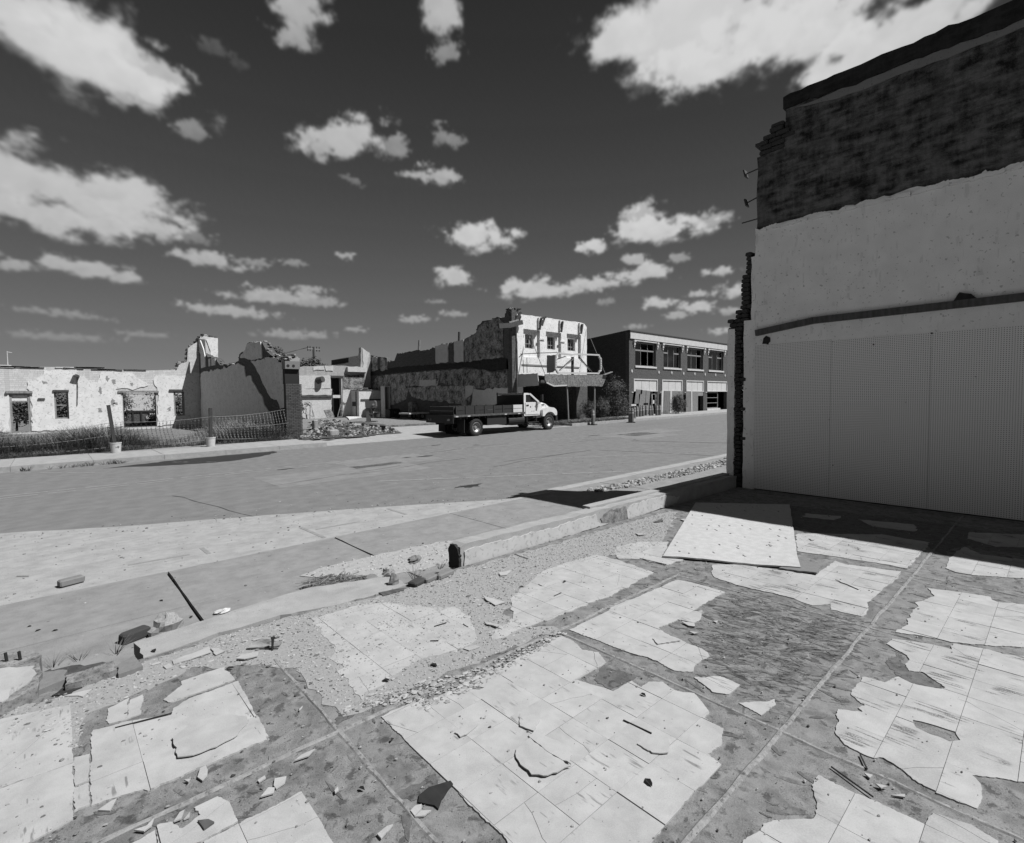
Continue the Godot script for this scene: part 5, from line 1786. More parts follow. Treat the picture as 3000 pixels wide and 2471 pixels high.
	for i in 3:
		bar(st, Vector3(pk[i].x, pk[i].y, -24.25 + 0.02 * i), Vector3(pk[i + 1].x, pk[i + 1].y, -24.2), 0.16, 0.3)
	obj("hanging_plank", st, M.frame_dark, t)
	st = sto()
	bar(st, Vector3(pk[1].x, pk[1].y + 0.1, -24.2), Vector3(pk[2].x, pk[2].y + 0.09, -24.17), 0.05, 0.3)
	obj("hanging_plank", st, M.frame_pale, t)
	# piers and dark entrance under the canopy
	for q in [[22.88, 23.35], [28.8, 30.05]]:
		st = sto()
		box2(st, Vector3(q[0], -0.1, Z - 0.3), Vector3(q[1], 3.2, Z + 0.15))
		obj("entrance_pier", st, M.theatre_white if q[0] < 25 else M.theatre_brick, t)
	for b in [["lobby_back", Vector3(22.95, -0.1, -38.2), Vector3(29.6, 3.35, -38.0)], ["lobby_side", Vector3(29.35, -0.1, -38.0), Vector3(29.6, 3.35, -24.92)], ["lobby_ceiling", Vector3(22.95, 3.2, -38.0), Vector3(29.35, 3.35, -24.95)], ["lobby_floor", Vector3(22.95, -0.1, -38.0), Vector3(29.35, 0.05, -24.7)]]:
		st = sto()
		box2(st, b[1], b[2])
		obj(b[0], st, M.old_render, t)
	st = sto()      # far flank, the rear and the roof of the shell
	box2(st, Vector3(29.65, -0.1, -44.0), Vector3(30.05, 6.6, -24.92))
	obj("far_wall", st, M.theatre_upper, t)
	# canopy and its fascia
	var cn := Node3D.new()
	cn.name = "canopy"
	t.add_child(cn)
	st = sto()
	box2(st, Vector3(22.9, 2.62, Z + 0.17), Vector3(29.3, 2.78, -22.34))
	obj("soffit", st, M.frame_dark, cn)
	st = sto()
	ext(st, rough(PackedVector2Array([Vector2(-24.43, 2.38), Vector2(-24.4, 3.22), Vector2(-22.6, 3.2), Vector2(-22.5, 2.44)]), 0.2, 0.03, 151), 0.0, 0.05, fx(22.9))
	obj("side_fascia", st, M.canopy_side, cn)
	st = sto()
	ext(st, rough(pv([23.23, 3.15, 25.22, 3.18, 25.32, 3.18, 25.32, 2.41, 25.27, 2.47, 24.48, 2.43, 24.04, 2.41, 23.66, 2.53, 23.34, 2.64, 23.21, 2.82]), 0.2, 0.025, 152), -0.04, 0.0, fz(-22.3))
	obj("front_fascia", st, M.canopy_metal, cn)
	st = sto()
	ext(st, rough(pv([25.35, 3.18, 27.13, 3.2, 29.07, 3.25, 29.64, 3.2, 29.47, 3.01, 29.06, 2.42, 27.38, 2.43, 27.19, 2.39, 25.34, 2.4]), 0.2, 0.025, 153), -0.04, 0.0, fz(-22.3))
	obj("front_fascia", st, M.canopy_metal, cn)
	st = sto()
	var ed := pv([23.32, 2.63, 23.64, 2.52, 24.01, 2.41, 25.25, 2.46])
	for i in 3:
		bar(st, Vector3(ed[i].x, ed[i].y, -22.28), Vector3(ed[i + 1].x, ed[i + 1].y, -22.28), 0.05, 0.08)
	obj("bent_edge", st, M.sign_metal, cn)
	st = sto()
	var bd := pv([29.17, 3.24, 29.92, 3.46])
	bar(st, Vector3(bd[0].x, bd[0].y, -22.25), Vector3(bd[1].x, bd[1].y, -22.1), 0.2, 0.06)
	obj("loose_board", st, M.frame_pale, cn)
	for p in [[25.45, 2.4, 25.61, 0.15], [28.38, 2.4, 28.37, 0.15]]:
		st = sto()
		cyl(st, Vector3(p[2], far_y(p[2]), -22.45), Vector3(p[0], 2.65, -22.45), 0.055, 0.055, 8)
		obj("prop_pole", st, M.frame_pale, cn)
	# skeleton of the letter board
	var sg := Node3D.new()
	sg.name = "sign_frame"
	t.add_child(sg)
	var rim := pv([24.34, 4.34, 24.61, 4.55, 25.99, 4.51, 26.47, 4.58, 28.81, 4.63, 28.88, 4.45, 29.03, 4.39, 29.03, 3.56, 28.85, 3.49, 28.77, 3.34, 24.52, 3.27, 24.44, 3.4, 24.31, 3.53])
	for i in rim.size():
		var a := rim[i]
		var b := rim[(i + 1) % rim.size()]
		st = sto()
		bar(st, Vector3(a.x, a.y, -22.4), Vector3(b.x, b.y, -22.4), 0.12, 0.1)
		var rb := obj("rim", st, M.sign_metal, sg)
		st = sto()
		var n: int = max(1, int(a.distance_to(b) / 0.16))
		for j in n:
			var c := a.lerp(b, (j + 0.5) / n)
			bx(st, Vector3(c.x, c.y, -22.348), Vector3(0.045, 0.045, 0.012))
		obj("bulb_sockets", st, M.frame_dark, rb).set_meta("kind", "stuff")
	st = sto()
	ext(st, rough(pv([-23.2, 3.3, -23.2, 4.45, -22.4, 4.42, -22.4, 3.5, -22.7, 3.3]), 0.2, 0.02, 154), 0.0, 0.05, fx(24.38))
	obj("end_panel", st, M.theatre_band, sg)
	st = sto()
	cyl(st, Vector3(26.45, 2.75, -22.8), Vector3(26.45, 4.42, -22.8), 0.1, 0.1, 10)
	obj("mast", st, M.frame_dark, sg)
	for d in [[[24.9, 3.45, 26.55, 4.42], 0.05], [[25.05, 3.44, 26.58, 4.33], 0.035], [[26.89, 4.44, 28.46, 3.47], 0.05], [[26.83, 4.36, 28.27, 3.53], 0.035], [[24.71, 4.18, 25.69, 4.42], 0.05]]:
		st = sto()
		bar(st, Vector3(d[0][0], d[0][1], -22.6), Vector3(d[0][2], d[0][3], -22.75), d[1], d[1])
		obj("strut", st, M.sign_metal if d[1] < 0.045 else M.frame_dark, sg)
	st = sto()
	var tw := pv([24.61, 4.6, 22.99, 4.48, 21.47, 4.35, 21.54, 4.17])
	for i in 3:
		cyl(st, Vector3(tw[i].x, tw[i].y, -22.5), Vector3(tw[i + 1].x, tw[i + 1].y, -22.5 - 0.2 * i), 0.025, 0.025, 5)
	obj("bent_rod", st, M.frame_dark, sg)
	for q in [[22.56, 4.12, 22.62, 3.87], [22.91, 4.26, 22.91, 3.88], [25.05, 3.58, 24.93, 3.32]]:
		st = sto()
		cyl(st, Vector3(q[0], q[1], -23.6), Vector3(q[2], q[3] - 0.6, -23.6), 0.02, 0.02, 5)
		obj("bent_rod", st, M.frame_dark, sg)
	# stay cables from the parapet to the canopy edge
	for c in [[Vector3(23.75, 6.25, -24.4), Vector3(23.25, 3.2, -22.35)], [Vector3(23.78, 6.2, -24.4), Vector3(23.3, 3.2, -22.4)], [Vector3(29.95, 6.75, -24.4), Vector3(29.5, 3.3, -22.35)], [Vector3(22.9, 5.6, -24.5), Vector3(22.75, 3.3, -24.3)]]:
		st = sto()
		cyl(st, c[0], c[1], 0.02, 0.02, 5)
		obj("stay_cable", st, M.steel, t)

# ------------------------------------------------------------------ the two-storey brick block

func build_brick_building() -> void:
	var t := thing("brick_building", "two-storey brick commercial block with white fascia and boarded shopfronts", "building")
	var Z := -24.6
	var r := RandomNumberGenerator.new()
	r.seed = 161
	var X0 := 35.68
	var X1 := 66.0
	var wins := []
	for q in [[36.55, 39.72], [40.98, 44.0], [45.2, 48.3], [49.45, 52.7], [54.0, 57.1], [58.4, 61.5]]:
		wins.append([q[0], 4.28, q[1], 6.28])
	var shops := [[36.28, 0.05, 39.97, 3.19], [40.69, 0.05, 44.26, 3.19], [44.98, 0.05, 48.42, 3.19], [49.13, 0.05, 53.6, 3.19], [54.4, 0.05, 58.4, 3.19]]
	var st := sto()
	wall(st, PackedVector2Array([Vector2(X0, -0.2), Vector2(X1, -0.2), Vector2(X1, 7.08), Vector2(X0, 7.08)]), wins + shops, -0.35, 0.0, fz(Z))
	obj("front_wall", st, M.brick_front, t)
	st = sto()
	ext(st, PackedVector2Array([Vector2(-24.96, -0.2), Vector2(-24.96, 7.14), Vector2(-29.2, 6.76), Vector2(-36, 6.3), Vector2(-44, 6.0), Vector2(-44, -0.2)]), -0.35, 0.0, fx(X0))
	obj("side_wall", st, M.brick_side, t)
	st = sto()
	ext(st, PackedVector2Array([Vector2(-24.6, 7.1), Vector2(-24.6, 7.2), Vector2(-29.2, 6.84), Vector2(-36, 6.38), Vector2(-44, 6.08), Vector2(-44, 5.98), Vector2(-36, 6.28), Vector2(-29.2, 6.74)]), -0.38, 0.03, fx(X0))
	obj("side_coping", st, M.frame_dark, t)
	for b in [[Vector3(X0 + 0.35, 6.3, -44), Vector3(X1, 6.5, -24.96)], [Vector3(X0 + 0.35, -0.2, -44), Vector3(X1, 6.3, -43.7)], [Vector3(X1 - 0.3, -0.2, -43.7), Vector3(X1, 6.3, -24.96)], [Vector3(X0 + 0.35, 3.35, -43.6), Vector3(X1 - 0.3, 3.6, -25.0)]]:
		st = sto()
		box2(st, b[0], b[1])
		obj("shell", st, M.dark_masonry, t)
	# fascia of pale panels under a dark coping
	var x := X0 + 0.02
	while x < X1 - 1.0:
		var w := 15.6 if x < 37 else 1.55
		st = sto()
		box2(st, Vector3(x, 6.5, Z), Vector3(x + w - 0.03, 7.06, Z + 0.1))
		obj("fascia_panel", st, M.panel_white, t)
		x += w
	st = sto()
	box2(st, Vector3(X0 - 0.06, 7.085, Z - 0.4), Vector3(X1, 7.17, Z + 0.16))
	obj("coping", st, M.frame_dark, t)
	st = sto()
	box2(st, Vector3(X0 - 0.05, 6.52, Z - 0.02), Vector3(X0 + 0.015, 7.08, Z + 0.13))
	obj("coping_end", st, M.frame_dark, t)
	for w in wins:
		for e in [[w[0] - 0.32, 0.28], [w[2] + 0.05, 0.28]]:
			st = sto()
			box2(st, Vector3(e[0], 6.26, Z), Vector3(e[0] + e[1], 6.42, Z + 0.16))
			box2(st, Vector3(e[0] + 0.05, 5.98, Z), Vector3(e[0] + e[1] - 0.05, 6.26, Z + 0.11))
			box2(st, Vector3(e[0] + 0.09, 5.82, Z), Vector3(e[0] + e[1] - 0.09, 5.98, Z + 0.08))
			obj("bracket", st, M.panel_white, t)
		st = sto()
		box2(st, Vector3(w[0] - 0.04, 6.34, Z), Vector3(w[2] + 0.05, 6.42, Z + 0.09))
		obj("trim_board", st, M.panel_white, t)
		st = sto()
		box2(st, Vector3(w[0] - 0.06, w[1] - 0.15, Z - 0.1), Vector3(w[2] + 0.06, w[1], Z + 0.08))
		obj("sill", st, M.panel_white, t)
		var wn := add_window(t, w, Z - 0.16, M.frame_pale, 2, [], 0.07, 0.09)
		for i in 3:
			if i == 1 and r.randf() < 0.7:
				continue
			var a := lerpf(w[0], w[2], i / 3.0)
			var b := lerpf(w[0], w[2], (i + 1) / 3.0)
			st = sto()
			box2(st, Vector3(a + 0.04, w[3] - 0.72, Z - 0.22), Vector3(b - 0.04, w[3] - 0.6, Z - 0.17))
			obj("transom", st, M.frame_pale, wn)
		for i in 3:
			if r.randf() < 0.3:
				continue
			var a := lerpf(w[0], w[2], i / 3.0)
			var b := lerpf(w[0], w[2], (i + 1) / 3.0)
			st = sto()
			ext(st, rect(a + 0.05, w[1] + 0.05, b - 0.05, w[3] - 0.05), -0.05, -0.045, fz(Z - 0.16))
			obj("pane", st, M.glass, wn)
	# lozenge anchors in a row
	var dm := pv([36.03, 3.82, 40.17, 3.82, 42.34, 3.84, 44.48, 3.82, 46.61, 3.84, 48.71, 3.84, 50.94, 3.83, 53.09, 3.82])
	for p in dm:
		st = sto()
		ext(st, PackedVector2Array([Vector2(p.x, p.y - 0.17), Vector2(p.x + 0.11, p.y), Vector2(p.x, p.y + 0.17), Vector2(p.x - 0.11, p.y)]), 0.0, 0.05, fz(Z))
		obj("anchor_plate", st, M.panel_white, t)
	# shopfronts: white transom panels, frames, dark rooms
	for i in shops.size():
		var q: Array = shops[i]
		var y0 := 2.12 if i != 2 else 2.1
		st = sto()
		for e in [[q[0], y0, q[0] + 0.1, q[3]], [q[2] - 0.1, y0, q[2], q[3]], [q[0] + 0.1, q[3] - 0.09, q[2] - 0.1, q[3]], [q[0] + 0.1, y0, q[2] - 0.1, y0 + 0.07]]:
			ext(st, rect(e[0], e[1], e[2], e[3]), -0.12, 0.05, fz(Z))
		var fr := obj("transom_frame", st, M.panel_white, t)
		var n := 3 if i < 3 else 4
		for k in n:
			var a := lerpf(q[0] + 0.1, q[2] - 0.1, float(k) / n)
			var b := lerpf(q[0] + 0.1, q[2] - 0.1, (k + 1.0) / n)
			st = sto()
			ext(st, rect(a + 0.02, y0 + 0.07, b - 0.02, q[3] - 0.09), -0.08, -0.02, fz(Z))
			obj("transom_panel", st, M.panel_white, fr)
		st = sto()
		box2(st, Vector3(q[0] - 0.3, y0 - 0.1, Z - 0.02), Vector3(q[0], y0 - 0.03, Z + 0.04))
		obj("string_course", st, M.panel_white, t)
	for c in [[[36.4, 2.29, 37.31, 2.25, 37.23, 1.87, 36.82, 1.92, 36.74, 1.08, 36.13, 1.09], "ply_a"], [[37.08, 2.24, 37.91, 2.2, 37.67, 0.04, 36.59, 0.07], "ply_b"], [[37.85, 2.2, 38.53, 2.17, 38.35, 1.06, 38.18, 0.02, 37.63, 0.04], "ply_b"],
		[[40.36, 2.2, 40.68, 2.2, 40.55, 0.04, 40.3, 0.05], "panel_white"], [[40.76, 2.17, 41.82, 2.17, 41.8, 0.08, 40.59, 0.12], "ply_a"], [[41.82, 2.17, 42.09, 2.17, 42, 0.1, 41.79, 0.11], "panel_white"], [[42.12, 2.17, 44.01, 2.15, 43.89, 1.18, 43.95, -0.01, 42.04, 0.06], "ply_b"],
		[[44.62, 2.14, 45.51, 2.14, 45.58, -0.05, 44.62, -0.02], "ply_a"], [[45.59, 2.14, 45.8, 2.14, 45.83, -0.06, 45.66, -0.06], "panel_white"], [[45.84, 2.12, 46.92, 2.11, 46.92, -0.09, 45.86, -0.06], "ply_b"], [[35.69, 1.06, 36.38, 1.05, 36.38, 0.91, 35.69, 0.9], "panel_white"], [[37.47, 1.12, 38.19, 1.12, 38.19, 0.96, 37.47, 0.96], "panel_white"], [[39.9, 0.79, 40.39, 0.78, 40.39, 0.61, 39.9, 0.62], "panel_white"]]:
		st = sto()
		var q := pv(c[0])
		var lo := 9.0
		for p in q:
			lo = minf(lo, p.y)
		for j in q.size():
			if q[j].y < 0.6:
				q[j].y = far_y(q[j].x) + 0.01
		ext(st, q, 0.0, 0.03, fz(Z + 0.18))
		obj("board", st, M[c[1]], t)
	# doors and glazing seen between the boards
	st = sto()
	box2(st, Vector3(39.2, 0.05, Z - 0.2), Vector3(39.32, 2.1, Z - 0.08))
	box2(st, Vector3(39.32, 1.86, Z - 0.2), Vector3(39.9, 1.96, Z - 0.08))
	box2(st, Vector3(39.82, 0.05, Z - 0.2), Vector3(39.95, 2.1, Z - 0.08))
	obj("door_frame", st, M.patch_a, t)
	st = sto()
	box2(st, Vector3(39.45, 1.05, Z - 0.14), Vector3(39.7, 1.35, Z - 0.13))
	obj("notice", st, M.panel_white, t)
	var sf := add_window(t, [49.3, 0.42, 51.75, 2.05], Z - 0.1, M.frame_pale, 0, [0.33, 0.66], 0.07, 0.08)
	st = sto()
	box2(st, Vector3(49.13, 0.1, Z - 0.2), Vector3(52.0, 0.4, Z + 0.06))
	obj("stall_riser", st, M.panel_white, t)
	st = sto()
	box2(st, Vector3(47.3, 0.05, Z - 0.16), Vector3(47.42, 2.1, Z - 0.08))
	box2(st, Vector3(46.8, 1.7, Z - 0.05), Vector3(48.3, 2.1, Z + 0.02))
	obj("door_frame", st, M.frame_pale, t)

# ------------------------------------------------------------------ the flatbed truck

func wheel(parent: Node, c: Vector3, r: float, w: float, big := true) -> Node3D:   # outer face at c.z + w / 2, towards +z
	var o := Node3D.new()
	o.name = "wheel"
	o.position = c
	parent.add_child(o, true)
	var st := sto()
	var h := w * 0.5
	lathe(st, [[r * 0.58, -h * 0.8], [r * 0.8, -h], [r * 0.95, -h * 0.86], [r, -h * 0.6], [r, h * 0.6], [r * 0.95, h * 0.86], [r * 0.8, h], [r * 0.58, h * 0.8]], Vector3.ZERO, Vector3.BACK, 32)
	for i in 40:                              # tread blocks
		var a := TAU * i / 40.0
		bx(st, Vector3(cos(a), sin(a), 0) * r + Vector3(0, 0, h * (0.35 if i % 2 else -0.35)), Vector3(0.02, r * 0.1, w * 0.5), Basis(Vector3.BACK, a))
	obj("tyre", st, M.rubber, o)
	st = sto()
	lathe(st, [[r * 0.6, h * 0.82], [r * 0.57, h * 0.86], [r * 0.52, h * 0.4 if big else h * 0.7], [r * 0.3, -h * 0.1 if big else h * 0.5], [r * 0.2, h * 0.1 if big else h * 0.55], [r * 0.18, h * 0.4], [0.001, h * 0.42]], Vector3.ZERO, Vector3.BACK, 28)
	var rim := obj("rim", st, M.rim, o)
	if big:
		st = sto()
		for i in 8:
			var a := TAU * i / 8.0
			cyl(st, Vector3(cos(a), sin(a), 0) * r * 0.25 + Vector3(0, 0, -h * 0.1), Vector3(cos(a), sin(a), 0) * r * 0.25 + Vector3(0, 0, h * 0.16), 0.018, 0.016, 6)
		obj("lug_nuts", st, M.truck_black, rim).set_meta("kind", "stuff")
	return o

func build_truck() -> void:
	var t := thing("flatbed_truck", "white-cab flatbed truck with dark stake sides parked at the kerb", "truck", Vector3(15.83, road_y(15.83), -19.95), 0.031)
	t.rotation.z = 0.0085
	var zn := 0.0
	var zf := -2.25
	# chassis
	var st := sto()
	for z in [-0.75, -1.5]:
		box2(st, Vector3(-1.4, 0.62, z - 0.06), Vector3(5.6, 0.86, z + 0.06))
	obj("chassis_rails", st, M.truck_black, t)
	for x in [0.0, 5.46]:
		st = sto()
		cyl(st, Vector3(x, 0.44, zf + 0.2), Vector3(x, 0.44, zn - 0.2), 0.09, 0.09, 8)
		if x < 1:
			lathe(st, [[0.02, -0.2], [0.2, -0.12], [0.24, 0.0], [0.2, 0.12], [0.02, 0.2]], Vector3(x, 0.44, -1.12), Vector3.BACK, 14)
		obj("axle", st, M.truck_black, t)
	wheel(t, Vector3(0, 0.435, zn - 0.13), 0.435, 0.25)
	wheel(t, Vector3(0, 0.435, zn - 0.42), 0.435, 0.25)
	wheel(t, Vector3(0, 0.435, zf + 0.13), 0.435, 0.25)
	wheel(t, Vector3(0, 0.435, zf + 0.42), 0.435, 0.25)
	wheel(t, Vector3(5.46, 0.45, zn - 0.13), 0.45, 0.27)
	wheel(t, Vector3(5.46, 0.45, zf + 0.13), 0.45, 0.27)
	st = sto()
	cyl(st, Vector3(2.3, 0.66, -0.3), Vector3(3.5, 0.66, -0.3), 0.25, 0.25, 16)
	obj("fuel_tank", st, M.truck_black, t)
	st = sto()
	box2(st, Vector3(0.75, 0.5, -0.5), Vector3(2.1, 0.98, -0.06))
	obj("tool_box", st, M.truck_black, t)
	st = sto()
	box2(st, Vector3(3.7, 0.48, -0.25), Vector3(4.6, 0.52, -0.02))
	box2(st, Vector3(3.75, 0.52, -0.2), Vector3(3.8, 0.88, -0.15))
	box2(st, Vector3(4.5, 0.52, -0.2), Vector3(4.55, 0.88, -0.15))
	obj("step", st, M.truck_black, t)
	for z in [[-0.62, -0.06], [-2.2, -1.62]]:
		st = sto()
		bar(st, Vector3(-0.72, 1.0, (z[0] + z[1]) * 0.5), Vector3(-0.76, 0.2, (z[0] + z[1]) * 0.5), 0.03, 0.56, Vector3.BACK)
		obj("mudflap", st, M.rubber, t)
	# bed
	st = sto()
	box2(st, Vector3(-1.45, 0.98, zf), Vector3(3.45, 1.06, zn))
	for i in 12:
		box2(st, Vector3(-1.4 + i * 0.4, 0.87, zf + 0.06), Vector3(-1.33 + i * 0.4, 0.98, zn - 0.06))
	obj("bed_deck", st, M.truck_black, t)
	st = sto()
	box2(st, Vector3(-1.45, 1.0, zn), Vector3(3.45, 1.1, zn + 0.03))
	obj("rub_rail", st, M.dark_masonry, t)
	st = sto()
	box2(st, Vector3(-1.49, 0.7, zf), Vector3(-1.45, 1.1, zn))
	var tail := obj("tail_board", st, M.truck_black, t)
	for z in [-0.35, -1.9]:
		st = sto()
		box2(st, Vector3(-1.51, 0.82, z - 0.12), Vector3(-1.49, 0.92, z + 0.12))
		obj("tail_light", st, M.patch_a, tail)
	for x in [-1.35, -0.6, 1.9, 2.9]:
		st = sto()
		box2(st, Vector3(x, 1.0, zn + 0.03), Vector3(x + 0.16, 1.05, zn + 0.04))
		obj("reflector", st, M.bucket, t)
	var stakes := [-1.24, -0.65, -0.04, 0.59, 1.22, 1.87, 2.57, 3.36]
	for z in [zn - 0.07, zf + 0.05]:
		for x in stakes:
			st = sto()
			box2(st, Vector3(x - 0.035, 1.08, z - 0.02), Vector3(x + 0.035, 1.52, z + 0.045))
			obj("stake", st, M.truck_wood, t)
		for y in [1.1, 1.31]:
			for i in stakes.size() - 1:
				st = sto()
				box2(st, Vector3(stakes[i] + 0.037, y, z - 0.012), Vector3(stakes[i + 1] - 0.037, y + 0.19, z + 0.018))
				obj("side_board", st, M.patch_c if (i == 6 and z > -1) else M.truck_wood, t)
	for y in [1.1, 1.31]:
		st = sto()
		box2(st, Vector3(-1.36, y, zf + 0.12), Vector3(-1.33, y + 0.19, zn - 0.12))
		obj("end_board", st, M.truck_black, t)
	# headache rack behind the cab
	st = sto()
	box2(st, Vector3(3.42, 1.06, zf + 0.05), Vector3(3.46, 2.0, zn - 0.1))
	var hr := obj("headboard", st, M.truck_black, t)
	st = sto()
	for z in [zf + 0.05, zn - 0.1]:
		bar(st, Vector3(3.44, 1.06, z), Vector3(3.44, 2.18, z), 0.05, 0.05)
	bar(st, Vector3(3.44, 2.1, zf), Vector3(3.44, 2.1, zn - 0.05), 0.05, 0.05)
	obj("rack_frame", st, M.truck_black, hr)
	# cab
	st = sto()
	ext(st, PackedVector2Array([Vector2(3.52, 0.86), Vector2(4.82, 0.86), Vector2(4.82, 1.6), Vector2(3.52, 1.62)]), -2.08, -0.12, fz(0))
	var cab := obj("cab", st, M.truck_white, t)
	st = sto()
	ext(st, PackedVector2Array([Vector2(3.53, 1.62), Vector2(4.76, 1.6), Vector2(4.06, 2.05), Vector2(3.56, 2.06)]), -1.97, -0.22, fz(0))
	var gh := obj("greenhouse", st, M.truck_glass, t)
	st = sto()
	for z in [-0.19, -2.0]:
		bar(st, Vector3(4.79, 1.6, z), Vector3(4.05, 2.08, z), 0.07, 0.09)
		bar(st, Vector3(3.6, 1.6, z), Vector3(3.62, 2.06, z), 0.16, 0.09)
	obj("pillars", st, M.truck_white, gh)
	st = sto()
	var rp := PackedVector2Array([Vector2(3.5, 2.03), Vector2(3.5, 2.09), Vector2(3.62, 2.13), Vector2(3.9, 2.13), Vector2(4.1, 2.07), Vector2(4.08, 2.03)])
	ext(st, rp, -2.0, -0.18, fz(0))
	obj("roof", st, M.truck_white, gh)
	# door
	st = sto()
	ext(st, PackedVector2Array([Vector2(3.62, 0.94), Vector2(4.72, 0.94), Vector2(4.74, 1.58), Vector2(3.64, 1.6)]), 0.0, 0.025, fz(-0.12))
	var dr := obj("door", st, M.truck_white, t)
	st = sto()
	box2(st, Vector3(3.68, 1.42, -0.095), Vector3(3.86, 1.48, -0.07))
	obj("handle", st, M.truck_black, dr)
	st = sto()
	cyl(st, Vector3(4.0, 1.36, -0.095), Vector3(4.0, 1.36, -0.085), 0.05, 0.05, 10)
	obj("fuel_cap", st, M.patch_b, dr)
	st = sto()
	for i in 9:
		if i == 4:
			continue
		box2(st, Vector3(4.05 + i * 0.032, 1.1, -0.095), Vector3(4.073 + i * 0.032, 1.125, -0.092))
	obj("lettering_marks", st, M.patch_b, dr)
	# mirror
	st = sto()
	box2(st, Vector3(4.62, 1.66, 0.1), Vector3(4.72, 2.04, 0.24))
	var mr := obj("mirror", st, M.truck_black, t)
	st = sto()
	bar(st, Vector3(4.6, 1.55, -0.1), Vector3(4.66, 1.75, 0.16), 0.02, 0.02)
	bar(st, Vector3(4.35, 1.38, -0.1), Vector3(4.64, 1.62, 0.14), 0.02, 0.02)
	obj("mirror_arm", st, M.truck_black, mr)
	# hood and fenders
	st = sto()
	ext(st, PackedVector2Array([Vector2(4.82, 0.7), Vector2(5.86, 0.7), Vector2(5.88, 1.12), Vector2(5.82, 1.28), Vector2(5.72, 1.4), Vector2(5.55, 1.49), Vector2(5.3, 1.56), Vector2(5.0, 1.6), Vector2(4.82, 1.61)]), -1.82, -0.38, fz(0))
	for s in [[-0.38, -0.14], [-1.82, -2.06]]:      # sloping shoulders
		var a := [Vector2(4.82, 1.61), Vector2(5.0, 1.6), Vector2(5.3, 1.56), Vector2(5.55, 1.49), Vector2(5.72, 1.4), Vector2(5.82, 1.28)]
		for i in a.size() - 1:
			quad(st, Vector3(a[i].x, a[i].y, s[0]), Vector3(a[i + 1].x, a[i + 1].y, s[0]), Vector3(a[i + 1].x - 0.02, minf(a[i + 1].y - 0.14, 1.4), s[1]), Vector3(a[i].x, minf(a[i].y - 0.14, 1.44), s[1]))
			quad(st, Vector3(a[i].x, minf(a[i].y - 0.14, 1.44), s[1]), Vector3(a[i + 1].x - 0.02, minf(a[i + 1].y - 0.14, 1.4), s[1]), Vector3(a[i + 1].x, 0.95, s[1]), Vector3(a[i].x, 0.95, s[1]))
	var hood := obj("hood", st, M.truck_white, t)
	st = sto()
	box2(st, Vector3(5.0, 1.42, -0.135), Vector3(5.16, 1.48, -0.12))
	obj("badge", st, M.truck_black, hood)
	for side in [[-0.42, 0.06], [-2.31, -1.83]]:
		var f := PackedVector2Array([Vector2(4.84, 0.8), Vector2(4.86, 1.14), Vector2(4.95, 1.24), Vector2(5.1, 1.29), Vector2(5.5, 1.3), Vector2(5.82, 1.26), Vector2(6.0, 1.16), Vector2(6.08, 1.02), Vector2(6.08, 0.84), Vector2(5.98, 0.8)])
		for i in 9:
			var a := deg_to_rad(40.0 + i * 12.5)
			f.append(Vector2(5.46 + 0.56 * cos(a), 0.48 + 0.56 * sin(a)))
		f.append(Vector2(4.98, 0.8))
		st = sto()
		ext(st, f, side[0], side[1], fz(0))
		obj("fender", st, M.truck_white, t)
	st = sto()
	box2(st, Vector3(5.98, 0.5, -2.3), Vector3(6.14, 0.78, 0.04))
	obj("bumper", st, M.truck_black, t)
	st = sto()
	box2(st, Vector3(5.86, 0.8, -1.8), Vector3(5.92, 1.22, -0.42))
	obj("grille", st, M.truck_black, t)
	for z in [-0.28, -1.97]:
		st = sto()
		box2(st, Vector3(5.9, 1.02, z - 0.12), Vector3(6.1, 1.14, z + 0.12))
		obj("headlight", st, M.rim, t)
	# load: loose tarps and boxes on the bed
	for a in [[0.55, 0.34, -1.9, 0.5, "dark cardboard box lying on the truck bed"], [1.75, 0.22, -1.2, 0.7, "flat dark bundle lying on the truck bed"]]:
		var ld := inst("load_box", brick_mesh(Vector3(a[3], a[1], 0.6), int(a[0] * 7), 0.02), M.truck_black, null, t.transform * Transform3D(Basis(Vector3.UP, 0.2), Vector3(a[0], 1.06, a[2])))
		tag(ld, a[4], "box")

# ------------------------------------------------------------------ things along the street

func leaves(st: SurfaceTool, c: Vector3, rad: Vector3, n: int, size: float, r: RandomNumberGenerator, clump := 0.6) -> void:
	var nz := FastNoiseLite.new()
	nz.seed = r.randi() % 1000
	nz.frequency = 1.1 / maxf(rad.x, 0.2)
	for i in n:
		var d := Vector3(r.randfn(), r.randfn(), r.randfn()).normalized()
		var k := pow(r.randf(), 0.45)
		var lim := 1.0 + clump * nz.get_noise_3dv(d * rad * 2.0 + c) * 2.0
		var p := c + d * rad * k * lim
		var nn := (d + Vector3(r.randf_range(-0.8, 0.8), r.randf_range(-0.3, 0.9), r.randf_range(-0.8, 0.8))).normalized()
		var u := nn.cross(Vector3(r.randf_range(-1, 1), r.randf_range(-1, 1), r.randf_range(-1, 1))).normalized()
		var v := nn.cross(u)
		var s := size * r.randf_range(0.6, 1.3)
		quad(st, p - u * s * 0.5, p + v * s * 0.3, p + u * s * 0.5, p - v * s * 0.3)

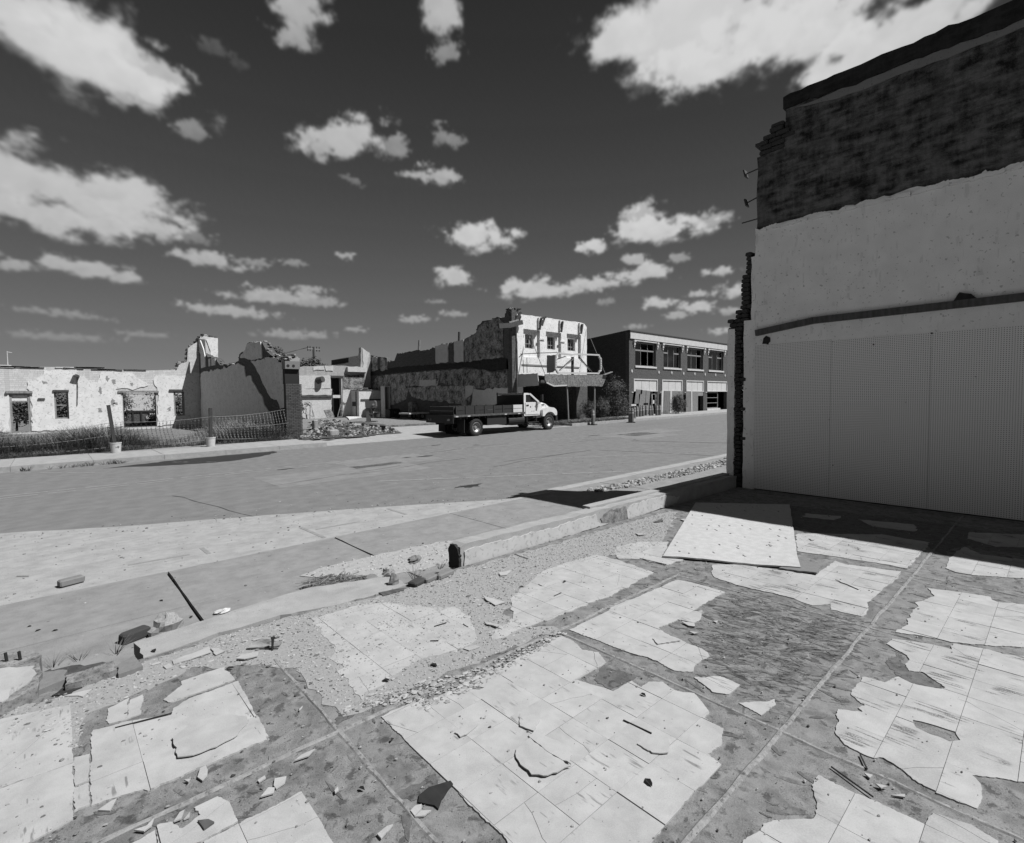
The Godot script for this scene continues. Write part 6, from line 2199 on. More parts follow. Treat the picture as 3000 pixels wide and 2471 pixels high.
func tree(called: String, label: String, category: String, at: Vector3, trunk_h: float, crowns: Array, n: int, size: float, m: Material, sd: int, group := "") -> void:
	var r := RandomNumberGenerator.new()
	r.seed = sd
	var t := thing(called, label, category, at, 0.0, group)
	var st := sto()
	cyl(st, Vector3(0, -0.3, 0), Vector3(0.05, trunk_h, 0), 0.04 + trunk_h * 0.03, 0.03 + trunk_h * 0.015, 7)
	for c in crowns:
		var cc: Vector3 = c[0]
		cyl(st, Vector3(0.03, trunk_h * 0.7, 0), cc, 0.02 + trunk_h * 0.012, 0.015, 5)
		for k in 3:
			cyl(st, cc * 0.8 + Vector3(0, trunk_h * 0.14, 0), cc + c[1] * Vector3(r.randf_range(-0.7, 0.7), r.randf_range(0.0, 0.7), r.randf_range(-0.7, 0.7)), 0.02, 0.008, 4)
	obj("trunk", st, M.bark, t)
	st = sto()
	var vol := 0.0
	for c in crowns:
		vol += c[1].x * c[1].y
	for c in crowns:
		leaves(st, c[0], c[1], int(n * c[1].x * c[1].y / vol), size, r)
	obj("crown", st, m, t)

func tuft_mesh(n: int, h: float, spread: float, sd: int, w := 0.012) -> ArrayMesh:
	var r := RandomNumberGenerator.new()
	r.seed = sd
	var st := sto()
	for i in n:
		var a := r.randf() * TAU
		var d := Vector3(cos(a), 0, sin(a))
		var s := d.cross(Vector3.UP) * w
		var b := d * r.randf() * spread * 0.3
		var hh := h * r.randf_range(0.5, 1.0)
		var mid := b + d * spread * 0.35 + Vector3(0, hh * 0.6, 0)
		var tip := b + d * spread * r.randf_range(0.6, 1.1) + Vector3(0, hh, 0)
		quad(st, b - s, mid - s * 0.7, mid + s * 0.7, b + s)
		tri(st, mid - s * 0.7, tip, mid + s * 0.7)
	st.generate_normals()
	return st.commit()

func build_street_things() -> void:
	var st := sto()
	var r := RandomNumberGenerator.new()
	r.seed = 201
	# buckets weighted with posts
	var bp := [1.77, -23.46, 4.77, -23.2]
	var posts := []
	for i in 2:
		var at := Vector3(bp[i * 2], far_y(bp[i * 2]), bp[i * 2 + 1])
		var b := thing("bucket", ["white plastic bucket with dark print holding the taller leaning post", "plain white plastic bucket holding the post nearer the brick pier"][i], "bucket", at, 0.2, "buckets holding up the fence")
		st = sto()
		lathe(st, [[0.001, 0.0], [0.145, 0.0], [0.17, 0.34], [0.18, 0.34], [0.18, 0.38], [0.16, 0.38], [0.155, 0.33], [0.001, 0.33]], Vector3.ZERO, Vector3.UP, 22)
		obj("shell", st, M.bucket, b)
		if i == 0:
			var tm := TextMesh.new()
			tm.text = "oz"
			tm.font_size = 10
			tm.pixel_size = 0.011
			tm.depth = 0.004
			inst("print", tm, M.scrap_dark, b, Transform3D(Basis(Vector3.UP, -0.2) * Basis(Vector3.BACK, PI), Vector3(0.0, 0.21, 0.162)))
		var top := at + Vector3([-0.12, 0.02][i], [1.62, 1.5][i], 0.02)
		var ph: float = [1.75, 1.55][i]
		top = at + Vector3([-0.16, 0.03][i], ph, 0.0)
		posts.append([at, top])
		st = sto()
		bar(st, at + Vector3(0, 0.05, 0), top, 0.11, 0.11)
		tag(obj("fence_post", st, M.post), ["square dark timber post leaning in the printed bucket", "square dark timber post upright in the plain bucket"][i], "post", "fence posts")
	# plastic barrier mesh: strands as parts
	var net := thing("barrier_fence", "sagging plastic barrier mesh strung along the weedy lot", "fence")
	var zl := -24.3
	var ends := [Vector3(-10.5, 0.0, zl), Vector3(-2.6, 0.0, zl), posts[0][0], posts[1][0], Vector3(8.2, 0.0, -24.5)]
	var tops := [0.62, 0.72, 1.12, 1.2, 1.38]
	var lows := [0.05, 0.1, 0.22, 0.3, 0.12]
	var at_net := func(u: float, v: float) -> Vector3:      # u over the spans, v from the low strand to the top
		var k: int = min(3, int(u))
		var f := u - k
		var p: Vector3 = ends[k].lerp(ends[k + 1], f)
		var sag := 4.0 * f * (1.0 - f)
		var hi: float = lerpf(tops[k], tops[k + 1], f) - 0.14 * sag * (1.0 if k < 2 else 0.5)
		var lo: float = lerpf(lows[k], lows[k + 1], f) - 0.05 * sag
		return Vector3(p.x + (1.0 - v) * (1.0 - v) * 0.1 + 0.03 * sin(u * 19.0) * v, far_y(p.x) + lerpf(lo, hi, v), p.z - 0.06 + 0.12 * sin(v * 5.0 + u * 3.0))
	for row in 7:
		st = sto()
		var v := row / 6.0
		for i in 72:
			var a: Vector3 = at_net.call(i * 4.0 / 72.0, v)
			var b: Vector3 = at_net.call((i + 1) * 4.0 / 72.0 - 0.0001, v)
			cyl(st, a, b, 0.006 if row % 3 == 0 else 0.003, 0.006 if row % 3 == 0 else 0.003, 4, false)
		obj("strand", st, M.net_pale if row % 3 == 0 else M.net_dark, net)
	for i in 92:
		st = sto()
		var u := i * 4.0 / 92.0 + 0.01
		for j in 10:
			var a: Vector3 = at_net.call(u, j / 10.0)
			var b: Vector3 = at_net.call(u, (j + 1) / 10.0)
			cyl(st, a, b, 0.005, 0.005, 4, false)
			bx(st, a, Vector3(0.055, 0.012, 0.012))
		obj("cross_strand", st, M.net_dark if u < 2.6 else M.net_pale, net)
	# weeds behind it
	var xfs := []
	var cols := []
	for i in 15000:
		var x := r.randf_range(-12.0, 8.2)
		var z := -24.15 - 5.0 * pow(r.randf(), 2.0)
		var s := r.randf_range(0.5, 1.3) * (0.75 if z > -24.5 else 1.9)
		s *= 0.75 + 0.5 * sin(x * 0.9 + 1.0) * sin(x * 0.37)
		xfs.append(Transform3D(Basis(Vector3.UP, r.randf() * TAU).scaled(Vector3(s, s, s)), Vector3(x, -0.26, z)))
		var g := r.randf_range(0.05, 0.2) if r.randf() < 0.75 else r.randf_range(0.22, 0.42)
		cols.append(Color(g, g, g))
	scatter("weeds", tuft_mesh(14, 0.5, 0.34, 3, 0.006), M.grass_multi, xfs, cols, "rough dry weeds growing behind the barrier mesh", "weeds")
	xfs = []
	cols = []
	for i in 260:
		var x := r.randf_range(-12, 6.5)
		if sin(x * 1.7) + sin(x * 0.6 + 2.0) < 0.1:
			continue
		xfs.append(Transform3D(Basis(Vector3.UP, r.randf() * TAU).scaled(Vector3.ONE * r.randf_range(0.3, 0.8)), Vector3(x, road_y(x), -20.95 + r.randf_range(-0.04, 0.1))))
		var g := r.randf_range(0.06, 0.16)
		cols.append(Color(g, g, g))
	scatter("gutter_weeds", tuft_mesh(9, 0.3, 0.3, 4), M.grass_multi, xfs, cols, "low weeds growing in the far gutter", "weeds")
	xfs = []
	cols = []
	for i in 900:
		var x := r.randf_range(22.0, 31.5)
		xfs.append(Transform3D(Basis(Vector3.UP, r.randf() * TAU).scaled(Vector3.ONE * r.randf_range(0.4, 0.9)), Vector3(x, far_y(x) - 0.02, r.randf_range(-22.6, -21.2))))
		var g := r.randf_range(0.05, 0.2)
		cols.append(Color(g, g, g))
	scatter("kerb_weeds", tuft_mesh(9, 0.3, 0.35, 6), M.grass_multi, xfs, cols, "patchy weeds on the verge before the theatre", "weeds")
	# clipped shrubs and bushes
	var kp := [29.26, -23.57, 29.67, -22.78, 32.16, -23.37, 41.07, -21.29]
	tree("shrub", "small rounded shrub directly behind the lone cone", "shrub", Vector3(kp[0], far_y(kp[0]), kp[1]), 0.3, [[Vector3(0, 0.72, 0), Vector3(0.66, 0.68, 0.6)]], 5200, 0.07, M.leaf, 301, "shrubs before the theatre")
	tree("shrub", "narrower rounded shrub between the small one and the tall bush", "shrub", Vector3(kp[2], far_y(kp[2]), kp[3]), 0.3, [[Vector3(0, 0.8, 0), Vector3(0.55, 0.74, 0.5)]], 4600, 0.07, M.leaf, 302, "shrubs before the theatre")
	tree("bush", "tall dark bush as high as the theatre canopy", "bush", Vector3(kp[4], far_y(kp[4]), kp[5]), 0.8, [[Vector3(-0.15, 2.2, 0), Vector3(0.85, 0.85, 0.8)], [Vector3(0.35, 1.1, 0.1), Vector3(0.75, 0.8, 0.7)], [Vector3(-0.4, 1.3, 0), Vector3(0.6, 0.7, 0.6)], [Vector3(0.3, 0.55, 0.1), Vector3(0.8, 0.5, 0.7)]], 9000, 0.09, M.leaf, 303)
	tree("bush", "spiky dark bush growing against the boarded brick shopfront", "bush", Vector3(kp[6], far_y(kp[6]), -23.2), 0.4, [[Vector3(0, 0.7, 0), Vector3(0.75, 0.65, 0.6)], [Vector3(-0.5, 1.2, 0), Vector3(0.25, 0.5, 0.3)], [Vector3(0.35, 1.25, 0), Vector3(0.22, 0.5, 0.3)], [Vector3(0.9, 0.9, 0), Vector3(0.25, 0.4, 0.3)], [Vector3(-0.05, 1.3, 0), Vector3(0.2, 0.45, 0.3)]], 5200, 0.1, M.leaf, 304)
	# channelising cones
	var proto: Node3D = null
	var cp := [26.06, -20.75, 29.48, -20.25, 29.54, -20.14, 32.7, -22.09, 34.21, -22.87, 34.55, -22.8, 35.19, -22.95, 36.5, -23.51, 36.39, -23.07, 36.89, -23.16, 36.87, -22.75, 37.39, -22.8]
	for i in cp.size() / 2:
		var c: Node3D
		if proto == null:
			c = thing("traffic_cone", "", "cone")
			st = sto()
			lathe(st, [[0.001, 0.0], [0.16, 0.0], [0.165, 0.05], [0.13, 0.06]], Vector3.ZERO, Vector3.UP, 16)
			bx(st, Vector3(0, 0.025, 0), Vector3(0.42, 0.05, 0.42))
			obj("base", st, M.rubber, c)
			st = sto()
			lathe(st, [[0.125, 0.05], [0.11, 0.42], [0.10, 0.62], [0.085, 0.95], [0.05, 0.98], [0.02, 1.0], [0.035, 1.06], [0.001, 1.07]], Vector3.ZERO, Vector3.UP, 16)
			obj("body", st, M.cone, c)
			for y in [0.62, 0.8]:
				st = sto()
				lathe(st, [[0.106 - (y - 0.6) * 0.045, y], [0.1 - (y - 0.6) * 0.05, y + 0.12]], Vector3.ZERO, Vector3.UP, 16)
				obj("reflective_band", st, M.cone_band, c)
			proto = c
		else:
			c = proto.duplicate()
			c.name = numbered("traffic_cone")
			add_child(c)
		c.position = Vector3(cp[i * 2], road_y(cp[i * 2]), cp[i * 2 + 1])
		c.rotation = Vector3(r.randf_range(-0.03, 0.03), r.randf() * TAU, r.randf_range(-0.04, 0.04))
		c.set_meta("label", "tall ringed traffic cone standing alone before the rounded shrub" if i == 0 else ("tall ringed traffic cone of the close pair beside the tall bush" if i < 3 else "tall ringed traffic cone in the row before the boarded shopfront"))
		c.set_meta("group", "traffic cones along the kerb")
	# debris bumps along the far gutter

# ------------------------------------------------------------------ beyond

func build_background() -> void:
	var st := sto()
	var r := RandomNumberGenerator.new()
	r.seed = 401
	# leafy trees that show through the ruin's openings
	var spots := [[-7.5, -52, 3.0], [-4.2, -50, 2.9], [-1.8, -53, 3.1], [0.6, -51, 2.8], [2.7, -55, 3.2], [8.0, -54, 2.7]]
	for i in spots.size():
		var s: Array = spots[i]
		tree("yard_tree", "dark leafy tree growing behind the ruin's window openings", "tree", Vector3(s[0], -0.3, s[1]), 1.4, [[Vector3(0, 2.0, 0), Vector3(1.7, 1.3, 1.3)], [Vector3(0.7, 1.2, 0.2), Vector3(1.3, 1.0, 1.1)]], 3000, 0.2, M.leaf, 410 + i, "yard trees behind the ruin")
	tree("sapling", "leafy sapling rising inside the ruin's wide window opening", "tree", Vector3(3.9, -0.2, -46.5), 1.0, [[Vector3(0.2, 1.9, 0), Vector3(0.7, 0.9, 0.5)], [Vector3(-0.8, 1.5, 0), Vector3(0.5, 0.6, 0.5)]], 1500, 0.13, M.leaf_light, 420)
	# trees over the party wall and the lot wall
	var tp := [18.67, 7.55, 19.35, 7.43, 22.13, 6.12, 23.32, 6.26, 22.43, 6.01, 24.28, 5.93]
	tree("yard_tree", "small tree crown showing above the party wall's rubble", "tree", Vector3(tp[0], -0.3, -60), 4.0, [[Vector3(0, tp[1], 0), Vector3(0.55, 0.6, 0.6)], [Vector3(tp[2] - tp[0], tp[3], 0), Vector3(0.5, 0.5, 0.5)], [Vector3(tp[4] - tp[0], tp[5], 0), Vector3(0.6, 0.6, 0.6)], [Vector3(0.6, tp[1] - 1.0, 0), Vector3(1.6, 0.7, 1)]], 2600, 0.22, M.leaf, 431)
	tree("yard_tree", "broad dark tree crown below the utility pole's cross-arm", "tree", Vector3(tp[6], -0.3, -60), 3.0, [[Vector3(0, tp[7] - 0.1, 0), Vector3(0.85, 0.85, 0.8)], [Vector3(tp[8] - tp[6], tp[9] - 0.1, 0), Vector3(0.7, 0.6, 0.7)], [Vector3(tp[10] - tp[6], tp[11] - 0.1, 0), Vector3(0.9, 0.5, 0.8)], [Vector3(-1.6, tp[9] - 0.4, 0), Vector3(0.8, 0.6, 0.8)]], 4200, 0.22, M.leaf, 432)
	# utility pole
	var up := pv([27.19, 9.01, 27.14, 7.12, 26.36, 8.74, 28.05, 8.7])
	var pole := thing("utility_pole", "timber utility pole with one cross-arm and insulators", "pole", Vector3(up[0].x, -0.3, -70))
	st = sto()
	cyl(st, Vector3(0, 0, 0), Vector3(0, up[0].y + 0.3, 0), 0.22, 0.15, 8)
	obj("mast", st, M.frame_dark, pole)
	st = sto()
	bar(st, Vector3(up[2].x - up[0].x, up[2].y + 0.3, 0), Vector3(up[3].x - up[0].x, up[3].y + 0.3, 0), 0.16, 0.14)
	var arm := obj("cross_arm", st, M.frame_pale, pole)
	for f in [0.03, 0.22, 0.75, 0.96]:
		st = sto()
		var p := Vector3(lerpf(up[2].x, up[3].x, f) - up[0].x, lerpf(up[2].y, up[3].y, f) + 0.3, 0)
		cyl(st, p - Vector3(0, 0.3, 0), p + Vector3(0, 0.35, 0), 0.09, 0.07, 6)
		obj("insulator", st, M.frame_dark, arm)
	st = sto()
	cyl(st, Vector3(-0.9, up[0].y - 3.3, 0), Vector3(-0.9, up[0].y - 2.2, 0), 0.35, 0.35, 10)
	obj("transformer", st, M.frame_pale, pole)
	for a in [[0.03, -40.0, 3.0], [0.22, -40.0, 2.0]]:
		st = sto()
		var p := Vector3(lerpf(up[2].x, up[3].x, a[0]) - up[0].x, up[2].y + 0.5, 0)
		var prev := p
		for i in range(1, 9):
			var q := p + Vector3(a[1] * i / 8.0, -a[2] * 4.0 * (i / 8.0) * (1.0 - i / 8.0) * 0.9 - 0.6 * i, -6.0 * i / 8.0)
			cyl(st, prev, q, 0.02, 0.02, 4, false)
			prev = q
		obj("power_line", st, M.steel, pole)
	# thin mast at the far left roof edge
	var mp := pv([-1.72, 4.89, -1.74, 4.04])
	var ms := thing("roof_mast", "thin pale mast with a short arm above the long ruin", "mast", Vector3(mp[1].x, mp[1].y - 0.3, -44.1))
	st = sto()
	cyl(st, Vector3.ZERO, Vector3(0, mp[0].y - mp[1].y + 0.3, 0), 0.035, 0.025, 6)
	obj("rod", st, M.bucket, ms)
	st = sto()
	bar(st, Vector3(0, mp[0].y - mp[1].y + 0.26, 0), Vector3(0.22, mp[0].y - mp[1].y + 0.22, 0), 0.04, 0.04)
	obj("arm", st, M.bucket, ms)
	st = sto()
	box2(st, Vector3(-0.15, -0.06, -0.15), Vector3(0.15, 0.04, 0.15))
	obj("foot", st, M.frame_dark, ms)
	# skip behind the wide opening, lettered
	var q := hole([3.79, 0.9, 6.41, -0.3])
	var sk := thing("waste_container", "dark steel waste container with white stencilled numbers behind the ruin", "container", Vector3((q[0] + q[2]) * 0.5, -0.3, -47.4))
	var hw: float = (q[2] - q[0]) * 0.5
	st = sto()
	box2(st, Vector3(-hw, 0.1, -1.6), Vector3(hw, q[3] + 0.3, 0.8))
	obj("body", st, M.dark_masonry, sk)
	st = sto()
	box2(st, Vector3(-hw - 0.05, q[3] + 0.3, -1.65), Vector3(hw + 0.05, q[3] + 0.42, 0.86))
	obj("rim", st, M.truck_black, sk)
	for i in 5:
		st = sto()
		var x: float = -hw + 0.3 + i * (hw * 2 - 0.6) / 4.0
		box2(st, Vector3(x - 0.05, 0.1, 0.8), Vector3(x + 0.05, q[3] + 0.3, 0.87))
		obj("rib", st, M.truck_black, sk)
	var c0 := pv([5.88, 0.73, 5.77, 0.54])
	var words := ["SWI", "622-5"]
	for i in 2:
		var tm := TextMesh.new()
		tm.text = words[i]
		tm.font_size = 16
		tm.pixel_size = 0.019
		tm.depth = 0.02
		inst("lettering", tm, M.bucket, sk, Transform3D(Basis(), Vector3(c0[i].x - (q[0] + q[2]) * 0.5, c0[i].y + 0.3, 0.885)))
	# lit white garden wall and junk seen through the same opening
	var gw := hole([5.07, 2.49, 6.69, 1.26])
	st = sto()
	box2(st, Vector3(gw[0], -0.5, -56.4), Vector3(gw[2] + 3.0, gw[3] + 0.3, -56.0))
	tag(obj("yard_wall", st, M.lot_plaster), "pale yard wall behind the ruin's wide opening", "wall")
	var sh := hole([4.15, 1.46, 4.74, 1])
	st = sto()
	box2(st, Vector3(sh[0], -0.4, -49.5), Vector3(sh[2], sh[3], -48.6))
	tag(obj("yard_cabinet", st, M.patch_c), "pale cabinet standing behind the dark waste container", "cabinet")
	var fr := thing("metal_stand", "thin pale metal stand standing behind the ruin's doorway", "stand")
	var fq := hole([-1.1, 1.06, -0.85, 0.27])
	for e in [[fq[0], fq[1], fq[0], fq[3]], [fq[0], fq[3], fq[2], fq[3]], [fq[0], (fq[1] + fq[3]) * 0.5 + 0.2, fq[2], (fq[1] + fq[3]) * 0.5 + 0.2], [fq[0] - 2.2, fq[1] + 0.3, fq[0], fq[1] + 0.3], [fq[2], fq[1] - 0.5, fq[2], fq[3]]]:
		st = sto()
		bar(st, Vector3(e[0], e[1], -46.0), Vector3(e[2], e[3], -46.0), 0.07, 0.07)
		obj("tube", st, M.bucket, fr)

# ------------------------------------------------------------------ debris close by

func flat_piece(called: String, poly: Array, y0: float, thick: float, m: Material, label: String, category: String, group := "", rg := 0.006, tilt := Vector2.ZERO) -> void:
	var st := sto()
	var q := rough(pv(poly), 0.03, rg, int(absf(poly[0]) * 1000) % 991)
	var c := Vector2.ZERO
	for p in q:
		c += p / q.size()
	for i in q.size():
		q[i] -= c
	var xf := Transform3D(Basis(Vector3(1, tilt.x, 0), Vector3(0, tilt.y, 1), Vector3.UP), Vector3.ZERO)
	var low := 1e9
	for p in q:
		low = minf(low, (xf.basis * Vector3(p.x, p.y, 0)).y)
	ext(st, q, 0.0, thick, xf)
	var o := obj(called, st, m)
	o.position = Vector3(c.x, y0 - low, c.y)
	tag(o, label, category, group)

func rock(called: String, at: Vector3, s: Vector3, m: Material, label: String, category: String, sd: int, group := "") -> void:
	var st := sto()
	var nz := FastNoiseLite.new()
	nz.seed = sd
	nz.frequency = 0.9
	nz.fractal_octaves = 3
	var n := 14
	var h := 9
	var pt := func(i: int, j: int) -> Vector3:
		var a := TAU * i / n
		var b := PI * j / h
		var d := Vector3(sin(b) * cos(a), cos(b), sin(b) * sin(a))
		var k := 1.0 + 0.55 * nz.get_noise_3dv(d * 1.6)
		var v := d * k
		v.y = maxf(v.y, -0.62)
		return Vector3(v.x * s.x, (v.y + 0.62) * s.y, v.z * s.z) * 0.5
	for i in n:
		for j in h:
			quad(st, pt.call(i, j), pt.call(i + 1, j), pt.call(i + 1, j + 1), pt.call(i, j + 1))
	var o := obj(called, st, m)
	o.position = at
	tag(o, label, category, group)

func build_debris() -> void:
	var st := sto()
	var r := RandomNumberGenerator.new()
	r.seed = 501
	# the pale insulation sheet lying half in shade
	var fb := thing("foam_board", "large pale insulation board lying half in the wall's shadow", "board")
	var cn := pv([4.552, -2.735, 7.227, -3.787, 8.05, -2.738, 5.125, -1.653])
	var hs := [0.011, 0.011, 0.012, 0.02]
	var N := 16
	var sp := func(u: float, v: float, top: float) -> Vector3:
		var p := cn[0].lerp(cn[3], u).lerp(cn[1].lerp(cn[2], u), v)
		var y := lerpf(lerpf(hs[0], hs[3], u), lerpf(hs[1], hs[2], u), v) + 0.006 * sin(u * 7.0) * (1.0 - v)
		if u > 0.94:
			p.x += 0.012 * sin(v * 31.0)
		if v < 0.04:
			p.y += 0.014 * sin(u * 43.0) * sin(u * 17.0)
		return Vector3(p.x, y + top, p.y)
	for i in N:
		for j in N:
			var a := float(i) / N
			var b := float(i + 1) / N
			var c := float(j) / N
			var d := float(j + 1) / N
			quad(st, sp.call(a, d, 0.015), sp.call(b, d, 0.015), sp.call(b, c, 0.015), sp.call(a, c, 0.015))
			quad(st, sp.call(a, c, 0.0), sp.call(b, c, 0.0), sp.call(b, d, 0.0), sp.call(a, d, 0.0))
	for i in N:
		var a := float(i) / N
		var b := float(i + 1) / N
		quad(st, sp.call(a, 0.0, 0.0), sp.call(a, 0.0, 0.015), sp.call(b, 0.0, 0.015), sp.call(b, 0.0, 0.0))
		quad(st, sp.call(b, 1.0, 0.0), sp.call(b, 1.0, 0.015), sp.call(a, 1.0, 0.015), sp.call(a, 1.0, 0.0))
		quad(st, sp.call(1.0, a, 0.0), sp.call(1.0, a, 0.015), sp.call(1.0, b, 0.015), sp.call(1.0, b, 0.0))
		quad(st, sp.call(0.0, b, 0.0), sp.call(0.0, b, 0.015), sp.call(0.0, a, 0.015), sp.call(0.0, a, 0.0))
	obj("sheet", st, M.foam_board, fb)
	st = sto()
	for i in 46:
		var u: float = r.randf_range(0.04, 0.96) if i % 3 else [0.25, 0.55, 0.8][i % 9 / 3]
		var v := r.randf_range(0.04, 0.96)
		var p: Vector3 = sp.call(u, v, 0.0165)
		bx(st, p, Vector3(r.randf_range(0.02, 0.06), 0.003, 0.014), Basis(Vector3.UP, r.randf_range(0.4, 1.0)))
	obj("fastener_marks", st, M.patch_b, fb).set_meta("kind", "stuff")
	flat_piece("curled_felt", [5.018, -1.793, 5.305, -1.714, 5.35, -1.588, 5.299, -1.518, 5.092, -1.494, 5.051, -1.631], 0.008, 0.012, M.mid_brick, "curled dark felt scrap poking out under the insulation board", "scrap", "", 0.008, Vector2(0.05, 0.03))
	# bricks
	var bs := [
		[[0.108, -7.095], 0, Vector3(0.21, 0.07, 0.1), 0.3, "mid_brick", "single brick lying out on the pale apron"],
		[[0.448, -5.047], 0, Vector3(0.2, 0.08, 0.1), 0.4, "dark_brick", "dark brick lying against the end of the concrete footing"],
		[[2.372, -4.774], 0, Vector3(0.13, 0.1, 0.12), -0.1, "mid_brick", "half brick standing by the straw at the footing"],
		[[2.506, -3.864], 1, Vector3(0.2, 0.05, 0.1), 0.25, "mid_brick", "flat brick beside the weeds at the sill stub"],
		[[2.642, -3.855], 1, Vector3(0.2, 0.05, 0.1), 0.2, "mid_brick", "flat brick bedded right at the broken sill end"],
		[[2.368, -3.856], 1, Vector3(0.18, 0.045, 0.1), 0.35, "dark_brick", "low dark brick fragment next to the two flat bricks"],
	]
	for i in bs.size():
		var b: Array = bs[i]
		var y := walk_y(b[0][0]) if b[1] == 0 else 0.0
		tag(inst("brick", brick_mesh(b[2], 600 + i, 0.012), M[b[4]], null, Transform3D(Basis(Vector3.UP, b[3]), Vector3(b[0][0], y, b[0][1]))), b[5], "brick", "loose bricks near the sill")
	var p := [0.641, -4.874]
	rock("stone", Vector3(p[0], walk_y(p[0]), p[1]), Vector3(0.24, 0.24, 0.2), M.stone, "rough pale stone lump on the pavement by the footing", "stone", 3)
	p = [2.282, -4.205]
	rock("stone", Vector3(p[0], 0.0, p[1] - 0.03), Vector3(0.12, 0.1, 0.1), M.stone, "pale wedge of stone beside the half brick", "stone", 4)
	p = [2.204, -4.015]
	rock("stone", Vector3(p[0], 0.0, p[1] + 0.02), Vector3(0.09, 0.12, 0.07), M.mid_brick, "small grey upright stone chip beside the half brick", "stone", 5)
	p = [2.63, -4.339]
	rock("stone", Vector3(p[0], 0.02, p[1]), Vector3(0.13, 0.09, 0.09), M.mid_brick, "dark stone chip in the pale rubble near the weeds", "stone", 6)
	p = [1.091, -5.121]
	rock("pale_shard", Vector3(p[0], walk_y(p[0]), p[1]), Vector3(0.13, 0.04, 0.07), M.bucket, "smooth white oval shard on the pavement", "shard", 7)
	# scraps
	flat_piece("tar_paper", [-0.04, -3.781, 0.009, -3.866, 0.095, -3.865, 0.077, -3.778, 0.027, -3.738, -0.007, -3.745], 0.003, 0.006, M.tar_black, "ragged scrap of black tar paper by the stone blocks", "scrap", "", 0.012)
	flat_piece("tile_shard", [0.003, -3.74, 0.117, -3.718, 0.086, -3.654], 0.004, 0.006, M.tile_0, "pointed white tile shard beside the tar paper", "shard")
	flat_piece("scrap_panel", [1.041, -1.74, 1.115, -1.776, 1.2, -1.733, 1.197, -1.717, 1.139, -1.688, 1.09, -1.65], 0.003, 0.006, M.scrap_dark, "dark weathered scrap panel lying beside the big tile patch", "scrap", "", 0.01, Vector2(0.05, -0.03))
	flat_piece("tile_shard", [0.996, -1.716, 1.025, -1.733, 1.049, -1.722, 1.038, -1.699, 0.996, -1.685], 0.004, 0.006, M.tile_0, "broken white shard beside the dark scrap panel", "shard", "shards beside the scrap panel")
	flat_piece("tile_shard", [0.998, -1.683, 1.029, -1.691, 1.057, -1.659, 1.024, -1.66], 0.006, 0.006, M.tile_1, "broken white shard beside the dark scrap panel", "shard", "shards beside the scrap panel")
	flat_piece("striped_scrap", [0.367, -2.243, 0.4, -2.217, 0.414, -2.189, 0.376, -2.179, 0.369, -2.211], 0.008, 0.008, M.rail_wood, "small dark ribbed scrap on the near white tiles", "scrap", "", 0.004)
	flat_piece("dark_strip", [2.01, -3.893, 2.141, -3.867, 2.221, -3.842, 2.192, -3.792, 2, -3.805], 0.0, 0.012, M.rail_wood, "dark charred lath lying along the concrete footing", "lath", "", 0.006)
	flat_piece("thin_board", [5.768, -3.603, 5.965, -3.592, 5.871, -3.524, 5.782, -3.564], 0.004, 0.01, M.rail_wood, "thin grey board scrap near the sill wall", "scrap", "", 0.004, Vector2(0.05, 0.0))
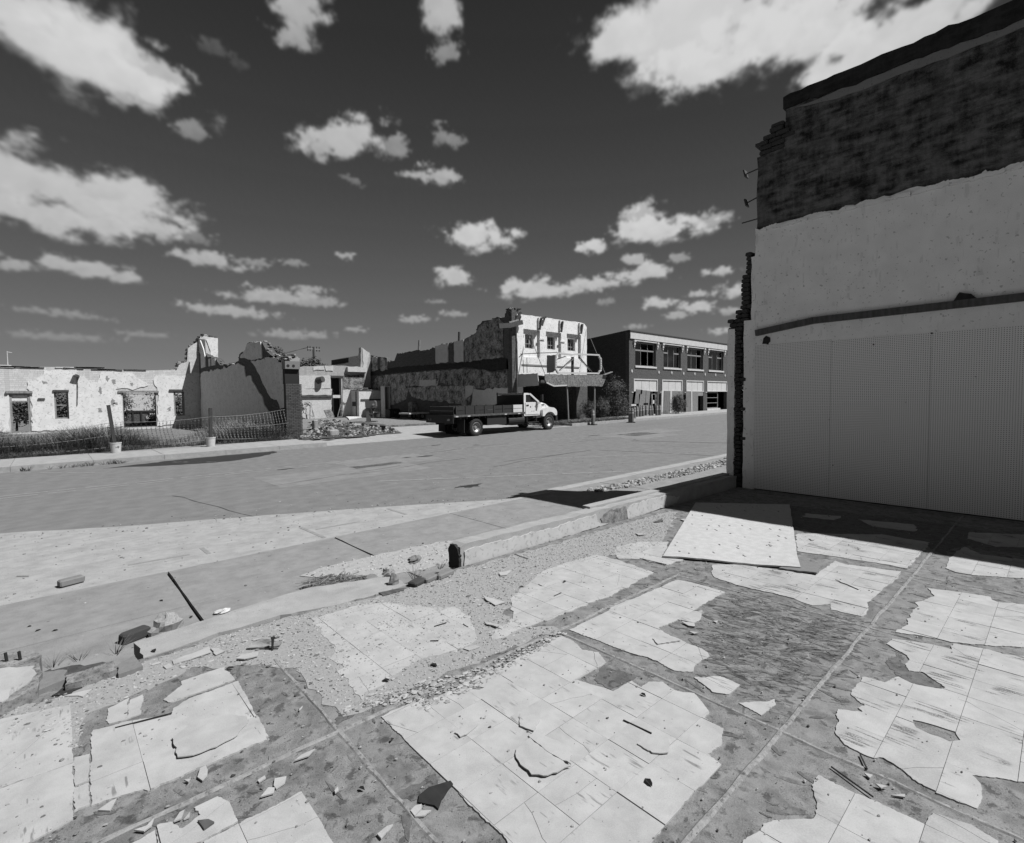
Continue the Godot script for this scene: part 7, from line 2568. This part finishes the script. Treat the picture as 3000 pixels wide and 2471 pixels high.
	# flat white tile shards thrown about
	var sh := [[0.085, -2.582, 0.13, -2.606, 0.146, -2.603, 0.121, -2.548], [0.414, -2.51, 0.433, -2.558, 0.461, -2.559, 0.453, -2.487, 0.428, -2.471], [0.366, -2.524, 0.394, -2.516, 0.382, -2.499], [0.644, -2.231, 0.661, -2.265, 0.702, -2.246, 0.684, -2.212, 0.65, -2.207], [0.587, -2.201, 0.618, -2.231, 0.645, -2.212, 0.63, -2.184], [0.761, -2.317, 0.804, -2.334, 0.857, -2.328, 0.814, -2.303], [0.604, -2.313, 0.631, -2.319, 0.632, -2.299, 0.606, -2.298], [0.18, -2.357, 0.214, -2.346, 0.249, -2.375, 0.234, -2.337, 0.201, -2.323], [0.298, -2.297, 0.323, -2.337, 0.339, -2.333, 0.322, -2.296], [0.331, -2.287, 0.349, -2.312, 0.347, -2.283], [0.848, -1.712, 0.899, -1.714, 0.913, -1.701, 0.853, -1.679], [0.819, -2.025, 0.838, -2.03, 0.831, -2.013, 0.816, -2.01], [0.519, -3.779, 0.668, -3.792, 0.727, -3.809, 0.717, -3.716, 0.625, -3.705, 0.518, -3.72], [0.733, -3.789, 0.769, -3.739, 0.785, -3.665, 0.733, -3.658], [0.815, -3.496, 0.852, -3.53, 0.951, -3.507, 0.925, -3.447, 0.844, -3.463], [0.461, -3.727, 0.507, -3.73, 0.505, -3.685, 0.467, -3.683], [3.043, -3.538, 3.184, -3.524, 3.069, -3.453, 3.012, -3.479], [2.582, -3.209, 2.639, -2.993, 2.542, -2.999, 2.547, -3.105], [2.294, -2.837, 2.345, -2.698, 2.312, -2.677, 2.286, -2.79], [3.113, -3.098, 3.178, -3.062, 3.108, -3.034], [2.286, -2.835, 2.329, -2.703, 2.295, -2.7, 2.275, -2.784], [1.948, -2.629, 2.002, -2.622, 2.042, -2.569, 1.955, -2.578], [2.159, -2.92, 2.193, -2.888, 2.153, -2.854], [5.13, -3.457, 5.163, -3.323, 5.066, -3.37], [6.13, -3.427, 6.288, -3.397, 6.094, -3.338], [3.323, -1.851, 3.365, -1.765, 3.326, -1.737, 3.305, -1.779], [3.219, -1.733, 3.25, -1.682, 3.215, -1.686], [3.505, -1.699, 3.54, -1.679, 3.496, -1.662], [2.537, -0.554, 2.541, -0.519, 2.515, -0.527], [2.494, -0.502, 2.516, -0.458, 2.479, -0.478], [2.471, -0.442, 2.519, -0.411, 2.5, -0.408], [0.92, -2.7, 0.943, -2.717, 0.939, -2.701, 0.912, -2.688], [6.316, -1.94, 6.337, -1.885, 6.261, -1.892], [5.066, -1.343, 5.009, -1.136, 4.95, -1.143]]
	for i in sh.size():
		flat_piece("tile_shard", sh[i], 0.004 + 0.003 * (i % 3), 0.006, M["tile_%d" % (i % 3)], ["thin white tile shard near the tile patches by the mortar ridge", "pale tile shard in the gravel beside the concrete footing", "pale tile shard in the gravel before the sill wall", "pale tile shard on the bare slab around the scuffed tile patches"][0 if i < 12 else (1 if i < 16 else (2 if i < 25 else 3))], "shard", "loose tile shards", 0.005, Vector2(r.randf_range(-0.05, 0.05), r.randf_range(-0.05, 0.05)))
	# splinters, nails and leaves
	var sticks := [[0.902, -3.613, 1.057, -3.466], [1.946, -4.371, 2.12, -4.338], [-0.333, -7.856, -0.232, -7.754], [3.55, -3.863, 3.535, -3.654], [4.361, -2.882, 4.375, -2.589], [1.988, -3.03, 2.085, -3.017], [1.845, -2.865, 1.885, -2.827], [0.186, -3.186, 0.416, -3.126], [2.086, -1.474, 2.098, -1.319], [2.657, -0.593, 2.571, -0.547], [2.477, -0.659, 2.406, -0.49], [3.015, -2.814, 3.11, -2.819]]
	for i in sticks.size():
		st = sto()
		var q: Array = sticks[i]
		var y := walk_y(q[0]) + 0.004 if i == 2 else 0.0095
		bar(st, Vector3(q[0], y, q[1]), Vector3(q[2], y + 0.002, q[3]), 0.005, 0.005)
		tag(obj("splinter", st, M.scrap_dark), "thin dark wooden splinter lying on the ground", "splinter", "scattered splinters")
	# a nail-like spike stuck upright
	p = [1.024, -3.484]
	st = sto()
	cyl(st, Vector3(0, 0, 0), Vector3(0.01, 0.075, -0.01), 0.006, 0.009, 7)
	bx(st, Vector3(0.011, 0.08, -0.01), Vector3(0.022, 0.014, 0.016))
	var spk := obj("bolt", st, M.scrap_dark)
	spk.position = Vector3(p[0], 0.0, p[1])
	tag(spk, "dark bolt standing upright out of the gravel", "bolt")
	flat_piece("bolt_plate", [0.906, -3.609, 0.968, -3.672, 1.023, -3.683, 1.064, -3.612, 1.104, -3.542, 1.069, -3.498], 0.004, 0.012, M.lot_grey, "grey plate behind the upright bolt", "plate", "", 0.006)
	var lf := [[0.732, -5.843], [-0.194, -5.986], [-0.138, -5.825], [0.755, -3.411], [0.45, -4.008], [3.328, -2.971], [2.962, -3.145], [2.343, -1.525], [1.814, -1.155], [2.055, -5.604], [2.142, -5.441], [-0.032, -5.72], [0.866, -5.203], [1.686, -2.579], [1.386, -2.631], [1.157, -2.142], [0.909, -1.955]]
	for i in lf.size():
		var q: Array = lf[i]
		var onw: bool = q[1] < -4.3
		st = sto()
		var w := r.randf_range(0.007, 0.014)
		var l := w * 2.2
		for s in [-1.0, 1.0]:
			quad(st, Vector3(-l, 0.001, 0), Vector3(-l * 0.2, 0.012, s * w), Vector3(l * 0.6, 0.01, s * w * 0.7), Vector3(l, 0.004, 0))
		var o := obj("dry_leaf", st, M.scrap_dark)
		o.position = Vector3(q[0], (walk_y(q[0]) if onw else 0.007) + 0.001, q[1])
		o.rotation.y = r.randf() * TAU
		tag(o, "small curled dark leaf lying on the pavement" if onw else "small curled dark leaf lying on the shop floor", "leaf", "scattered leaves")
	# gravel and crushed plaster along the sill
	var bed := pv([-0.252, -3.805, -0.105, -3.762, 0.382, -3.894, 0.814, -3.949, 1.251, -3.957, 2.224, -3.816, 2.793, -3.902, 4.005, -3.85, 6.522, -3.823, 6.529, -3.692, 5.05, -3.043, 4.561, -2.991, 3.925, -3.295, 3.169, -3.22, 2.489, -2.866, 2.504, -2.549, 2.629, -2.399, 2.189, -2.422, 1.56, -2.467, 1.153, -2.456, 1.062, -2.502, 1.057, -2.757, 1.049, -3.159, 0.815, -3.436, 0.588, -3.597, 0.439, -3.532, 0.082, -3.429, 0.038, -3.116, -0.164, -3.475, -0.234, -3.438])
	var xfs := []
	var cols := []
	st = sto()
	ext(st, rough(bed, 0.06, 0.03, 78), -0.002, 0.003, fy(0.0))
	var sand := obj("sand_bed", st, M.sand)
	sand.set_meta("kind", "stuff")
	sand.set_meta("label", "film of plaster sand lying along the sill")
	sand.set_meta("category", "sand")
	for i in 30000:
		var v := in_poly(bed)
		var s := 0.0025 + 0.015 * pow(r.randf(), 4.5)
		xfs.append(Transform3D(rand_basis(0.6).scaled(Vector3(s * r.randf_range(0.8, 1.6), s, s)), Vector3(v.x, 0.002, v.y)))
		var g := r.randf_range(0.22, 0.42) if r.randf() < 0.93 else r.randf_range(0.06, 0.16)
		cols.append(Color(g, g, g))
	scatter("gravel", chip_mesh(6, 0.4, 21), M.chips, xfs, cols, "crushed plaster and gravel strewn along the sill", "gravel")
	xfs = []
	cols = []
	var bed2 := pv([1.868, -2.379, 2.597, -2.37, 2.593, -2.303, 1.87, -2.221, 1.401, -2.221, 1.356, -2.387, 1.074, -2.53, 1.251, -2.574])
	var clear := pv([1.391, -3.789, 1.745, -3.777, 1.952, -3.688, 2.07, -3.485, 2.174, -3.32, 2.285, -3.214, 2.277, -2.977, 2.089, -2.663, 1.95, -2.642, 1.67, -2.708, 1.489, -2.672, 1.351, -2.614, 1.24, -2.61, 1.202, -2.542, 1.227, -2.947, 1.279, -2.948, 1.261, -3.099, 1.345, -3.22, 1.352, -3.45])
	for i in 2600:
		var v := in_poly(bed2 if i % 3 == 0 else bed)
		if i % 3 and Geometry2D.is_point_in_polygon(v, clear) and r.randf() < 0.85:
			continue
		var s := r.randf_range(0.008, 0.045) * (0.35 + r.randf() * 0.6)
		xfs.append(Transform3D(rand_basis(0.25).scaled(Vector3(s * r.randf_range(0.9, 1.9), s * 0.5, s)), Vector3(v.x, r.randf_range(0.0, 0.01), v.y)))
		var g := r.randf_range(0.24, 0.43) if r.randf() < 0.88 else 0.13
		cols.append(Color(g, g, g))
	scatter("tile_rubble", chip_mesh(5, 0.16, 22), M.chips, xfs, cols, "small flat flakes of tile and plaster in the gravel", "rubble")
	# grit over the whole floor, the apron and the pavement
	xfs = []
	cols = []
	for i in 5200:
		var x := r.randf_range(-1.0, 9.0)
		var z := -3.9 * pow(r.randf(), 0.8)
		var s := 0.003 + 0.012 * pow(r.randf(), 4.0)
		xfs.append(Transform3D(rand_basis(0.5).scaled(Vector3(s * 1.6, s, s)), Vector3(x, 0.0055, z)))
		var g := r.randf_range(0.05, 0.4)
		cols.append(Color(g, g, g))
	for i in 3600:
		var x := r.randf_range(-3.0, 12.0)
		var z := r.randf_range(-10.5, -4.4)
		var s := 0.004 + 0.022 * pow(r.randf(), 5.0)
		xfs.append(Transform3D(rand_basis(0.5).scaled(Vector3(s * 1.6, s, s)), Vector3(x, walk_y(x) - 0.004, z)))
		var g := r.randf_range(0.05, 0.4)
		cols.append(Color(g, g, g))
	scatter("grit", chip_mesh(5, 0.4, 23), M.chips, xfs, cols, "fine grit scattered over slab and pavement", "grit")
	# pale crushed plaster spilling from the sill's broken end over the pavement
	var spill := pv([1.948, -5.562, 2.297, -5.678, 2.88, -5.652, 3.72, -5.571, 3.957, -5.44, 3.507, -4.793, 3.053, -4.784, 2.609, -4.897, 2.355, -4.939, 2.118, -5.247])
	var st3 := sto()
	ext(st3, rough(spill, 0.08, 0.03, 77), 0.0, 0.006, slope(-0.28))
	var dust := obj("plaster_dust", st3, M.plaster_dust)
	dust.set_meta("kind", "stuff")
	dust.set_meta("label", "patch of crushed white plaster spilt on the pavement")
	dust.set_meta("category", "dust")
	xfs = []
	cols = []
	for i in 1100:
		var v := in_poly(spill)
		v += Vector2(r.randfn(), r.randfn()) * 0.05
		var s := 0.004 + 0.03 * pow(r.randf(), 4.5)
		xfs.append(Transform3D(rand_basis(0.6).scaled(Vector3(s * 1.4, s, s)), Vector3(v.x, walk_y(v.x) + 0.002, v.y)))
		var g := r.randf_range(0.28, 0.5) if r.randf() < 0.85 else 0.1
		cols.append(Color(g, g, g))
	# rubble line in the gutter further up the street
	var gut := pv([7.902, -6.448, 9.079, -6.378, 11.247, -6.41, 14.521, -6.547, 15.028, -6.572, 13.721, -5.999, 10.7, -5.927, 8.771, -5.995, 7.798, -6.193])
	for i in 1700:
		var v := in_poly(gut)
		var s := 0.012 + 0.09 * pow(r.randf(), 3.0)
		xfs.append(Transform3D(rand_basis(0.6).scaled(Vector3(s * 1.4, s, s)), Vector3(v.x, walk_y(v.x), v.y)))
		var g := r.randf_range(0.08, 0.42)
		cols.append(Color(g, g, g))
	for i in 190:                 # kerb-line grit this side
		var a := r.randf()
		var v := Vector2(lerpf(-1.0, 6.5, a), lerpf(-10.6, -7.1, a)) + Vector2(r.randfn(), r.randfn()) * 0.12
		var s := 0.006 + 0.03 * pow(r.randf(), 4.0)
		xfs.append(Transform3D(rand_basis(0.6).scaled(Vector3(s * 1.4, s, s)), Vector3(v.x, walk_y(v.x) - 0.004, v.y)))
		var g := r.randf_range(0.05, 0.4)
		cols.append(Color(g, g, g))
	scatter("plaster_chips", chip_mesh(6, 0.45, 24), M.chips, xfs, cols, "broken plaster chips along pavement and gutter", "rubble")
	# straw swept into a flat pile
	xfs = []
	cols = []
	var pile := pv([1.837, -5.256, 2.066, -5.299, 2.372, -5.135, 2.362, -4.837, 2.141, -4.799, 1.933, -4.883, 1.836, -5.066])
	var stalk := BoxMesh.new()
	stalk.size = Vector3(1, 0.03, 0.03)
	for i in 520:
		var v := in_poly(pile)
		var s := r.randf_range(0.06, 0.2)
		xfs.append(Transform3D((Basis(Vector3.UP, r.randfn() * 0.7 + 0.3) * Basis(Vector3.BACK, r.randf_range(-0.15, 0.15))).scaled(Vector3.ONE * s), Vector3(v.x, walk_y(v.x) + r.randf_range(0.004, 0.05), v.y)))
		var g := r.randf_range(0.06, 0.34)
		cols.append(Color(g, g, g))
	scatter("straw", stalk, M.stems, xfs, cols, "flat pile of dry straw on the pavement by the footing", "straw")
	# weeds rooted in the broken sill
	var wd := [[[2.465, -4.027], 0.16, "wispy weed tuft growing beside the flat bricks"], [[0.268, -4.181], 0.11, "spiky dry weed growing over the stone blocks"], [[-0.04, -4.25], 0.09, "dry weed clump growing beside the painted stub"], [[2.792, -4.081], 0.08, "small weed tuft at the dark end of the sill"], [[0.082, -4.249], 0.09, "thin dry weed between the stub and the long block"]]
	for i in wd.size():
		var q: Array = wd[i][0]
		var o := inst("weed", tuft_mesh(26, wd[i][1], wd[i][1] * 1.1, 700 + i, 0.0022), M.grass, null, Transform3D(Basis(), Vector3(q[0], -0.03, q[1] - 0.05)))
		tag(o, wd[i][2], "weed", "weeds in the broken sill")
	# dark joint where soil shows along the broken sill
	flat_piece("soil_patch", [-0.098, -4.278, 0.032, -4.238, 0.246, -4.123, 0.238, -4.014, 0.028, -4.049, -0.086, -4.106], -0.06, 0.03, M.soil, "dark soil showing in the gap of the sill", "soil", "", 0.02)
	# steel dowels in the stub
	for q in [[-0.247, -4.36], [-0.186, -4.324]]:
		st = sto()
		cyl(st, Vector3(0, -0.02, 0), Vector3(-0.006, 0.055, 0), 0.008, 0.008, 6)
		var o := obj("dowel", st, M.scrap_dark)
		o.position = Vector3(q[0], 0.06, q[1])
		tag(o, "short rusty dowel standing up from the painted stub", "dowel", "dowels in the stub")
